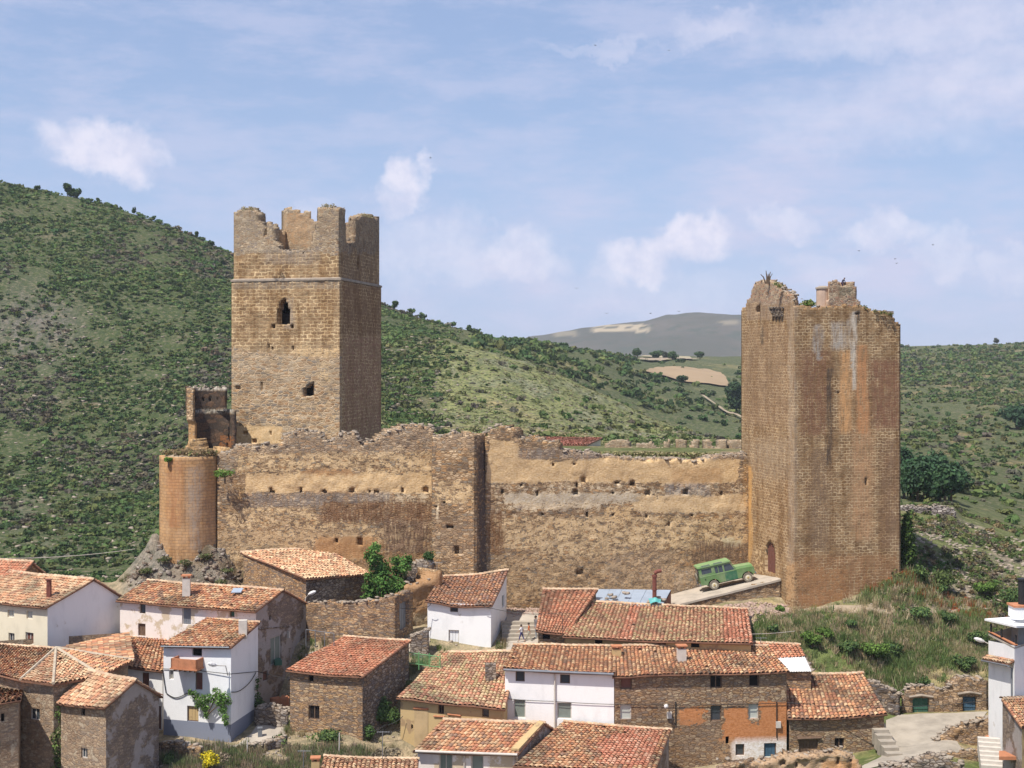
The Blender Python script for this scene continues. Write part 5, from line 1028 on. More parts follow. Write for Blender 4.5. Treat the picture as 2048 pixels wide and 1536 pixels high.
# far-left houses
house('red_roof_house', 'house at the left edge behind the big white gable, under an old red roof', 'house', (-130, 99, 1152), (31, 96, 1162), (96, 101, 1154), base=1260, ridge=(.5, 1125), mat='graygable', mat2='stonehouse', pal='red', seed=2)
h2, P = house('white_gable_house', 'big house with cream front and blank white side gable at the far left', 'house', (-70, 94, 1194), (95, 90, 1212), (241, 96.1, 1192), base=1345, ridge=(.60, 1159), mat='cream', mat2='white', pal='pale', seed=3,
      ops=[(15, 1220, 28, 1235, 'win', 'blind'), (53, 1222, 65, 1238, 'win', 'blind'), (17, 1266, 29, 1285, 'win', 'glass'), (51, 1265, 67, 1289, 'win', 'redwood')])
m_ = MB(); c = W(98, 1196, 91.5); m_.box(c - (0, 0, .4), (.28, .28, 1.3)); m_.tube([c + (0, 0, .9), c + (0, 0, 1.25)], .17, 10); m_.box(c + (0, 0, 1.28), (.42, .42, .06)); m_.build('chimney', M['rust'], [o for o in bpy.data.objects if o.parent == h2 and o.name.startswith('roof')][0])
l2, PL = house('pink_long_house', 'long pinkish house with peeling limewash front and dark weathered right gable', 'house', (240, 95, 1198), (512, 91, 1220), (612, 97.3, 1206), base=1440, ridge=(.5, 1180), mat='pinkwhite', mat2='graygable', pal='mix', seed=4,
      ops=[(279, 1204, 291, 1227, 'windark', 'glass'), (276, 1247, 291, 1272, 'shut', 'wood'), (364, 1210, 382, 1249, 'doorp', 'graymetal'), (459, 1220, 469, 1234, 'shut', 'greenwood')],
      ops2=[(538, 1209, 543, 1240, 'windark', 'glass'), (541, 1273, 563, 1328, 'win', 'grayglass'), (526, 1342, 536, 1361, 'shut', 'redwood')])
chimney(l2, 373, 94.5, 1178, 1150, .55, 'frame')
m_ = MB(); q = onwall(PL[1], PL[2], 575, 1275, .06); m_.box(q, (.12, .25, .45), 1.0); m_.build('meter_box', M['frame'], l2)
m_ = MB(); a = onwall(PL[1], PL[2], 513, 1258, .03); b_ = onwall(PL[1], PL[2], 578, 1253, .03); m_.tube([a, b_], .05, 5); m_.build('ledge', M['graystone'], l2)
q = onwall(PL[1], PL[2], 552, 1328, .12); m_ = MB(); m_.box(q, (.5, .9, .35), .35); m_.build('flower_box', M['greenwood'], l2)
# roof skylight
m_ = MB(); c = W(462, 1186, 93.5); m_.prism([c, c + (.7, .05, .0), c + (.75, .65, .2), c + (.05, .6, .2)], (0, 0, .06)); m_.build('skylight', M['sheet'], [o for o in bpy.data.objects if o.parent == l2 and o.name.startswith('roof')][0])
# house with lower roof, behind the church
house('low_white_house', 'low white house between the apse roof and the balcony house, orange tiled roof', 'house', (165, 90, 1320), (325, 88.6, 1339), (330, 94, 1277), (240, 95, 1271), base=1480, mat='white', pal='mix', seed=6,
      ops=[(284, 1345, 298, 1374, 'shut', 'redwood'), (312, 1412, 322, 1459, 'door', 'redwood')])
# white three-storey house with balcony
z_pl = gz(1447, 86.3)
M['whiteplinth'] = mat_plaster('limewash_blue_plinth', (.80, .80, .80), (.60, .57, .52), .16, base=(z_pl, (.20, .22, .28)))
w3, P3_ = house('balcony_house', 'white three-storey house with brick balcony and blue-grey plinth', 'house', (327, 87.4, 1289), (462, 86, 1292), (516, 90.6, 1246), (418, 92.5, 1236), base=1482, mat='whiteplinth', pal='mix', seed=7,
      ops=[(384, 1291, 404, 1312, 'hole'), (390, 1345, 405, 1380, 'door', 'redwood'), (338, 1340, 347, 1359, 'win', 'grayglass'), (374, 1412, 397, 1443, 'shut', 'ochre')])
PA, PB = P3_[0], P3_[1]; dA_ = (PB - PA) / np.linalg.norm(PB - PA); nout = np.array([dA_[1], -dA_[0]])
s0, zt = hit(PA, PB, 356, 1311); s1, zb_ = hit(PA, PB, 407, 1333); a = PA + (PB - PA) * s0; b_ = PA + (PB - PA) * s1; m_ = MB()
e3 = lambda p_, z: np.array([p_[0], p_[1], z])
for (p_, q) in ((a, a + nout * .9), (a + nout * .9, b_ + nout * .9), (b_ + nout * .9, b_)): dd = (q - p_) / np.linalg.norm(q - p_); nn = np.array([-dd[1], dd[0]]) * .09; m_.prism([e3(p_, zb_), e3(q, zb_), e3(q, zt), e3(p_, zt)], (*nn, 0))
m_.prism([e3(a - dA_ * .05, zb_ - .1), e3(b_ + dA_ * .05, zb_ - .1), e3(b_ + dA_ * .05 + nout * .97, zb_ - .1), e3(a - dA_ * .05 + nout * .97, zb_ - .1)], (0, 0, .09)); bal = m_.build('balcony', M['brick'], w3)
m_ = MB(); 
for k in range(5): t = .1 + .2 * k; q = a * (1 - t) + b_ * t; m_.prism([e3(q, zb_ - .13), e3(q + nout * .9, zb_ - .13), e3(q + nout * .9, zb_ - .22), e3(q, zb_ - .26)], (*(dA_ * .07), 0))
m_.build('bracket', M['wood'], bal)
chimney(w3, 486, 88.3, 1262, 1240, .55, 'frame', cap=False)
m_ = MB(); a = onwall(PA, PB, 327, 1291, .32); b_ = onwall(PA, PB, 463, 1293, .32); m_.tube([a, b_], .06, 6); m_.build('gutter', M['graymetal'], w3)
# church apse
ch = thing('old_church', 'old brown stone church with angled apse and broad tiled roof, bottom left', 'church', (*plan(60, 82), gz(1640, 80)))
Vp = [plan(-200, 88), plan(46, 79.6), plan(107, 78.6), plan(196, 80.6), plan(256, 84.5), plan(250, 93)]; ze = gz(1355, 79.5); z0 = gz(1660, 80); mb = MB(); inn = []
s0, za = hit(Vp[1], Vp[2], 60, 1415); s1, zb_ = hit(Vp[1], Vp[2], 79.5, 1442)
for k in range(5): wall_face(mb, Vp[k], Vp[k + 1], z0, ze, ze, [(s0, s1, zb_, za)] if k == 1 else [], inn)
wall_face(mb, Vp[5], Vp[0], z0, ze, ze, [], inn); mb.build('wall', M['churchstone'], ch); fit_opening(ch, inn[0], 'win', 'glass')
m_ = MB(); q = [e3(v, z0) for v in (Vp[1], Vp[2])]; 
pk = np.array([*plan(112, 86), gz(1298, 86)]); rl = np.array([*plan(-230, 95), gz(1290, 92)])
def hiproof(parent, E0, E1, Pk, pal, seed):
    E0, E1, Pk = [np.array(v, float) for v in (E0, E1, Pk)]; u = (E1 - E0) / np.linalg.norm(E1 - E0); w_ = (Pk - E0); w_ = w_ - u * (w_ @ u); L = np.linalg.norm(E1 - E0); up = (Pk - E0) @ u / L
    # widen the patch so that the triangle's top may lean outside the eave
    lo, hi = min(0, up) - .05, max(1, up) + .05; Q0 = E0 + u * L * lo; Q1 = E0 + u * L * hi; f = lambda x_: (x_ - lo) / (hi - lo)
    tile_roof(parent, (Q0, Q1, Q1 + w_, Q0 + w_), pal, seed=seed, tri=[(f(0), 0), (f(1), 0), (f(up), 1)], over=(.0, 0, 0), sag=.02, ridge=False)
cen_ = plan(112, 86)
ev = [e3(v + (v - cen_) / np.linalg.norm(v - cen_) * .45, ze - .1) for v in Vp]
for k, sd_ in ((1, 12), (2, 13), (3, 14), (4, 15)): hiproof(ch, ev[k], ev[k + 1], pk, 'pale' if k < 3 else 'mix', sd_)
tile_roof(ch, (ev[0], ev[1], pk, rl), 'mix', seed=16, over=(0, 0, 0), sag=.03)
m_ = MB(); 
for k in (1, 2, 3, 4): m_.tube([ev[k] + (0, 0, .08), pk + (0, 0, .1)], .10, 6)
m_.build('hip_ridge', M['capstone'], ch)
# church shed and corner
house('church_annex', 'small brown stone annex with patched plaster side, in front of the apse', 'house', (122, 78.2, 1401), (212, 76, 1409), (318, 80.5, 1390), base=1640, ridge=(.53, 1361), mat='churchstone', mat2='graygable', pal='pale', seed=17, ops=[(162, 1412, 170, 1431, 'hole'), (162, 1496, 175, 1517, 'win', 'glass')])
house('corner_apse', 'low stone chapel cut off by the bottom left corner of the photo', 'church', (-90, 74, 1413), (37, 76, 1399), (44, 82, 1372), (-60, 82, 1364), base=1640, mat='churchstone', pal='mix', seed=19, ops=[(2, 1427, 9, 1443, 'hole')])
# barn under the castle wall
house('castle_barn', 'stone barn with pale tiled roof leaning against the castle wall', 'barn', (487, 102.6, 1106), (612, 98, 1157), (733, 102.8, 1146), (640, 104.0, 1098), base=1262, mat='stonehouse', mat2='graystone', pal='pale', seed=21,
      rq=[(612, 98, 1156), (733, 102.8, 1144), (640, 104.2, 1096), (487, 102.8, 1104)], over=(.3, .25, 0), sag=.06)
# walled yard with gate
gw = thing('yard_wall', 'rough stone yard wall with a grey door at its right end, below the barn', 'wall', W(700, 1275, 95.5)); yA, yB = plan(612, 96.2), plan(792, 94.6); yC = plan(826, 97.4)
tY = top_px(yA, yB, [(612, 1208), (650, 1203), (700, 1205), (750, 1200), (792, 1193)], .08, 15); tY2 = lambda s: gz(1193, 94.6) + .05 * math.sin(s * 4)
v1 = cellwall(yA, yB, gz(1300, 95), tY, .5, .2, .17, None, .08, 81); v2 = cellwall(yB, yC, gz(1300, 95), tY2, .5, .2, .17, hole_px(yB, yC, [(799, 1206, 817, 1256, 'r', .35)]), .06, 82)
V, Fq, U = addw([v1, v2]); mk('wall_section', V, Fq, M['stonehouse'], gw, uv=U); m_ = MB()
s0, za = hit(yB, yC, 800, 1207); s1, zb_ = hit(yB, yC, 816, 1256); nn = np.array([-(yC - yB)[1], (yC - yB)[0]]) / np.linalg.norm(yC - yB) * .2; a, b_ = yB + (yC - yB) * s0 + nn, yB + (yC - yB) * s1 + nn
for k in range(4): p_, q = a + (b_ - a) * (k / 4 + .01), a + (b_ - a) * ((k + 1) / 4 - .01); m_.prism([e3(p_, zb_), e3(q, zb_), e3(q, za), e3(p_, za)], (*(nn * .2), 0))
m_.build('door', M['graymetal'], gw)
def crest3(P0, P1, tf, n, parent, seed): return crest(P0, P1, tf, n, parent, seed, .14, .36, .45)
crest3(yA, yB, tY, 60, gw, 31)
# stone house in the middle left
sh_, PS = house('brown_stone_house', 'brown stone house with steep tiled roof, right of the balcony house', 'house', (580, 88, 1338), (725, 86.5, 1352), (818, 92, 1281), (690, 95, 1273), base=1478, mat='stonehouse', mat2='graystone', pal='red', seed=23,
      ops=[(617, 1411, 639, 1439, 'winw', 'dark'), (617, 1351, 627, 1363, 'hole')], sag=.07)
# small white house W2
wh, PW = house('small_white_house', 'small white house with mossy tiled roof, alone below the buttress tower', 'house', (855, 96, 1203), (982, 95, 1209), (1013, 100.4, 1143), (884, 101.8, 1152), base=1312, mat='white', pal='dark', seed=25, sag=.09,
      ops=[(900, 1205, 916, 1224, 'windark', 'glass'), (897, 1260, 918, 1306, 'doorp', 'whitepaint')], ops2=[(1004, 1172, 1009, 1214, 'blind', 'grayglass')])
m_ = MB(); a = onwall(PW[1], PW[2], 983, 1316, .02); 
s1_, z1_ = hit(PW[1], PW[2], 1012, 1240); b_ = onwall(PW[1], PW[2], 1012.5, 1240, .02); m_.prism([a - (0, 0, .4), np.array([b_[0], b_[1], a[2] - .4]), np.array([b_[0], b_[1], b_[2] + .25]), a + (0, 0, .35)], (.02, -.01, 0)); m_.build('plinth', M['plinth'], wh)
# upper right row (long tiled house under the castle)
TZr = lambda u, v: (u > .62) & (v > .05) | (v > .8) & (u < .35)
lr, PR = house('long_tiled_house', 'long low house with the widest mottled tiled roof, below the ramp', 'house', (1131, 91.6, 1273), (1502, 90.4, 1284), (1492, 97.8, 1219), (1166, 98.6, 1203), base=1330, mat='ochre', mat2='stonehouse', pal='moss', seed=27, sag=.06, zone=lambda u, v: (u > .86) | (np.abs(u - .33) < .03),
      ops=[(1190, 1280, 1205, 1290, 'hole'), (1312, 1283, 1332, 1293, 'hole'), (1382, 1284, 1399, 1295, 'hole')])
house('tiled_hut', 'small hut with rough stone wall joined to the left end of the long tiled house', 'house', (1076, 92.6, 1259), (1133, 92.2, 1265), (1192, 99.4, 1181), (1089, 100, 1178), base=1310, mat='stonehouse', pal='red', seed=29, ops=[(1085, 1265, 1100, 1278, 'hole')], sag=.06)
ms = thing('metal_shed', 'shed with flat grey sheet metal roof behind the long tiled house', 'shed', W(1260, 1215, 99.5)); mb = MB()
qd = [W(1183, 1207, 98.4), W(1325, 1213, 98), W(1342, 1181, 101.6), W(1196, 1179, 102)]
for k in range(4): a, b_ = qd[k], qd[(k + 1) % 4]; mb.quad((a[0], a[1], a[2] - 2.5), (b_[0], b_[1], b_[2] - 2.5), b_ - (0, 0, .06), a - (0, 0, .06))
mb.build('wall', M['rust'], ms); mb = MB()
for k in range(6):
    t0, t1 = k / 6, (k + 1) / 6; a, b_, c, d_ = qd[0] * (1 - t0) + qd[1] * t0, qd[0] * (1 - t1) + qd[1] * t1, qd[3] * (1 - t1) + qd[2] * t1, qd[3] * (1 - t0) + qd[2] * t0; mb.prism([a, b_ - (.02, 0, 0), c - (.02, 0, 0), d_], (0, 0, .04 + .012 * (k % 2)))
mb.build('roof', M['sheet'], ms)
rg = np.random.default_rng(12)
for k, (x_, y_) in enumerate(((1221, 1190), (1230, 1194), (1252, 1186), (1216, 1196), (1318, 1196), (1327, 1200), (1300, 1203), (1309, 1205))):
    c = W(x_, y_, 100.0 - (y_ - 1180) * .06); v, f = jstones(rg, 3, lambda j: c + rg.uniform(-.12, .12, 3) * (1, 1, .2), .22, .42); tag(mk('roof_stone', v, f, M['stonebit']), 'loose stone weighing down the grey sheet metal roof', 'stone', 'stones on the metal roof')
m_ = MB(); b0 = W(1309, 1208, 98.6); m_.tube([b0, W(1309, 1150, 98.6), W(1310, 1146, 98.6), W(1314, 1143, 98.6), W(1323, 1141, 98.6)], [.16, .16, .16, .15, .13], 12); st = thing('stove_pipe', 'tall rusty stove pipe with bent top beside the grey metal roof', 'pipe', b0); m_.build('pipe', M['rust'], st)
for y0_, y1_ in ((1154, 1150), (1180, 1178)): m_ = MB(); m_.tube([W(1309, y0_, 98.6), W(1309, y1_, 98.6)], .20, 12); m_.build('collar', M['rust'], st)
m_ = MB(); rg = np.random.default_rng(4); c = W(1311, 1201, 98.2)
gxx, gyy = np.meshgrid(np.linspace(-.5, .4, 9), np.linspace(-.5, .35, 8)); zz = .25 * np.exp(-(gxx ** 2 + gyy ** 2) / .06) + .1 * vnoise(P3(gxx * 4, gyy * 4, 0), 3) + gyy * .25
V = np.stack([gxx * (1 + .3 * gyy), gyy * .6, zz], -1).reshape(-1, 3) + c; a = (np.arange(7)[:, None] * 9 + np.arange(8)).ravel(); tag(mk('plastic_sheet', V, np.stack([a, a + 1, a + 10, a + 9], 1), mat_flat('teal_plastic', (.10, .36, .34), .5, .3, 4)), 'crumpled teal plastic sheet wrapped round the stove pipe foot', 'sheet')
# middle row
mw, PM = house('white_row_house', 'white row house with dark grey gutter, left half of the middle row', 'house', (1010, 86.6, 1335), (1228, 85.5, 1345), (1228, 90.2, 1293), (1030, 91.2, 1290), base=1475, mat='white', pal='mix', seed=31, sag=.05,
      ops=[(1031, 1341, 1049.5, 1363, 'windark', 'glass'), (1120, 1349, 1140, 1367, 'windark', 'glass'), (1027, 1399, 1051, 1436, 'blind', 'grayglass'), (1114, 1405, 1143, 1438, 'blind', 'grayglass')])
m_ = MB(); a, b_ = onwall(PM[0], PM[1], 1009, 1337, .36), onwall(PM[0], PM[1], 1228, 1346, .36); m_.tube([a, b_], .085, 8); m_.build('gutter', M['graymetal'], mw)
m_ = MB(); a, b_ = onwall(PM[0], PM[1], 1110, 1341, .10), onwall(PM[0], PM[1], 1110, 1470, .10); m_.tube([onwall(PM[0], PM[1], 1110, 1341, .32), a, b_], .055, 8); m_.build('downpipe', M['frame'], mw)
z_or = gz(1409, 86)
m, Nn = newmat('stone_and_daub'); M['rowmix'] = mat_rubble('row_wall', [(.42, .29, .18), (.32, .23, .16), (.50, .38, .25), (.26, .20, .15), (.38, .24, .13)], (.19, .12, .075), .36, .13, .06, castle=True)
sr, PQ = house('stone_row_house', 'three-storey rubble and orange daub house, right half of the middle row', 'house', (1229, 85.5, 1349), (1573, 86.6, 1342), (1532, 92, 1293), (1228, 90.4, 1293), base=1530, mat='rowmix', mat2='rowmix', pal='mix', seed=33, sag=.08,
      ops=[(1241, 1351, 1264, 1378, 'windark', 'redwood'), (1420, 1351, 1444, 1376, 'winw', 'dark'), (1498, 1349, 1518, 1373, 'windark', 'dark'), (1240, 1409, 1263, 1439, 'blind', 'blind'), (1421, 1411, 1443, 1442, 'windark', 'glass'), (1497, 1408, 1517, 1438, 'blind', 'blind'), (1471, 1488, 1489, 1511, 'windark', 'glass'), (1528, 1486, 1553, 1514, 'door', 'bluewood'), (1451, 1473, 1458, 1488, 'hole')])
def fine_patches(o, nu=120):
    """subdivide the front wall of a house so that daub patches can sit on it"""
    me = o.data; import bmesh
    bm = bmesh.new(); bm.from_mesh(me)
    for _ in range(5):
        es = [e for e in bm.edges if e.calc_length() > .7]
        if not es: break
        bmesh.ops.subdivide_edges(bm, edges=es, cuts=1, use_grid_fill=True)
    bmesh.ops.triangulate(bm, faces=[f for f in bm.faces if len(f.verts) > 4]); bm.to_mesh(me); bm.free()
def paint(o, pl, st, seed=3, jit=4.0):
    fine_patches(o); me = o.data; co = np.zeros(len(me.vertices) * 3, np.float32); me.vertices.foreach_get('co', co); V = co.reshape(-1, 3) + ORG[o.name]
    for k, v in castle_attrs(V, pl, st, seed, jit).items():
        v = np.asarray(v, np.float32)
        if v.ndim == 1: me.attributes.new(k, 'FLOAT', 'POINT').data.foreach_set('value', v)
        else: me.attributes.new(k, 'FLOAT_COLOR', 'POINT').data.foreach_set('color', v.ravel())
ow = [o for o in bpy.data.objects if o.parent == sr and o.name.startswith('wall')][0]
DB = (.52, .23, .10)
paint(ow, [(1350, 1412, 1420, 1446, 5, .8, DB), (1445, 1410, 1496, 1482, 6, .95, DB), (1519, 1402, 1600, 1484, 5, .95, DB), (1360, 1460, 1400, 1475, 6, .6, DB), (1440, 1442, 1575, 1486, 6, .85, DB), (1462, 1480, 1600, 1517, 3, 1.2, (.78, .74, .72)), (1430, 1480, 1462, 1530, 5, .55, (.45, .30, .18))], [(1229, 1345, 1600, 1362, 5, .25, (.2, .15, .11)), (1335, 1400, 1352, 1460, 3, .3, (.2, .14, .1)), (1350, 1440, 1440, 1530, 15, .25, (.26, .18, .12))], 8)
for (px_, y0, y1, D_) in ((1233, 1322, 1291, 88.6), (1363, 1326, 1290, 88.4)): chimney(sr if px_ > 1300 else mw, px_, D_, y0, y1, .58, 'ochre' if px_ < 1300 else 'frame')
m_ = MB()
for (x_, y_) in ((1338, 1436), (1556, 1455)): m_ = MB(); m_.box(onwall(PQ[0], PQ[1], x_, y_, .08), (.32, .14, .42), 0); m_.build('meter_box', M['frame'], sr)
for x_, y_ in ((1351, 1450), (1553, 1475)): m_ = MB(); m_.tube([onwall(PQ[0], PQ[1], x_, 1403, .05), onwall(PQ[0], PQ[1], x_, y_, .05)], .035, 6); m_.build('wiring', M['black'], sr)
# ochre house with big roof
oh, PO = house('ochre_house', 'ochre rendered house with blocked doorway under a large mossy roof', 'house', (801, 87.6, 1394), (1008, 84.6, 1412), (1034, 92.5, 1302), (886, 94.5, 1304), base=1560, mat='ochre', mat2='ochre', pal='moss', seed=35, sag=.10, over=(.4, .15, 0),
      ops=[(876, 1410, 888, 1428, 'winw', 'dark'), (964, 1414, 978, 1434, 'windark', 'glass'), (822, 1449, 826, 1458, 'hole')])
m_ = MB(); a = onwall(PO[0], PO[1], 828, 1416, .03); b_ = onwall(PO[0], PO[1], 857, 1418, .03); m_.tube([a, b_], .09, 6); a = onwall(PO[0], PO[1], 868, 1432, .05); b_ = onwall(PO[0], PO[1], 890, 1433, .05); m_.tube([a, b_], .06, 6); a = onwall(PO[0], PO[1], 896, 1428, .05); b_ = onwall(PO[0], PO[1], 922, 1431, .05); m_.tube([a, b_], .06, 6); m_.build('lintel', M['brick'], oh)
m_ = MB(); a, b_ = onwall(PO[0], PO[1], 829, 1421, .012), onwall(PO[0], PO[1], 856, 1423, .012); m_.prism([b_, a, a - (0, 0, 3.2), b_ - (0, 0, 3.2)], (0, -.02, 0)); m_.build('blocked_door', mat_flat('blocked_doorway', (.46, .33, .18), .9, .4, 1.2), oh)
chimney(oh, 981, 88.6, 1345, 1327, .7, 'graystone', cap=False)
# front row
f1, PF = house('front_white_house', 'pinkish white house at the bottom edge with grey gutter and tiled roof', 'house', (835, 81.8, 1498), (1036, 80.5, 1505), (1128, 86.2, 1472), base=1640, ridge=(.52, 1446, 1439), mat='pinkwhite', mat2='graygable', pal='mix', seed=37, sag=.03,
      ops=[(878, 1508, 905, 1545, 'win', 'grayglass'), (942, 1511, 967, 1545, 'blind', 'grayglass')])
m_ = MB(); a, b_ = onwall(PF[0], PF[1], 834, 1499, .36), onwall(PF[0], PF[1], 1037, 1506, .36); m_.tube([a, b_], .08, 8); m_.build('gutter', M['frame'], f1)
m_ = MB(); m_.tube([onwall(PF[0], PF[1], 929, 1504, .3), onwall(PF[0], PF[1], 929, 1512, .08), onwall(PF[0], PF[1], 929, 1600, .08)], .045, 6); m_.tube([onwall(PF[0], PF[1], 1029, 1507, .3), onwall(PF[0], PF[1], 1029, 1514, .08), onwall(PF[0], PF[1], 1029, 1600, .08)], .045, 6); m_.build('downpipe', M['frame'], f1)
m_ = MB(); a, b_, c = W(1038, 1502, 80.4), W(1090, 1446, 83.5), W(1130, 1471, 86.3); m_.prism([a, b_, b_ - (.45, .1, -.03), a - (.5, .0, -.03)], (0, 0, .14)); m_.build('verge', M['ochre'], f1)
f2, PF2 = house('front_red_roof_house', 'house at the bottom edge whose roof turns from mottled to new red tiles', 'house', (1035, 79, 1529), (1308, 78, 1537), (1338, 84.5, 1460), (1131, 85.6, 1445), base=1700, mat='ochre', mat2='graygable', pal='mix', seed=39, sag=.04, zone=lambda u, v: (u > .52 + .06 * np.sin(v * 9)) & (u < .94) & (v > .05))
f0, _ = house('edge_roof_house', 'strip of tiled roof at the bottom edge, left of the ochre house', 'house', (642, 77, 1556), (829, 76.5, 1562), (833, 80.5, 1520), (652, 81, 1514), base=1720, mat='stonehouse', pal='pale', seed=41)
chimney(f0, 631, 79.2, 1535, 1514, .5, 'ochre')
# right shed
rs, PRS = house('garage_house', 'stone house with brown garage door and steep tiled roof, right end of the middle row', 'house', (1579, 86.2, 1435), (1768, 86.6, 1422), (1722, 92, 1345), (1572, 91.6, 1349), base=1520, mat='rowmix', mat2='rowmix', pal='mix', seed=43, sag=.07,
      ops=[(1598, 1480, 1636, 1509, 'doord', 'wood'), (1669, 1476, 1689, 1496, 'winw', 'dark')])
ow = [o for o in bpy.data.objects if o.parent == rs and o.name.startswith('wall')][0]
paint(ow, [(1640, 1435, 1672, 1475, 5, .9, (.46, .40, .36)), (1580, 1435, 1640, 1470, 8, .55, (.50, .33, .19)), (1672, 1430, 1740, 1462, 8, .6, (.48, .25, .12)), (1672, 1470, 1700, 1500, 5, .5, BUFF)], [(1579, 1430, 1770, 1442, 4, .3, (.2, .14, .1))], 9)
m_ = MB(); m_.tube([onwall(PRS[0], PRS[1], 1594, 1477, .05), onwall(PRS[0], PRS[1], 1642, 1475, .05)], .1, 6); m_.build('lintel', M['wood'], rs)
cr, _c = house('patched_roof_shed', 'shed with red tiles and pale corrugated sheet roof behind the row', 'shed', (1560, 89.6, 1344), (1622, 89.6, 1343), (1597, 94, 1293), (1500, 94, 1288), base=1380, mat='stonehouse', pal='red', seed=45, rq=[(1530, 91.6, 1318), (1609, 91.6, 1315), (1597, 94.2, 1290), (1500, 94.2, 1285)], over=(0, .1, 0), sag=.02)
m_ = MB(); a, b_, c, d_ = W(1552, 1345, 89.3), W(1624, 1344, 89.3), W(1610, 1314, 91.7), W(1530, 1317, 91.7); n = 44
for k in range(n):
    t0, t1 = k / n, (k + 1) / n; h0, h1 = (.05 if k % 2 else 0), (0 if k % 2 else .05); m_.quad(a + (b_ - a) * t0 + (0, 0, h0 + .02), a + (b_ - a) * t1 + (0, 0, h1 + .02), d_ + (c - d_) * t1 + (0, 0, h1 + .02), d_ + (c - d_) * t0 + (0, 0, h0 + .02))
m_.build('sheet_roof', M['whitesheet'], cr)
rg = np.random.default_rng(9); v, f = jstones(rg, 14, lambda k: W(1596 + k * 1.9 + 3, 1300 + k * 3.2, 93.6 - k * .31) + (0, 0, .05), .18, .36); o = mk('weight_stones', v, f, M['stonebit'], cr); o['kind'] = 'stuff'
# white terrace house on the right
wt, PT = house('terrace_house', 'tall white house with covered roof terrace at the right edge', 'house', (1977, 84.3, 1280), (2029, 80.2, 1290), (2150, 86, 1283), base=1500, mat='white', pal='pale', roofit=False, z0=gz(1500, 82))
PA, PB, PC, PD = PT[:4]; zt = PT[5]
m_ = MB(); m_.prism([e3(q, zt - .25) for q in (PA, PB, PC, PD)], (0, 0, .1)); m_.build('terrace_floor', M['concrete'], wt)
m_ = MB(); cp = [W(1969, 1241, 84.6), W(2033, 1256, 79.6), W(2170, 1250, 85.6), W(2060, 1234, 90)]; m_.prism(cp, (0, 0, .12)); m_.build('canopy', M['white'], wt)
for (x_, D_) in ((1982, 84.0), (2003, 82.3), (2032, 80.4), (2140, 85.8)): m_ = MB(); q = plan(x_, D_); m_.tube([(*q, zt - .1), (*q, W(1969, 1247, 84)[2])], .06, 6); m_.build('post', M['black'], wt)
m_ = MB(); m_.prism([(*plan(2036, 80.8), zt - .2), (*plan(2150, 86), zt - .2), (*plan(2150, 86), zt + .95), (*plan(2036, 80.8), zt + .95)], (.2, 1.6, 0)); m_.build('terrace_room', M['graymetal'], wt)
m_ = MB(); m_.prism([e3(PA, zt - .04), e3(PB, zt - .04), e3(PB + (.0, -.06), zt + .03), e3(PA + (-.06, 0), zt + .03)], (.2, 0, 0)); m_.build('parapet_cap', M['brick'], wt)
za_, zb_ = gz(1315, 84.3), gz(1328, 80.2); tile_roof(wt, (e3(PA - (.42, 0), gz(1318, 84.3)), e3(PB - (.42, 0), gz(1328, 80.2)), e3(PB, gz(1321, 80.2)), e3(PA, gz(1311, 84.3))), 'pale', seed=51, over=(0, 0, 0), sag=0, ridge=False, name='ledge_tiles')
m_ = MB(); m_.tube([e3(PA - (.45, 0), gz(1321, 84.3)), e3(PB - (.45, .1), gz(1331, 80.2))], .06, 6); m_.tube([e3(PB - (.4, .1), gz(1332, 80.2)), e3(PB - (.08, -.25), gz(1338, 80.2)), e3(PB - (.08, -.25), gz(1425, 80.2))], .05, 6); m_.build('downpipe', M['graymetal'], wt)
m_ = MB(); q = W(2040, 1234, 84); m_.box(q, (1.1, 1.1, gz(1212, 84) - q[2])); wc = m_.build('chimney', M['white'], wt); m_ = MB(); q = W(2040, 1212, 84); m_.box(q, (1.25, 1.25, .12)); m_.build('chimney_cap', M['brick'], wc); m_ = MB(); m_.tube([W(2044, 1211, 84), W(2044, 1160, 84)], .24, 12); m_.tube([W(2044, 1160, 84), W(2044, 1157, 84)], .30, 12); m_.build('flue', M['black'], wc)
# grey stone house bottom right
house('corner_stone_house', 'grey rubble house with sloping roof edge in the bottom right corner', 'house', (2005, 78.5, 1400), (2044, 74.5, 1452), (2220, 79, 1452), (2150, 84, 1398), base=1640, mat='graygable', mat2='ochre', pal='mix', seed=53, rq=[(2044, 74.5, 1452), (2220, 79, 1452), (2150, 84, 1396), (2005, 78.5, 1398)], over=(.2, .15, 0))
m_ = MB(); a = W(1998, 1520, 75.5); m_.prism([a, W(2120, 1520, 76), W(2120, 1508, 79), W(1998, 1508, 78)], (0, 0, .2)); tag(m_.build('brick_step', M['brick']), 'low red brick wall top at the bottom right corner', 'wall')
# farm building behind the castle
fm = thing('farm_building', 'farm building with smooth red tile roof peeping over the curtain wall', 'building', W(1130, 905, 134)); a, b_, c, d_ = W(960, 889, 131), W(1168, 891, 130), W(1201, 876, 138), W(1000, 874, 139)
mb = MB()
for p_, q in ((a, b_), (b_, c), (c, d_), (d_, a)): mb.quad(p_ - (0, 0, 2.4), q - (0, 0, 2.4), q - (0, 0, .05), p_ - (0, 0, .05))
mb.build('wall', M['cream'], fm); TP['new'] = ([(.74, .34, .26), (.78, .38, .30), (.70, .31, .24)], [.4, .3, .3]); tile_roof(fm, (a, b_, c, d_), 'new', seed=55, sag=0, over=(.2, .2, 0), ridge=False)
# ------------------------------------------------------------------ ground works
def ground_at(px, py, D0, D1):
    Dv = np.linspace(D0, D1, 400); P_ = HY + (CZ - tz(np.full(400, float(px)), Dv)) / Dv * F; return float(Dv[np.argmin(np.abs(P_ - py))])
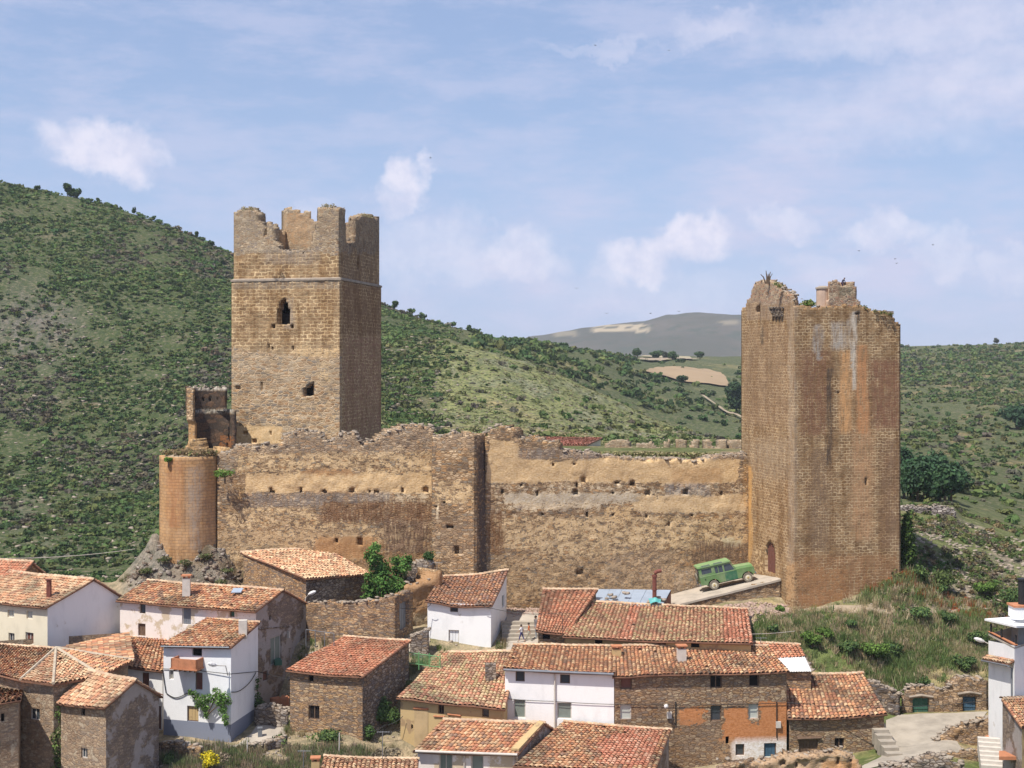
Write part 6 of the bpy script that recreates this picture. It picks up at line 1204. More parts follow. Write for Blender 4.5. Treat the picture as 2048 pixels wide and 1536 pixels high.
# ramp to the gate
rz = lambda px: np.interp(px, [1330, 1450, 1562], [21.35, 22.40, 23.42])
fr_ = [(x, np.interp(x, [1330, 1562], [101.0, 101.9])) for x in np.linspace(1330, 1562, 14)]; bk_ = [(x, np.interp(x, [1330, 1495, 1552], [106.1, 107.9, 103.6])) for x in np.linspace(1330, 1552, 14)]
mb = MB()
for k in range(13):
    a, b_ = fr_[k], fr_[k + 1]; c, d_ = bk_[k + 1], bk_[k]; q = [np.array([*plan(*v), rz(v[0])]) for v in (a, b_, c, d_)]; q[2][2] = q[1][2]; q[3][2] = q[0][2]; mb.quad(*q)
    e0, e1 = q[0], q[1]; mb.prism([e0, e1, e1 - (0, 0, .16), e0 - (0, 0, .16)], (0, .25, 0))
o = mb.build('ramp', mat_flat('pale_concrete', (.43, .37, .30), .95, .45, .9)); o['kind'] = 'structure'
rw_ = thing('ramp_wall', 'rough stone retaining wall carrying the ramp up to the gate', 'wall', W(1450, 1215, 101)); P0, P1 = plan(1345, 101.2), plan(1563, 102.0); Lr = np.linalg.norm(P1 - P0)
tRw = lambda s: float(rz(topx(np.array([*(P0 + (P1 - P0) * s / Lr), 20.]))[0])) - .14
v, f, u = cellwall(P0, P1, gz(1262, 101), tRw, .5, .2, .17, None, .14, 91); mk('wall_section', v, f, M['curtain'], rw_, uv=u, vat=castle_attrs(v, (), [(1345, 1150, 1570, 1250, 5, .3, (.2, .15, .11))], 4))
rg = np.random.default_rng(77)
for _k in range(3): pass
def rubble(name, label, n, px0, px1, D0, D1, s0, s1, seed, mat='stonebit', cat=None):
    rg = np.random.default_rng(seed); pp = rg.uniform(px0, px1, n); dd = rg.uniform(D0, D1, n); zz = tz(pp, dd)
    v, f = jstones(rg, n, lambda k: np.array([gx(pp[k], dd[k]), dd[k], zz[k] + .03]), s0, s1); return tag(mk(name, v, f, M[mat]), label, None, None, 'stuff')
M['scree'] = mat_flat('scree', (.42, .30, .24), .95, .5, 2)
rubble('rubble', 'broken stones and scree lying below the ramp', 900, 1395, 1600, 97.0, 101.0, .08, .28, 1, 'scree')
rubble('rubble', 'grey stones scattered over the rocky slope right of the gate tower', 1000, 1800, 2090, 101, 124, .1, .4, 2)
rubble('rubble', 'stones lying along the dirt track below the gate tower', 350, 1580, 2060, 96, 102, .07, .26, 3, 'stonebit')
rubble('rubble', 'stones fallen along the foot of the curtain wall', 700, 985, 1345, 100.5, 103.5, .1, .32, 4, 'scree')
rubble('rubble', 'stones in the garden at the bottom left', 500, 320, 830, 77, 84, .07, .3, 5)
rubble('rubble', 'stones between the houses in the middle', 450, 560, 1010, 86.5, 96.5, .07, .28, 6)
rubble('rubble', 'pale stones on the big left hill', 1400, -20, 900, 180, 330, .3, .9, 7)
rubble('rubble', 'stones on the grassy hill between the towers', 500, 780, 1480, 165, 300, .2, .6, 8)
M['rock'] = mat_rubble('bare_rock', [(.34, .29, .245), (.28, .22, .17), (.37, .325, .28), (.25, .18, .13)], (.16, .12, .09), .6, .35, .03, bstr=1.0)
def boulders(n, px0, px1, D0, D1, s0, s1, seed):
    rg = np.random.default_rng(seed); pp = rg.uniform(px0, px1, n); dd = rg.uniform(D0, D1, n); zz = tz(pp, dd)
    v, f = jstones(rg, n, lambda k: np.array([gx(pp[k], dd[k]), dd[k], zz[k] - .1]), s0, s1, .8); tag(mk('rock_outcrop', v, f, M['rock']), 'rugged grey and brown rock on which the round bastion stands', None, None, 'stuff')
boulders(700, 258, 490, 98.6, 103.8, .10, .42, 3)
# paths and concrete areas
drape('pavement', [((1700, 80.5), (1890, 80.8)), ((1762, 84), (1925, 84)), ((1772, 88), (1905, 87.5)), ((1772, 91), (1955, 90.3)), ((1798, 92.35), (1975, 92.3))], .05, M['pavement'], step=.4)
drape('pavement', [((1013, 93.2), (1078, 93.2)), ((1012, 97), (1082, 97)), ((1012, 99.5), (1090, 99.5)), ((1000, 101.6), (1110, 101.2))], .05, M['concrete'], step=.4)
drape('pavement', [((320, 85.0), (462, 84.4)), ((330, 85.9), (500, 85.2))], .05, M['concrete'], step=.3)
drape('pavement', [((470, 85.0), (520, 84.6)), ((500, 87.2), (568, 86.6)), ((525, 90.2), (576, 89.8))], .06, M['concrete'], step=.3)
drape('path', [((610, 94.2), (610, 95.4)), ((700, 94.3), (700, 95.6)), ((800, 94.4), (815, 95.8)), ((858, 95.2), (862, 96.8))], .06, M['concrete'], step=.3, n=5)
_tp = [(x_, ground_at(x_, 1219, 95.5, 106)) for x_ in (1520, 1580, 1640, 1700, 1760, 1820, 1880, 1940)]
drape('path', [((x_, d_ - .45), (x_, d_ + .45)) for x_, d_ in _tp], .04, M['dirt'], step=.4, n=5)
def stonewall(name, label, P0, P1, prof, base, mat='graystone', thick=.5, nd=.1, seed=0, holes=None, cat='wall', cu=.2, cv=.16, rag=.08, attrs=None, cr=40, dep=.35):
    P0, P1 = plan(*P0), plan(*P1); t = thing(name, label, cat, (*((P0 + P1) / 2), gz(base, P0[1]))); tf = top_px(P0, P1, prof, rag, seed)
    v, f, u = cellwall(P0, P1, gz(base, P0[1]), tf, thick, cu, cv, hole_px(P0, P1, holes, dep) if holes else None, nd, seed); mk('wall_section', v, f, M[mat], t, uv=u, vat=attrs(v) if attrs else None)
    if cr: crest(P0, P1, tf, cr, t, seed + 1, .12, .36, thick)
    return t, P0, P1
M['dryterrace'] = mat_rubble('terrace_stones', [(.40, .36, .33), (.30, .26, .24), (.48, .43, .38), (.24, .21, .2)], (.08, .06, .05), .45, .2, .06)
stonewall('terrace_wall', 'dry stone terrace wall on the hillside just right of the gate tower', (1796, 125.3), (1912, 124.6), [(1796, 1012), (1850, 1014), (1900, 1013), (1912, 1022)], 1052, 'dryterrace', seed=101)
ct, c0, c1 = stonewall('cellar_front', 'rubble stone front of the two wine cellars dug into the bank', (1803, 92.9), (1976, 92.7), [(1803, 1392), (1812, 1380), (1830, 1376), (1860, 1374), (1890, 1384), (1902, 1366), (1930, 1358), (1976, 1362)], 1450, 'rowstone', .8, .12, 103, [(1826, 1397, 1857, 1429), (1923, 1391, 1952, 1426)], rag=.1, cr=110, dep=.3)
for (x0, y0, x1, y1, mt, nm) in ((1826, 1397, 1857, 1427, 'greenwood', 'dark green'), (1923, 1391, 1952, 1424, 'bluewood', 'faded blue')):
    s0, zt_ = hit(c0, c1, x0, y0); s1, zb_ = hit(c0, c1, x1, y1); nn = np.array([-(c1 - c0)[1], (c1 - c0)[0]]) / np.linalg.norm(c1 - c0); a, b_ = c0 + (c1 - c0) * s0 + nn * .2, c0 + (c1 - c0) * s1 + nn * .2
    m_ = MB(); 
    for k in range(6): p_, q = a + (b_ - a) * (k / 6 + .008), a + (b_ - a) * ((k + 1) / 6 - .008); m_.prism([e3(p_, zb_), e3(q, zb_), e3(q, zt_), e3(p_, zt_)], (*(nn * .06), 0))
    for zz in (.25, .75): z_ = zb_ + (zt_ - zb_) * zz; m_.prism([e3(a - nn * .03, z_), e3(b_ - nn * .03, z_), e3(b_ - nn * .03, z_ + .1), e3(a - nn * .03, z_ + .1)], (*(nn * .03), 0))
    m_.build('door', M[mt], ct, label=nm + ' boarded cellar door')
m_ = MB()
for (x0, x1, y_) in ((1818, 1866, 1394), (1915, 1962, 1388)): m_ = MB(); m_.tube([onwall(c0, c1, x0, y_, .02), onwall(c0, c1, (x0 + x1) / 2, y_ - 4, .06), onwall(c0, c1, x1, y_, .02)], .1, 6); m_.build('lintel', M['stonebit'], ct)
stonewall('bank_wall', 'crumbling stone retaining wall beside the concrete track, below the terrace house', (1862, 86.0), (1988, 85.6), [(1862, 1486), (1880, 1476), (1900, 1456), (1940, 1448), (1988, 1436)], 1520, 'rowstone', .6, .14, 105, [(1899, 1491, 1915, 1503)])
stonewall('brick_planter', 'low orange brick wall in front of the bank wall, beside the steps', (1964, 84.4), (1998, 84.0), [(1964, 1474), (1998, 1473)], 1510, 'brick', .4, .02, 106, rag=.01, cr=0)
stonewall('track_kerb_wall', 'low stone wall with orange brick end along the lower edge of the concrete track', (1872, 82.6), (1992, 82.2), [(1872, 1512), (1920, 1505), (1992, 1498)], 1540, 'rowstone', .4, .06, 107, cr=20)
stonewall('oven_wall', 'lumpy earth wall with four round holes at the bottom edge, in front of the row', (1432, 80.6), (1724, 80.8), [(1432, 1532), (1490, 1530), (1545, 1521), (1575, 1512), (1620, 1516), (1665, 1505), (1690, 1503), (1712, 1518), (1724, 1535)], 1600, 'rowmix', 1.2, .2, 109, [(1560, 1521, 1573, 1533), (1588, 1524, 1600, 1536), (1642, 1520, 1650, 1527), (1671, 1516, 1682, 1528), (1696, 1517, 1704, 1526)],
          attrs=lambda v: castle_attrs(v, [(1500, 1500, 1730, 1560, 10, .7, (.42, .30, .20)), (1640, 1518, 1720, 1560, 8, .8, (.48, .28, .15))], (), 4))
stonewall('lower_wall', 'dark stone wall with weeds at the bottom edge, below the concrete track', (1738, 79.4), (1940, 78.8), [(1738, 1540), (1800, 1530), (1840, 1520), (1880, 1512), (1905, 1520), (1940, 1540)], 1600, 'graystone', .8, .2, 111)
stonewall('rubble_pile_wall', 'short broken stone wall between the balcony house and the brown stone house', (508, 88.9), (577, 88.4), [(508, 1418), (530, 1412), (560, 1418), (577, 1424)], 1470, 'graystone', .7, .16, 113)
stonewall('brick_bench_wall', 'low red brick wall at the foot of the weathered gable', (540, 91.2), (579, 90.8), [(540, 1396), (579, 1393)], 1425, 'brick', .4, .02, 114, rag=.01, cr=0)
stonewall('path_wall', 'dry stone retaining wall under the path left of the small white house', (820, 94.3), (858, 94.0), [(820, 1272), (835, 1268), (858, 1258)], 1330, 'graystone', .6, .14, 115)
stonewall('rock_stub', 'dark dry stone stub at the foot of the castle wall, right of the ivy', (806, 100.6), (868, 100.9), [(806, 1136), (820, 1128), (850, 1124), (868, 1120)], 1180, 'graystone', .9, .16, 117, rag=.12)
stonewall('clay_bank', 'smooth orange clay bank with rock below the stub wall, right of the yard gate', (808, 98.2), (884, 99.4), [(808, 1178), (822, 1166), (850, 1166), (868, 1150), (884, 1142)], 1300, 'curtain', 2.0, .42, 119, cu=.3, cv=.25, rag=.2, cr=20,
          attrs=lambda v: castle_attrs(v, [(800, 1140, 890, 1225, 10, 1.1, (.36, .22, .12)), (830, 1225, 880, 1300, 8, .7, (.40, .32, .22))], (), 4))
stonewall('garden_wall', 'ruined stone garden wall at the bottom, left of the yellow broom', (318, 82.5), (402, 81.2), [(318, 1482), (335, 1490), (350, 1486), (402, 1500)], 1560, 'rowstone', .7, .2, 121)
stonewall('terrace_edge', 'low stone edging along the lower garden below the concrete path', (500, 83.0), (575, 84.6), [(500, 1492), (540, 1486), (575, 1476)], 1530, 'graystone', .5, .14, 122)
stonewall('bank_stones', 'line of rough stones in the weeds just left of the cellars', (1735, 92.5), (1800, 92.2), [(1735, 1362), (1760, 1368), (1800, 1388)], 1440, 'graystone', .6, .2, 123, rag=.14)
# steps
def steps(name, label, base, n, dx, dz, w, dirv, mat='concrete', group=None):
    t = thing(name, label, 'steps', base); d = np.array([*dirv, 0.]); d /= np.linalg.norm(d); s = np.array([-d[1], d[0], 0.])
    for k in range(n):
        m_ = MB(); b_ = np.array(base) + d * dx * k + (0, 0, dz * k); m_.prism([b_ - s * w / 2 - (0, 0, .8), b_ + s * w / 2 - (0, 0, .8), b_ + s * w / 2 + (0, 0, dz), b_ - s * w / 2 + (0, 0, dz)], d * (dx * 1.15)); m_.build('step', M[mat], t)
steps('side_steps', 'row of concrete steps climbing along the right wall of the garage house', np.array([gx(1790, 83.6), 83.6, gz(1514, 83.6)]), 8, .62, .21, 1.0, (-.06, 1), 'pavement')
steps('white_steps', 'pale steps climbing at the left wall of the corner stone house', np.array([gx(1985, 79.5), 79.5, gz(1538, 79.5)]), 7, .32, .19, 1.3, (.25, 1), 'frame')
steps('street_steps', 'broad stone steps in the lane beside the small white house', np.array([gx(1040, 95.9), 95.9, gz(1282, 95.9)]), 5, .5, .2, 2.6, (-.03, 1), 'pavement')
# ------------------------------------------------------------------ railing
rl_ = thing('green_railing', 'green metal railing along the path left of the small white house', 'railing', W(842, 1330, 92)); a, b_ = W(817, 1328, 92.2), W(880, 1337, 91.4); m_ = MB()
for zz in (.82, .08): m_ = MB(); m_.tube([a + (0, 0, zz), b_ + (0, 0, zz)], .03, 6); m_.build('rail', M['greenrail'], rl_)
for k in range(4): q = a + (b_ - a) * k / 3; m_ = MB(); m_.tube([q - (0, 0, .3), q + (0, 0, .95)], .045, 6); m_.build('post', M['greenrail'], rl_)
for k in range(1, 24):
    if k % 8: q = a + (b_ - a) * k / 24; m_ = MB(); m_.tube([q + (0, 0, .08), q + (0, 0, .82)], .018, 5); m_.build('baluster', M['greenrail'], rl_)
rl2 = thing('path_railing', 'thin dark railing above the brown stone house', 'railing', W(625, 1290, 94)); m_ = MB(); a, b_ = W(612, 1284, 94.0), W(668, 1292, 92.6)
for k in range(4): q = a + (b_ - a) * k / 3; m_ = MB(); m_.tube([q - (0, 0, .3), q + (0, 0, .9)], .03, 6); m_.build('post', M['graymetal'], rl2)
m_ = MB(); m_.tube([a + (0, 0, .9), b_ + (0, 0, .9)], .03, 6); m_.build('rail', M['graymetal'], rl2)
for (x_, y_, D_, nm) in ((839, 1270, 94.8, 'beside the path above the green railing'), (520, 1425, 86.8, 'in the weeds beside the lower concrete path')):
    m_ = MB(); q = np.array([gx(x_, D_), D_, float(tz(x_, D_))]); m_.box(q - (0, 0, .2), (.28, .28, .8), .2); m_.box(q + (0, 0, .6), (.34, .34, .06), .2); tag(m_.build('stone_post', M['graymetal']), 'short grey post ' + nm, 'post')
for (x_, D_, h_) in ((678, 83, 1.6), (494, 82.5, 1.2), (437, 96.5, 2.2)):
    m_ = MB(); q = np.array([gx(x_, D_), D_, float(tz(x_, D_)) - .2]); m_.tube([q, q + (.03, 0, h_)], .04, 6)
    tag(m_.build('pole', M['frame']), {678: 'thin pale pole in the weeds under the brown stone house', 494: 'thin stake in the garden right of the yellow broom', 437: 'thin pole on the slope behind the pink long house'}[x_], 'pole')
# ------------------------------------------------------------------ street lamps, aerial, cables
def lamp(name, label, pts, hd, r=.035):
    t = thing(name, label, 'street lamp', pts[0]); m_ = MB(); m_.tube(pts, r, 6); m_.build('arm', M['frame'], t); e = np.array(pts[-1]); d = np.array(hd, float); m_ = MB()
    q = [e, e + d * .25, e + d * .55, e + d * .75]; m_.tube(q, [.07, .14, .13, .05], 8); m_.build('lamp_head', M['whitesheet'], t)
lamp('street_lamp', 'white street lamp on a curved arm at the back corner of the weathered gable', [W(610, 1209, 97.2), W(611, 1196, 97.2), W(617, 1189, 97.2)], (.75, -.1, .35))
lamp('street_lamp', 'grey street lamp on the front of the balcony house above the vine', [onwall(P3_[0], P3_[1], 457, 1350, .1), onwall(P3_[0], P3_[1], 455, 1330, .25), onwall(P3_[0], P3_[1], 446, 1325, .9)], (-.6, -.5, .3))
lamp('street_lamp', 'white street lamp reaching left from the terrace house', [W(1976, 1287, 84.3), W(1968, 1283, 84.3)], (-.85, 0, .28))
lamp('street_lamp', 'small white lamp on the stone row house between its left and middle windows', [onwall(PQ[0], PQ[1], 1335, 1412, .05), onwall(PQ[0], PQ[1], 1332, 1409, .3)], (-.2, -.4, .0))
def antenna(name, label, px, D, y0, y1, n=5):
    t = thing(name, label, 'aerial', W(px, y0, D)); m_ = MB(); m_.tube([W(px, y0, D), W(px, y1, D)], .022, 5); m_.build('mast', M['graymetal'], t); m_ = MB(); c = W(px, y1 + 2, D); m_.tube([c - (.35, 0, 0), c + (.45, 0, 0)], .012, 4)
    for k in range(n): m_.tube([c + (-.3 + k * .17, -.2, 0), c + (-.3 + k * .17, .2, 0)], .009, 4)
    m_.build('aerial_bars', M['graymetal'], t)
antenna('tv_aerial', 'thin television aerial on the left end of the small white house roof', 874, 100.5, 1160, 1123)
antenna('tv_aerial', 'small aerial on the patched shed roof at the right end of the row', 1521, 92.8, 1296, 1274)
antenna('tv_aerial', 'television aerial near the bottom edge left of the ochre house', 765, 80.5, 1520, 1462, 6)
antenna('tv_aerial', 'tilted aerial beside the tiled strip at the bottom edge', 607, 79.8, 1536, 1500, 3)
ow3 = lambda x_, y_, o_=.06: onwall(P3_[0], P3_[1], x_, y_, o_)
cable('cable', 'black cable running across the front of the balcony house at first floor height', [ow3(327, 1337), ow3(400, 1341), ow3(462, 1347, .15), W(515, 1343, 90.2), W(579, 1360, 88.2)], .022)
cable('cable', 'looping black cable on the lower front of the balcony house', [ow3(326, 1338), ow3(333, 1385), ow3(352, 1395), ow3(374, 1386), ow3(384, 1381)], .03, .06)
cable('cable', 'black cable sagging from the right side of the balcony house', [W(463, 1384, 86.0), W(490, 1374, 88.0), W(512, 1345, 90.1)], .028, .12)
cable('cable', 'thin cable from the yard wall to the small white house eave', [W(800, 1216, 94.2), W(853, 1213, 95.5), W(862, 1207, 95.3)], .02, .1)
cable('cable', 'black cable from the small white house to the bracket on the long tiled house', [W(965, 1211, 94.7), W(985, 1217, 94.6), W(1060, 1228, 93.5), W(1124, 1225, 92.2), W(1127, 1287, 91.4)], .022, .05)
cable('cable', 'black cable across the middle of the white row house', [onwall(PM[0], PM[1], 1008, 1418, .08), onwall(PM[0], PM[1], 1017, 1397, .08), onwall(PM[0], PM[1], 1110, 1402, .08), onwall(PM[0], PM[1], 1228, 1408, .08)], .02, .03)
cable('cable', 'black cable along the front of the stone row house', [onwall(PQ[0], PQ[1], 1231, 1408, .08), onwall(PQ[0], PQ[1], 1400, 1409, .08), onwall(PQ[0], PQ[1], 1571, 1405, .08)], .02, .03)
cable('cable', 'long black cable from the stone row house over the garage roof to the terrace house', [onwall(PQ[0], PQ[1], 1573, 1404, .08), W(1768, 1414, 85.0), W(1976, 1400, 84.0)], .02, .12)
cable('cable', 'black cable from the brown stone house to the corner of the ochre house', [W(735, 1462, 86.4), W(770, 1450, 86.8), W(806, 1432, 87.2)], .022, .15)
cable('cable', 'pale overhead wire crossing the foot of the left hill', [W(-60, 1116, 100), W(270, 1098, 112)], .03, .3, 'frame')
cable('cable', 'pale wire over the bank right of the long tiled house', [W(1503, 1268, 92.5), W(1590, 1262, 95.5)], .018, .05, 'frame')
# ------------------------------------------------------------------ off-road car on the ramp
car = thing('off_road_car', 'old light green long off-road car with cream wheels, parked on the ramp', 'car', (0, 0, 0))
Wh = np.array([16.22, 103.75, 22.28]); pit = math.radians(12.6); yaw = math.radians(2.0)
Rp = np.array([[math.cos(pit), 0, -math.sin(pit)], [0, 1, 0], [math.sin(pit), 0, math.cos(pit)]]); Ry = np.array([[math.cos(yaw), -math.sin(yaw), 0], [math.sin(yaw), math.cos(yaw), 0], [0, 0, 1]]); RC = Ry @ Rp
ORG[car.name] = Wh.copy(); car.location = tuple(Wh)
def cpart(name, mb_, mat, parent=car, label=None):
    V = np.array(mb_.v) * (1, 1, 1); V = (RC @ (V + (0, .72, 0)).T).T + Wh; return mk(name, V, mb_.f, mat, parent, mi=mb_.m, label=label)
def mcar(name, c, rough=.45):
    m, Nn = newmat(name); p = posn(Nn); d = Nn.step(Nn.noise(p, 1.4, 6, .65), .4, .7); cc_ = Nn.mix(Nn.math('MULTIPLY', d, .35), c, (.35, .33, .24)); finish(Nn, cc_, rough, None, spec=.4); return m
CG, CD = mcar('faded_green_paint', (.11, .20, .07)), mcar('dark_green_paint', (.022, .115, .055)); CL = mcar('pale_green_roof', (.17, .29, .11), .6)
def side_poly(x0, x1, zt, arches=()):
    pts = [(x0, .60)]
    for (cx0, r) in arches:
        for t in np.linspace(math.pi, 0, 11): pts.append((cx0 + r * math.cos(t), max(.42, .38 + r * math.sin(t)) if 0 < t < math.pi else .52))
    pts += [(x1, .60), (x1, zt), (x0, zt)]; return pts
hw = .82
b = MB(); pts = [(-1.02, .58), (-.49, .50)] + [(.49 * math.cos(t), .40 + .47 * math.sin(t)) for t in np.linspace(math.pi, 0, 10)] + [(.49, .48), (1.0, .48), (1.0, 1.24), (-1.02, 1.24)]
b.prism([(x_, -hw, z_) for x_, z_ in pts], (0, 2 * hw, 0)); cb = cpart('body', b, CG)
b = MB(); b.prism([(1.0, -hw, .48), (1.98, -hw, .48), (1.98, -hw, 1.24), (1.0, -hw, 1.24)], (0, 2 * hw, 0)); fd = cpart('front_door', b, CD, label='darker green front door')
b = MB(); pts = [(1.98, .48), (2.28, .48)] + [(2.77 + .48 * math.cos(t), .40 + .47 * math.sin(t)) for t in np.linspace(math.pi, 0, 10)] + [(3.26, .60), (3.40, .60), (3.40, 1.10), (3.34, 1.17), (1.98, 1.22)]
b.prism([(x_, -hw, z_) for x_, z_ in pts], (0, 2 * hw, 0)); cpart('wing', b, CG)
b = MB(); b.prism([(1.98, -.52, 1.22), (3.36, -.52, 1.16), (3.34, -.50, 1.28), (1.98, -.50, 1.36)], (0, 1.04, 0)); cpart('bonnet', b, CL)
b = MB(); b.prism([(-1.0, -hw - .012, 1.17), (1.98, -hw - .012, 1.17), (1.98, -hw - .012, 1.24), (-1.0, -hw - .012, 1.24)], (0, .012, 0)); cpart('waist_highlight', b, CL)  # pale strip coloured as the highlight along the waist
b = MB(); b.prism([(-.94, -.75, 1.245), (1.84, -.75, 1.245), (1.55, -.72, 1.90), (-.90, -.72, 1.90)], (0, 1.5, 0)); cpart('glass', b, M['glass'])
b = MB()
def pil(x0, x1, t0=None, t1=None): t0 = x0 if t0 is None else t0; t1 = x1 if t1 is None else t1; b.prism([(x0, -.80, 1.24), (x1, -.80, 1.24), (t1, -.765, 1.92), (t0, -.765, 1.92)], (0, .05, 0)); b.prism([(x0, .75, 1.24), (x1, .75, 1.24), (t1, .715, 1.92), (t0, .715, 1.92)], (0, .05, 0))
for a_ in ((-1.0, -.78), (.02, .30), (.93, 1.06)): pil(*a_)
pil(.55, .60); pil(1.88, 1.97, 1.58, 1.66)
b.prism([(-.8, -.80, 1.24), (.02, -.80, 1.24), (.02, -.795, 1.38), (-.8, -.795, 1.38)], (0, .05, 0)); b.prism([(-.8, -.775, 1.78), (1.6, -.775, 1.78), (1.56, -.765, 1.92), (-.8, -.765, 1.92)], (0, .05, 0)); b.prism([(-.8, .73, 1.78), (1.6, .73, 1.78), (1.56, .72, 1.92), (-.8, .72, 1.92)], (0, .05, 0))
b.prism([(-1.02, -.80, 1.24), (-1.02, .80, 1.24), (-.98, .76, 1.92), (-.98, -.76, 1.92)], (.05, 0, 0)); cpart('cabin_frame', b, CG)
b = MB(); b.prism([(-1.07, -.56, 1.45), (-1.07, .56, 1.45), (-1.05, .52, 1.80), (-1.05, -.52, 1.80)], (.03, 0, 0)); cpart('rear_window', b, M['glass'])
b = MB(); b.prism([(-1.08, -.84, 1.92), (1.66, -.84, 1.92), (1.66, .84, 1.92), (-1.08, .84, 1.92)], (0, 0, .06)); b.prism([(-1.02, -.76, 1.98), (1.58, -.76, 1.98), (1.58, .76, 1.98), (-1.02, .76, 1.98)], (0, 0, .05)); rf = cpart('roof', b, CL)
for x_ in (-.75, .25): b = MB(); b.prism([(x_, -.80, 1.985), (x_ + .75, -.80, 1.985), (x_ + .72, -.70, 2.045), (x_ + .03, -.70, 2.045)], (0, .04, .02)); cpart('roof_window', b, M['glass'], rf)
def wheel(x_, y_, side):
    b = MB(); n = 20; prof = [(.24, -.09), (.36, -.10), (.385, -.06), (.385, .06), (.36, .10), (.24, .09)]; i0 = len(b.v)
    for k in range(n):
        t = 2 * math.pi * k / n
        for (r_, w_) in prof: b.v.append(np.array([x_ + r_ * math.cos(t), y_ + w_, .385 + r_ * math.sin(t)]))
    for k in range(n):
        for j in range(5): a = i0 + k * 6 + j; c = i0 + ((k + 1) % n) * 6 + j; b.f.append((a, a + 1, c + 1, c)); b.m.append(0)
    w = cpart('wheel', b, M['tyre']); b = MB(); b.tube([(x_, y_ - .07, .385), (x_, y_ + .07, .385)], .245, 18); b.tube([(x_, y_ - side * .07, .385), (x_, y_ - side * .10, .385)], [.15, .10], 14); cpart('rim', b, M['rim'], w)
    b = MB(); b.tube([(x_, y_ - side * .095, .385), (x_, y_ - side * .14, .385)], .06, 10); cpart('hub', b, M['hub'], w)
M['tyre'] = mat_flat('dusty_tyre', (.20, .17, .13), .9, .3, 6); M['rim'] = mat_flat('cream_rim', (.58, .52, .38), .6, .3, 5); M['hub'] = mat_flat('yellow_hub', (.45, .33, .10), .6, .2, 5)
for x_ in (0, 2.77): wheel(x_, -.71, 1); wheel(x_, .71, -1)
b = MB(); b.box((3.46, 0, .52), (.1, 1.5, .14)); cpart('bumper', b, M['graymetal']); b = MB(); b.box((-1.08, -.62, .50), (.1, .3, .12)); cpart('bumper', b, M['graymetal']); b = MB(); b.box((-1.08, .62, .50), (.1, .3, .12)); cpart('bumper', b, M['graymetal'])
for s_ in (-.62, .62): b = MB(); b.tube([(3.39, s_, .92), (3.43, s_, .92)], .09, 12); cpart('headlight', b, M['frame']); b = MB(); b.tube([(-1.02, s_ * 1.1, .85), (-1.06, s_ * 1.1, .85)], .05, 10); cpart('tail_light', b, M['redwood'])
b = MB(); b.box((1.3, 0, .36), (3.6, 1.0, .14)); cpart('chassis', b, M['black'])
b = MB(); b.tube([(-1.1, .05, 1.12), (-1.22, .05, 1.12)], .36, 16); cpart('spare_wheel', b, M['tyre'])
b = MB(); b.tube([(-.6, -.83, .98), (-.6, -.85, .98)], .05, 8); b_ = cpart('fuel_cap', b, M['black'])
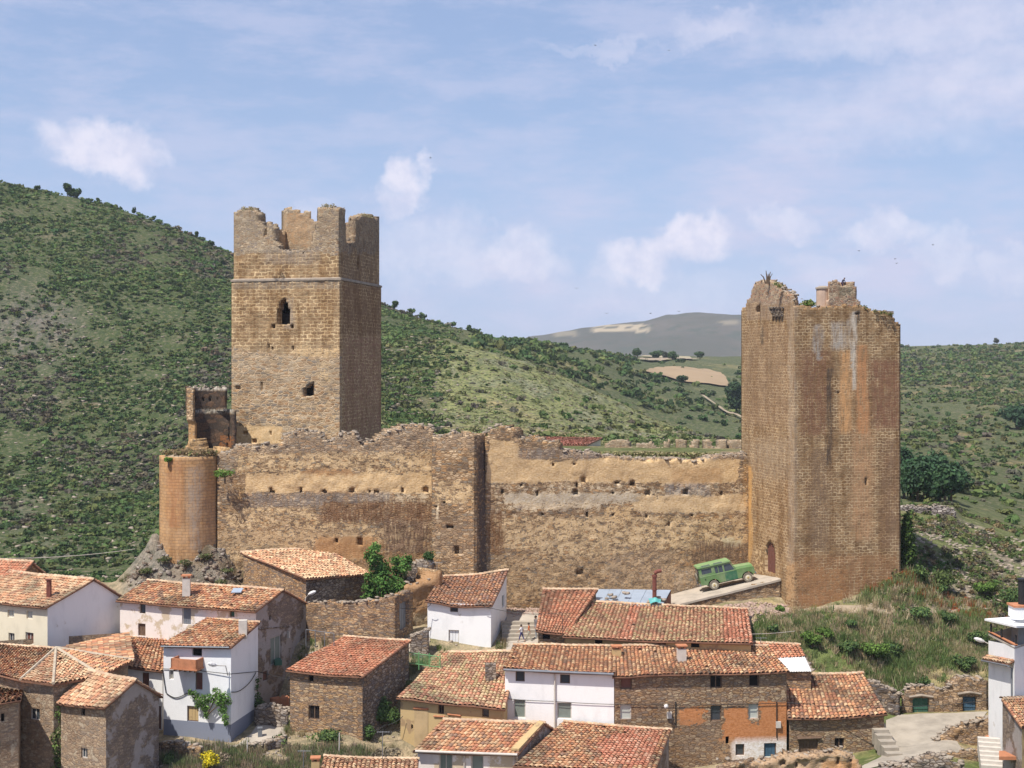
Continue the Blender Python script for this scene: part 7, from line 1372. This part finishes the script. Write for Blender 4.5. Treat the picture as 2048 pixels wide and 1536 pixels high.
# ------------------------------------------------------------------ people
def matc(name, c): return mat_flat(name, c, .85, .3, 8)
SKIN = matc('skin', (.42, .25, .17)); HAIR = matc('dark_hair', (.035, .025, .02))
def person(label, foot, h, face, shirt, trouser, pose, sleeve=.55, short=False, group=None):
    """one continuous skinned body; face = heading in radians (0 = towards +X)"""
    s = h / 1.75; J = {'pel': (0, 0, .95), 'spi': (0, 0, 1.15), 'che': (0.01, 0, 1.36), 'nek': (.01, 0, 1.50), 'hd0': (.03, 0, 1.58), 'hd1': (.04, 0, 1.70)}
    for sd, q in (('L', 1), ('R', -1)):
        J['hip' + sd] = (0, .10 * q, .92); J['sho' + sd] = (0, .19 * q, 1.42); a = pose.get('arm' + sd, (.1, .1)); l = pose.get('leg' + sd, (0, 0))
        J['kne' + sd] = (.44 * math.sin(l[0]), .11 * q, .92 - .44 * math.cos(l[0])); k = J['kne' + sd]; J['ank' + sd] = (k[0] - .42 * math.sin(l[1] - l[0]), .11 * q, k[2] - .42 * math.cos(l[1] - l[0])); A = J['ank' + sd]; J['toe' + sd] = (A[0] + .17, .12 * q, A[2] - .05)
        J['elb' + sd] = (.29 * math.sin(a[0]), .24 * q, 1.42 - .29 * math.cos(a[0])); e = J['elb' + sd]; J['wri' + sd] = (e[0] + .25 * math.sin(a[0] + a[1]), .24 * q, e[2] - .25 * math.cos(a[0] + a[1])); w = J['wri' + sd]; J['han' + sd] = (w[0] + .09 * math.sin(a[0] + a[1]), .24 * q, w[2] - .09 * math.cos(a[0] + a[1]))
        for fi in range(5):
            oy = (fi - 2) * .018; ln = (.05, .075, .085, .075, .055)[fi]; J['fg%d' % fi + sd] = (J['han' + sd][0] + ln * math.sin(a[0] + a[1] + .3) + (.03 if fi == 0 else 0), .24 * q + oy, J['han' + sd][2] - ln * math.cos(a[0] + a[1] + .3))
    if 'bend' in pose:
        bd = pose['bend']; cb_, sb_ = math.cos(bd), math.sin(bd)
        for k in J:
            if k[:3] in ('spi', 'che', 'nek', 'hd0', 'hd1', 'sho', 'elb', 'wri', 'han') or k.startswith('fg'): x_, y_, z_ = J[k]; J[k] = (x_ * cb_ + (z_ - .95) * sb_, y_, .95 + (z_ - .95) * cb_ - x_ * sb_)
    R = {'pel': .135, 'spi': .125, 'che': .15, 'nek': .06, 'hd0': .085, 'hd1': .10, 'hip': .095, 'kne': .062, 'ank': .045, 'toe': .04, 'sho': .075, 'elb': .045, 'wri': .03, 'han': .035}
    zoff = min(J['toeL'][2], J['toeR'][2]) - .03; names = list(J); ed = [('pel', 'spi'), ('spi', 'che'), ('che', 'nek'), ('nek', 'hd0'), ('hd0', 'hd1')]
    for q in 'LR': ed += [('pel', 'hip' + q), ('hip' + q, 'kne' + q), ('kne' + q, 'ank' + q), ('ank' + q, 'toe' + q), ('che', 'sho' + q), ('sho' + q, 'elb' + q), ('elb' + q, 'wri' + q), ('wri' + q, 'han' + q)] + [('han' + q, 'fg%d' % i + q) for i in range(5)]
    me = bpy.data.meshes.new('tmp'); me.from_pydata([tuple(np.array(J[k]) - (0, 0, zoff)) for k in names], [(names.index(a), names.index(b_)) for a, b_ in ed], [])
    o = bpy.data.objects.new('tmp', me); COL.objects.link(o); o.modifiers.new('s', 'SKIN'); sk = me.skin_vertices[0].data
    for i, k in enumerate(names): r_ = R.get(k[:3], .011); sk[i].radius = (r_, r_ * (1.25 if k in ('che',) else 1)); sk[i].use_root = (k == 'pel')
    sb = o.modifiers.new('u', 'SUBSURF'); sb.levels = 1; sb.render_levels = 1
    dg = bpy.context.evaluated_depsgraph_get(); m2 = bpy.data.meshes.new_from_object(o.evaluated_get(dg)); bpy.data.objects.remove(o)
    V = np.zeros(len(m2.vertices) * 3, np.float32); m2.vertices.foreach_get('co', V); V = V.reshape(-1, 3); Fs = [tuple(p_.vertices) for p_ in m2.polygons]
    cfoot = np.array([J['kneL'], J['kneR'], J['pel']]).mean(0); ctr = np.array([V[f_, :].mean(0) for f_ in map(list, Fs)]); mi = []
    P_ = {k: np.array(J[k]) - (0, 0, zoff) for k in J}
    for c in ctr:
        best = min(P_, key=lambda k: np.linalg.norm(P_[k] - c) - R.get(k[:3], .01)); kk = best[:3]
        mi.append(0 if kk in ('hd0', 'hd1', 'wri', 'han', 'nek') or kk.startswith('fg') or (kk == 'elb' and sleeve < .5) else 1 if kk in ('spi', 'che', 'sho', 'elb') else 0 if (short and kk == 'ank') else 3 if kk == 'toe' else 2)
    t = thing('person', label, 'person', foot, group); ca, sa = math.cos(face), math.sin(face); Rz = np.array([[ca, -sa, 0], [sa, ca, 0], [0, 0, 1]])
    mk('body', (Rz @ (V * s).T).T + np.array(foot), Fs, [SKIN, shirt, trouser, M['black']], t, mi=mi, smooth=True)
    hb = MB(); c = P_['hd1'] * s; n = 10
    for i in range(4):
        for j in range(n):
            def sp(i_, j_): th, ph = .5 * math.pi * i_ / 4 * 1.15, 2 * math.pi * j_ / n; return Rz @ (c + np.array([(.112 * math.sin(th) * math.cos(ph) - .012), .108 * math.sin(th) * math.sin(ph), .118 * math.cos(th) - .005]) * s) + np.array(foot)
            hb.quad(sp(i, j), sp(i + 1, j), sp(i + 1, j + 1), sp(i, j + 1))
    hb.build('hair', HAIR, t, smooth=True)
    nb = MB(); f0 = P_['hd0'] * s
    for (dx, dy, dz, r_) in ((.095, 0, .05, .016), (.088, .035, .078, .010), (.088, -.035, .078, .010), (.085, 0, .008, .013)): q = Rz @ (f0 + np.array([dx, dy, dz]) * s) + np.array(foot); nb.tube([q, q + Rz @ np.array([.02 * s, 0, 0])], r_ * s, 6, 0)
    nb.build('face', HAIR, t); return t
gp = lambda px_, py_: (lambda D_: np.array([gx(px_, D_), D_, float(tz(px_, D_)) + .06]))(ground_at(px_, py_, 93.4, 98))
person('child in white T-shirt and dark blue shorts walking in the lane beside the white house', gp(1043, 1286), 1.28, 2.6, matc('white_cotton', (.75, .73, .74)), matc('navy_cotton', (.05, .05, .16)), {'armL': (.5, .4), 'armR': (-.4, .3), 'legL': (.35, .1), 'legR': (-.3, .25)}, short=True, sleeve=.3)
person('child in orange-red shirt and pale trousers walking in the lane, legs apart', gp(1058, 1283), 1.32, 2.9, matc('orange_cotton', (.50, .13, .04)), matc('khaki_cotton', (.36, .34, .27)), {'armL': (-.5, .3), 'armR': (.4, .3), 'legL': (-.35, .2), 'legR': (.4, .05)}, sleeve=.3)
person('adult in dark grey top standing against the rough stone hut wall', gp(1072, 1278), 1.62, 3.6, matc('grey_cloth', (.16, .14, .14)), matc('pale_grey_cloth', (.30, .31, .32)), {'armL': (.15, .2), 'armR': (-.1, .3), 'legL': (.05, .05), 'legR': (-.05, .05)})
tp_ = np.array([gx(1684, 101.6), 101.6, gz(577, 101.6) - .10])
person('dark-clothed figure crouching in the notch on top of the gate tower', tp_, 1.0, .4, matc('black_cloth', (.03, .03, .05)), matc('dark_violet_cloth', (.05, .03, .06)), {'armL': (1.1, .2), 'armR': (.9, .3), 'legL': (.75, 1.3), 'legR': (-.1, .2), 'bend': .55})
# ------------------------------------------------------------------ trees and bushes
def onG(px, py, D0, D1): return ground_at(px, py, D0, D1)
for (x_, w_, h_, lb) in ((135, 3.8, 4.6, 'taller of the two dark trees on the left skyline'), (150, 4.2, 3.6, 'rounder and lower of the two dark trees on the left skyline')): bush('tree', lb, 'tree', x_, 402, w_, h_, G3, 700, .55, int(x_))
for x_, w_, h_, lb in ((75, 3, 1.8, 'small bush on the left skyline nearest the photo edge'), (196, 1.2, 1.6, 'tiny lone bush on the left skyline right of the two trees'), (268, 1.6, 2.4, 'little upright bush where the left skyline starts to drop'), (306, 2.2, 1.6, 'flat bush halfway down the left skyline'), (393, 1.4, 1.9, 'thin bush on the lower left skyline'), (425, 2.2, 1.6, 'last bush on the skyline before the keep')):
    bush('skyline_bush', lb, 'bush', x_, 401, w_, h_, G3, 200, .45, int(x_), 'bushes on the left skyline')
for x_, w_, h_, lb in ((790, 3, 3.4, 'upright bush on the skyline just right of the keep'), (822, 3.2, 2.2, 'second bush on the skyline right of the keep'), (845, 2.6, 2.4, 'bush where the skyline dips right of the keep'), (905, 3, 2, 'low bush in the middle of the skyline between the towers'), (938, 2.4, 2, 'bush on the skyline above the dry grass'), (1008, 4, 3.2, 'leafy bush on the skyline left of the far mountain'), (1030, 4, 2.6, 'bush beside the leafy one, at the mountain foot')):
    bush('skyline_bush', lb, 'bush', x_, 401 if x_ < 950 else 430, w_, h_, [DKG, GRN], 260, .5, int(x_), 'bushes on the skyline between the towers')
bush('tree', 'lone dark tree standing against the grey mountain', 'tree', 1330, 640, 4.6, 4.8, [(.07, .085, .055), (.09, .10, .06)], 600, .6, 5)
bush('tree', 'big dark tree touching the left side of the gate tower', 'tree', 1468, 402, 7.5, 10.5, [(.05, .085, .045), (.07, .11, .05)], 2600, .7, 6, nb=16)
bush('tree', 'dark round tree at the lower edge of the tan field', 'tree', 1365, 470, 4.6, 3.4, [(.05, .085, .045), (.07, .11, .05)], 700, .55, 7)
for k, (x_, w_) in enumerate(((1310, 7), (1345, 6), (1400, 7), (1275, 6))): bush('field_tree', ['dark tree left of the track above the tan field', 'dark tree right above the tan field', 'dark tree at the top right of the tan field', 'leftmost dark tree above the tan field'][k], 'tree', x_, 612 if k != 2 else 680, w_, 4.5, [DKG, (.07, .12, .05)], 650, .65, 60 + k, 'dark trees above the tan field')
bush('tree', 'small lone tree on the right skyline', 'tree', 1994, 745, 4.5, 4.0, [(.09, .10, .07)], 300, .7, 8)
rg = np.random.default_rng(14)
LBW = ['nearest the tower edge', 'low at the left of the wood', 'tallest in the middle of the wood', 'at the front, above the terrace wall', 'behind the front trees', 'dark one right of the middle', 'at the right end of the wood', 'paler one high in the wood', 'rearmost one by the tower', 'small one at the wood edge', 'round one behind the terrace', 'lowest one above the terrace corner']
for k, (x_, D_) in enumerate(((1808, 152), (1822, 148), (1848, 155), (1862, 147), (1840, 170), (1880, 150), (1902, 146), (1870, 185), (1812, 180), (1915, 165), (1835, 144), (1890, 140))):
    bush('wood_tree', 'tree of the terrace wood, ' + LBW[k], 'tree', x_, D_, rg.uniform(3.2, 4.8), rg.uniform(3.6, 5.8), [(.05, .10, .05), (.07, .125, .055), (.06, .10, .06)], 1300, .36, 140 + k, 'trees of the wood right of the gate tower', nb=14)
bush('tree', 'big blue-green tree at the right edge of the hillside', 'tree', 2035, 300, 8, 6.5, [(.06, .11, .06), (.05, .09, .05)], 1600, .6, 160, nb=12)
bush('conifer', 'tall dark bush pressed against the right edge of the gate tower', 'tree', 1815, 103.2, 2.0, 4.6, [(.07, .12, .035), (.10, .15, .04), (.05, .08, .03)], 3200, .17, 171, shape='tall', nb=18)
bush('shrub', 'leafy shrub at the foot of the tall dark bush by the gate tower', 'bush', 1838, 102.6, 2.2, 1.6, G1, 1100, .15, 172)
bush('shrub', 'green shrub above the poppies right of the gate tower', 'bush', 1885, 104, 2.8, 1.8, [(.13, .17, .06), (.10, .14, .05)], 1200, .15, 173)
SH = [(1625, 1286, 2.1, 1.3, 'bright green shrub nearest the patched shed roof'), (1655, 1272, 1.6, 1.0, 'smaller bright shrub up the bank behind the patched shed'), (1700, 1300, 2.2, 1.1, 'shrub in the middle of the green bank'), (1745, 1312, 2.8, 1.5, 'largest leafy shrub above the garage house roof'), (1790, 1305, 1.6, 1.1, 'shrub right of the largest leafy one'), (1700, 1250, 1.4, .8, 'dark tuft shrub high on the bank under the tower'), (1838, 1226, 3.4, .9, 'low dark green thicket along the dirt track'), (1890, 1232, 2.2, .8, 'dark green plants right end of the track thicket'), (1975, 1182, 2.4, 1.2, 'bright round shrub near the top of the terrace house chimney'), (1930, 1335, 2.0, 1.3, 'shrub on the bank right above the blue cellar door'), (1850, 1368, 1.1, .9, 'small shrub on top of the cellar front above the green door'), (1545, 1262, 1.0, .9, 'shrub on the bank just right of the long tiled roof'), (1880, 1180, 1.6, 1.0, 'dark shrub beside the red poppies'), (1960, 1290, 2.4, 1.6, 'dense shrub left of the terrace house canopy'), (1560, 1215, .9, .5, 'grass-green clump below the end of the ramp'), (2030, 1225, 3.6, 2.6, 'large olive bush behind the terrace house chimney')]
for k, (x_, y_, w_, h_, lb) in enumerate(SH):
    bright = k in (0, 1, 3, 8, 14); D_ = onG(x_, y_ + 8, 93.7, 108); bush('bank_shrub', lb, 'bush', x_, D_, w_, h_, G2 if bright else [(.10, .16, .06), (.13, .18, .06), (.07, .12, .05)], int(260 + 330 * w_), .14, 180 + k, 'shrubs on the bank below the gate tower')
bush('bush', 'round dark green bush in front of the yard wall', 'bush', 727, 93.4, 2.5, 2.0, [(.08, .14, .045), (.11, .17, .05)], 2200, .14, 201, nb=12)
bush('bush', 'bush in the shade between the brown stone house and the ochre house', 'bush', 772, 88.6, 2.2, 2.4, [(.09, .15, .05), (.12, .18, .06)], 1700, .14, 202, nb=12)
bush('bush', 'low bush at the lower right corner of the brown stone house', 'bush', 740, 87.0, 1.2, 1.2, [(.09, .15, .05)], 600, .12, 203)
for k, (x_, y_) in enumerate(((292, 1150), (330, 1128), (372, 1135), (412, 1122), (455, 1150), (440, 1172), (300, 1175))): bush('rock_plant', ['low plant on the left flank of the bastion rock', 'plant under the left edge of the round bastion', 'plant in the middle of the bastion rock', 'plant under the right edge of the round bastion', 'plant between the bastion rock and the barn', 'lower plant left of the barn', 'lowest plant on the bastion rock'][k], 'plant', x_, ground_at(x_, y_, 98, 104), 1.5, .7, [(.14, .16, .07), (.10, .13, .05), (.22, .19, .11)], 260, .13, 300 + k, 'plants on the rock under the round bastion')
bush('bush', 'small bush on top of the dark stub wall under the buttress tower', 'bush', 860, 101.2, 1.3, 1.1, [(.07, .13, .045)], 500, .12, 204, z=gz(1126, 101.2))
bush('broom_bush', 'bright yellow flowering broom bush at the bottom edge', 'bush', 421, 79.2, 1.35, 1.35, [(.62, .50, .02), (.55, .42, .02), (.30, .30, .05), (.66, .56, .05)], 1500, .085, 205, z=gz(1542, 79.2), nb=12)
bush('weed_bush', 'grey dry weed clump right of the yellow broom', 'plant', 452, 81, 1.3, .8, [(.30, .24, .18), (.22, .18, .12)], 300, .12, 206); bush('weed_bush', 'green clump in the garden left of the yellow broom', 'plant', 338, 80.5, 1.0, .8, G1, 400, .12, 207)
bush('weed_bush', 'green weeds at the foot of the brown stone house', 'plant', 650, 85.6, 2.6, .9, G1, 900, .13, 208); bush('weed_bush', 'green weeds in the corner between balcony house and weathered gable', 'plant', 519, 90.4, 1.0, 1.6, G1, 500, .12, 209); bush('weed_bush', 'weeds on the left side of the ruined garden wall', 'plant', 560, 84.8, 1.4, .8, G1, 400, .12, 210)
bush('weed_bush', 'dry tall weeds at the right end of the garden above the tiled strip', 'plant', 770, 82.5, 2.6, 1.3, [(.20, .17, .12), (.25, .2, .14)], 700, .14, 211)
rg = np.random.default_rng(31)
def ivy(name, label, blobs, n, size, cols, seed, cat='ivy'):
    t = thing(name, label, cat, np.array(blobs[0][:3]) - (0, 0, blobs[0][5])); V, Fq, C = leafcloud(np.random.default_rng(seed), blobs, n, size, cols, .2); mk('leaves', V, Fq, M['leaf'], t, fcol=C)
    m_ = MB(); b0 = np.array(blobs[0][:3]) + ((0, .1, -1.0) if cat == 'ivy' else (0, 0, .1))
    for q in blobs[1:10:2]: m_.tube([b0, (b0 + np.array(q[:3])) / 2, np.array(q[:3])], [.05, .04, .02], 5)
    m_.build('stem', M['bark'], t)
ib = []
for (x_, y_, r_) in ((770, 1205, .5), (745, 1110, .7), (755, 1130, .8), (748, 1155, .8), (742, 1180, .8), (770, 1165, .9), (775, 1190, .8), (795, 1175, .8), (795, 1150, .7), (808, 1130, .7), (765, 1145, .7), (800, 1190, .6), (750, 1095, .4), (735, 1195, .5), (815, 1118, .4), (770, 1222, .35), (790, 1120, .45)): ib.append((gx(x_, 99.6), 99.6 + rg.uniform(-.2, .6), gz(y_, 99.6), r_, r_ * .7, r_))
ivy('ivy', 'large mass of green ivy climbing the castle wall right of the barn', ib, 5200, .17, [(.07, .15, .04), (.10, .20, .05), (.13, .22, .06)], 1)
vb = [(*ow3(x_, y_, .3 + .1 * rg.uniform()), r_, r_ * .6, r_) for (x_, y_, r_) in ((418, 1432, .14), (395, 1390, .35), (388, 1384, .2), (410, 1398, .45), (425, 1395, .4), (415, 1412, .35), (418, 1425, .25), (440, 1388, .42), (455, 1392, .4), (448, 1402, .4), (450, 1418, .34), (455, 1432, .32), (457, 1444, .2), (463, 1400, .25), (384, 1379, .15), (435, 1378, .2), (400, 1410, .2))]
ivy('grape_vine', 'green vine hanging on the front of the balcony house', vb, 1700, .11, [(.14, .26, .06), (.10, .19, .05), (.18, .30, .08)], 2, 'vine')
cb2 = [(gx(x_, 78.7), 78.6 + rg.uniform(-.1, .1), gz(y_, 78.7), r_, r_ * .5, r_ * 1.2) for (x_, y_, r_) in ((118, 1520, .4), (120, 1415, .2), (118, 1430, .28), (122, 1445, .25), (118, 1465, .3), (112, 1475, .35), (115, 1495, .35), (122, 1505, .4), (125, 1530, .45), (115, 1545, .5))]
ivy('ivy', 'strip of ivy in the corner between the apse and the church annex', cb2, 900, .12, [(.10, .16, .05), (.14, .20, .06), (.2, .18, .1)], 3)
bb = [(gx(x_, 90.0), 90.0, gz(y_, 90.0), r_, .15, r_ * 1.2) for (x_, y_, r_) in ((513, 1400, .25), (516, 1360, .2), (514, 1375, .22), (515, 1390, .2), (512, 1410, .25))]
ivy('ivy', 'thin ivy at the corner between the balcony house and the weathered gable', bb, 260, .11, [(.09, .15, .05)], 4)
# poppies
px = rng.uniform(1770, 1960, 260); D = rng.uniform(101.5, 104, 260); k = fbm(P3(gx(px, D), D, 0), .5, 2, 5) > .0; px, D = px[k], D[k]
scatter('poppies', px, D, rng.uniform(.08, .2, len(px)), pickc(rng, len(px), [(.55, .10, .04), (.48, .16, .06), (.35, .25, .08)], [.4, .3, .3]), 0, 12, 'orange-red poppies growing right of the gate tower')
# ------------------------------------------------------------------ birds
LB = {861: 'above the bright cloud right of the keep', 1153: 'between the towers above the far hill', 1301: 'left one just over the far mountain', 1358: 'right one just over the far mountain', 1718: 'above the gate tower figure', 1790: 'upper of the pair right of the gate tower', 1793: 'lower of the pair right of the gate tower', 1191: 'highest left in the upper sky', 1338: 'right in the upper sky', 1866: 'farthest right over the clouds', 1213: 'lowest over the mountain slope'}
for k, (x_, y_) in enumerate(((861, 316), (1153, 577), (1301, 627), (1358, 623), (1718, 502), (1790, 518), (1793, 527), (1191, 91), (1338, 101), (1866, 490), (1213, 627))):
    t = thing('bird', 'small dark bird in flight ' + LB[x_], 'bird', W(x_, y_, 118), 'swifts in the sky'); c = W(x_, y_, 118); a = k * 1.7; ca, sa = math.cos(a), math.sin(a); f = lambda u_, v_, w_: c + np.array([u_ * ca - v_ * sa, (u_ * sa + v_ * ca) * .6, w_])
    m_ = MB(); m_.tube([f(-.10, 0, 0), f(-.04, 0, .01), f(.05, 0, .01), f(.10, 0, .01)], [.008, .024, .026, .008], 7); m_.build('body', M['black'], t)
    for s_ in (-1, 1): m_ = MB(); m_.prism([f(.04, s_ * .015, .01), f(.02, s_ * .11, .05), f(-.07, s_ * .22, .04), f(-.02, s_ * .10, .04), f(-.03, s_ * .015, .01)], (0, 0, .006)); m_.build('wing', M['black'], t)
# ------------------------------------------------------------------ air
hz = MB(); hz.box((0, 7800, -48), (18600, 16500, 230)); ho = hz.build('haze', bpy.data.materials.new('air')); ho['kind'] = 'stuff'; ho['label'] = 'thin summer haze filling the air'
m = ho.data.materials[0]; m.use_nodes = True; nt = m.node_tree; nt.nodes.clear(); pv = nt.nodes.new('ShaderNodeVolumePrincipled'); ou = nt.nodes.new('ShaderNodeOutputMaterial'); nt.links.new(pv.outputs[0], ou.inputs['Volume'])
pv.inputs['Color'].default_value = (.80, .88, 1.0, 1); pv.inputs['Density'].default_value = .00013; pv.inputs['Anisotropy'].default_value = 0.0
for _o in list(bpy.data.objects):
    if _o.type == 'EMPTY' and not _o.children: bpy.data.objects.remove(_o)
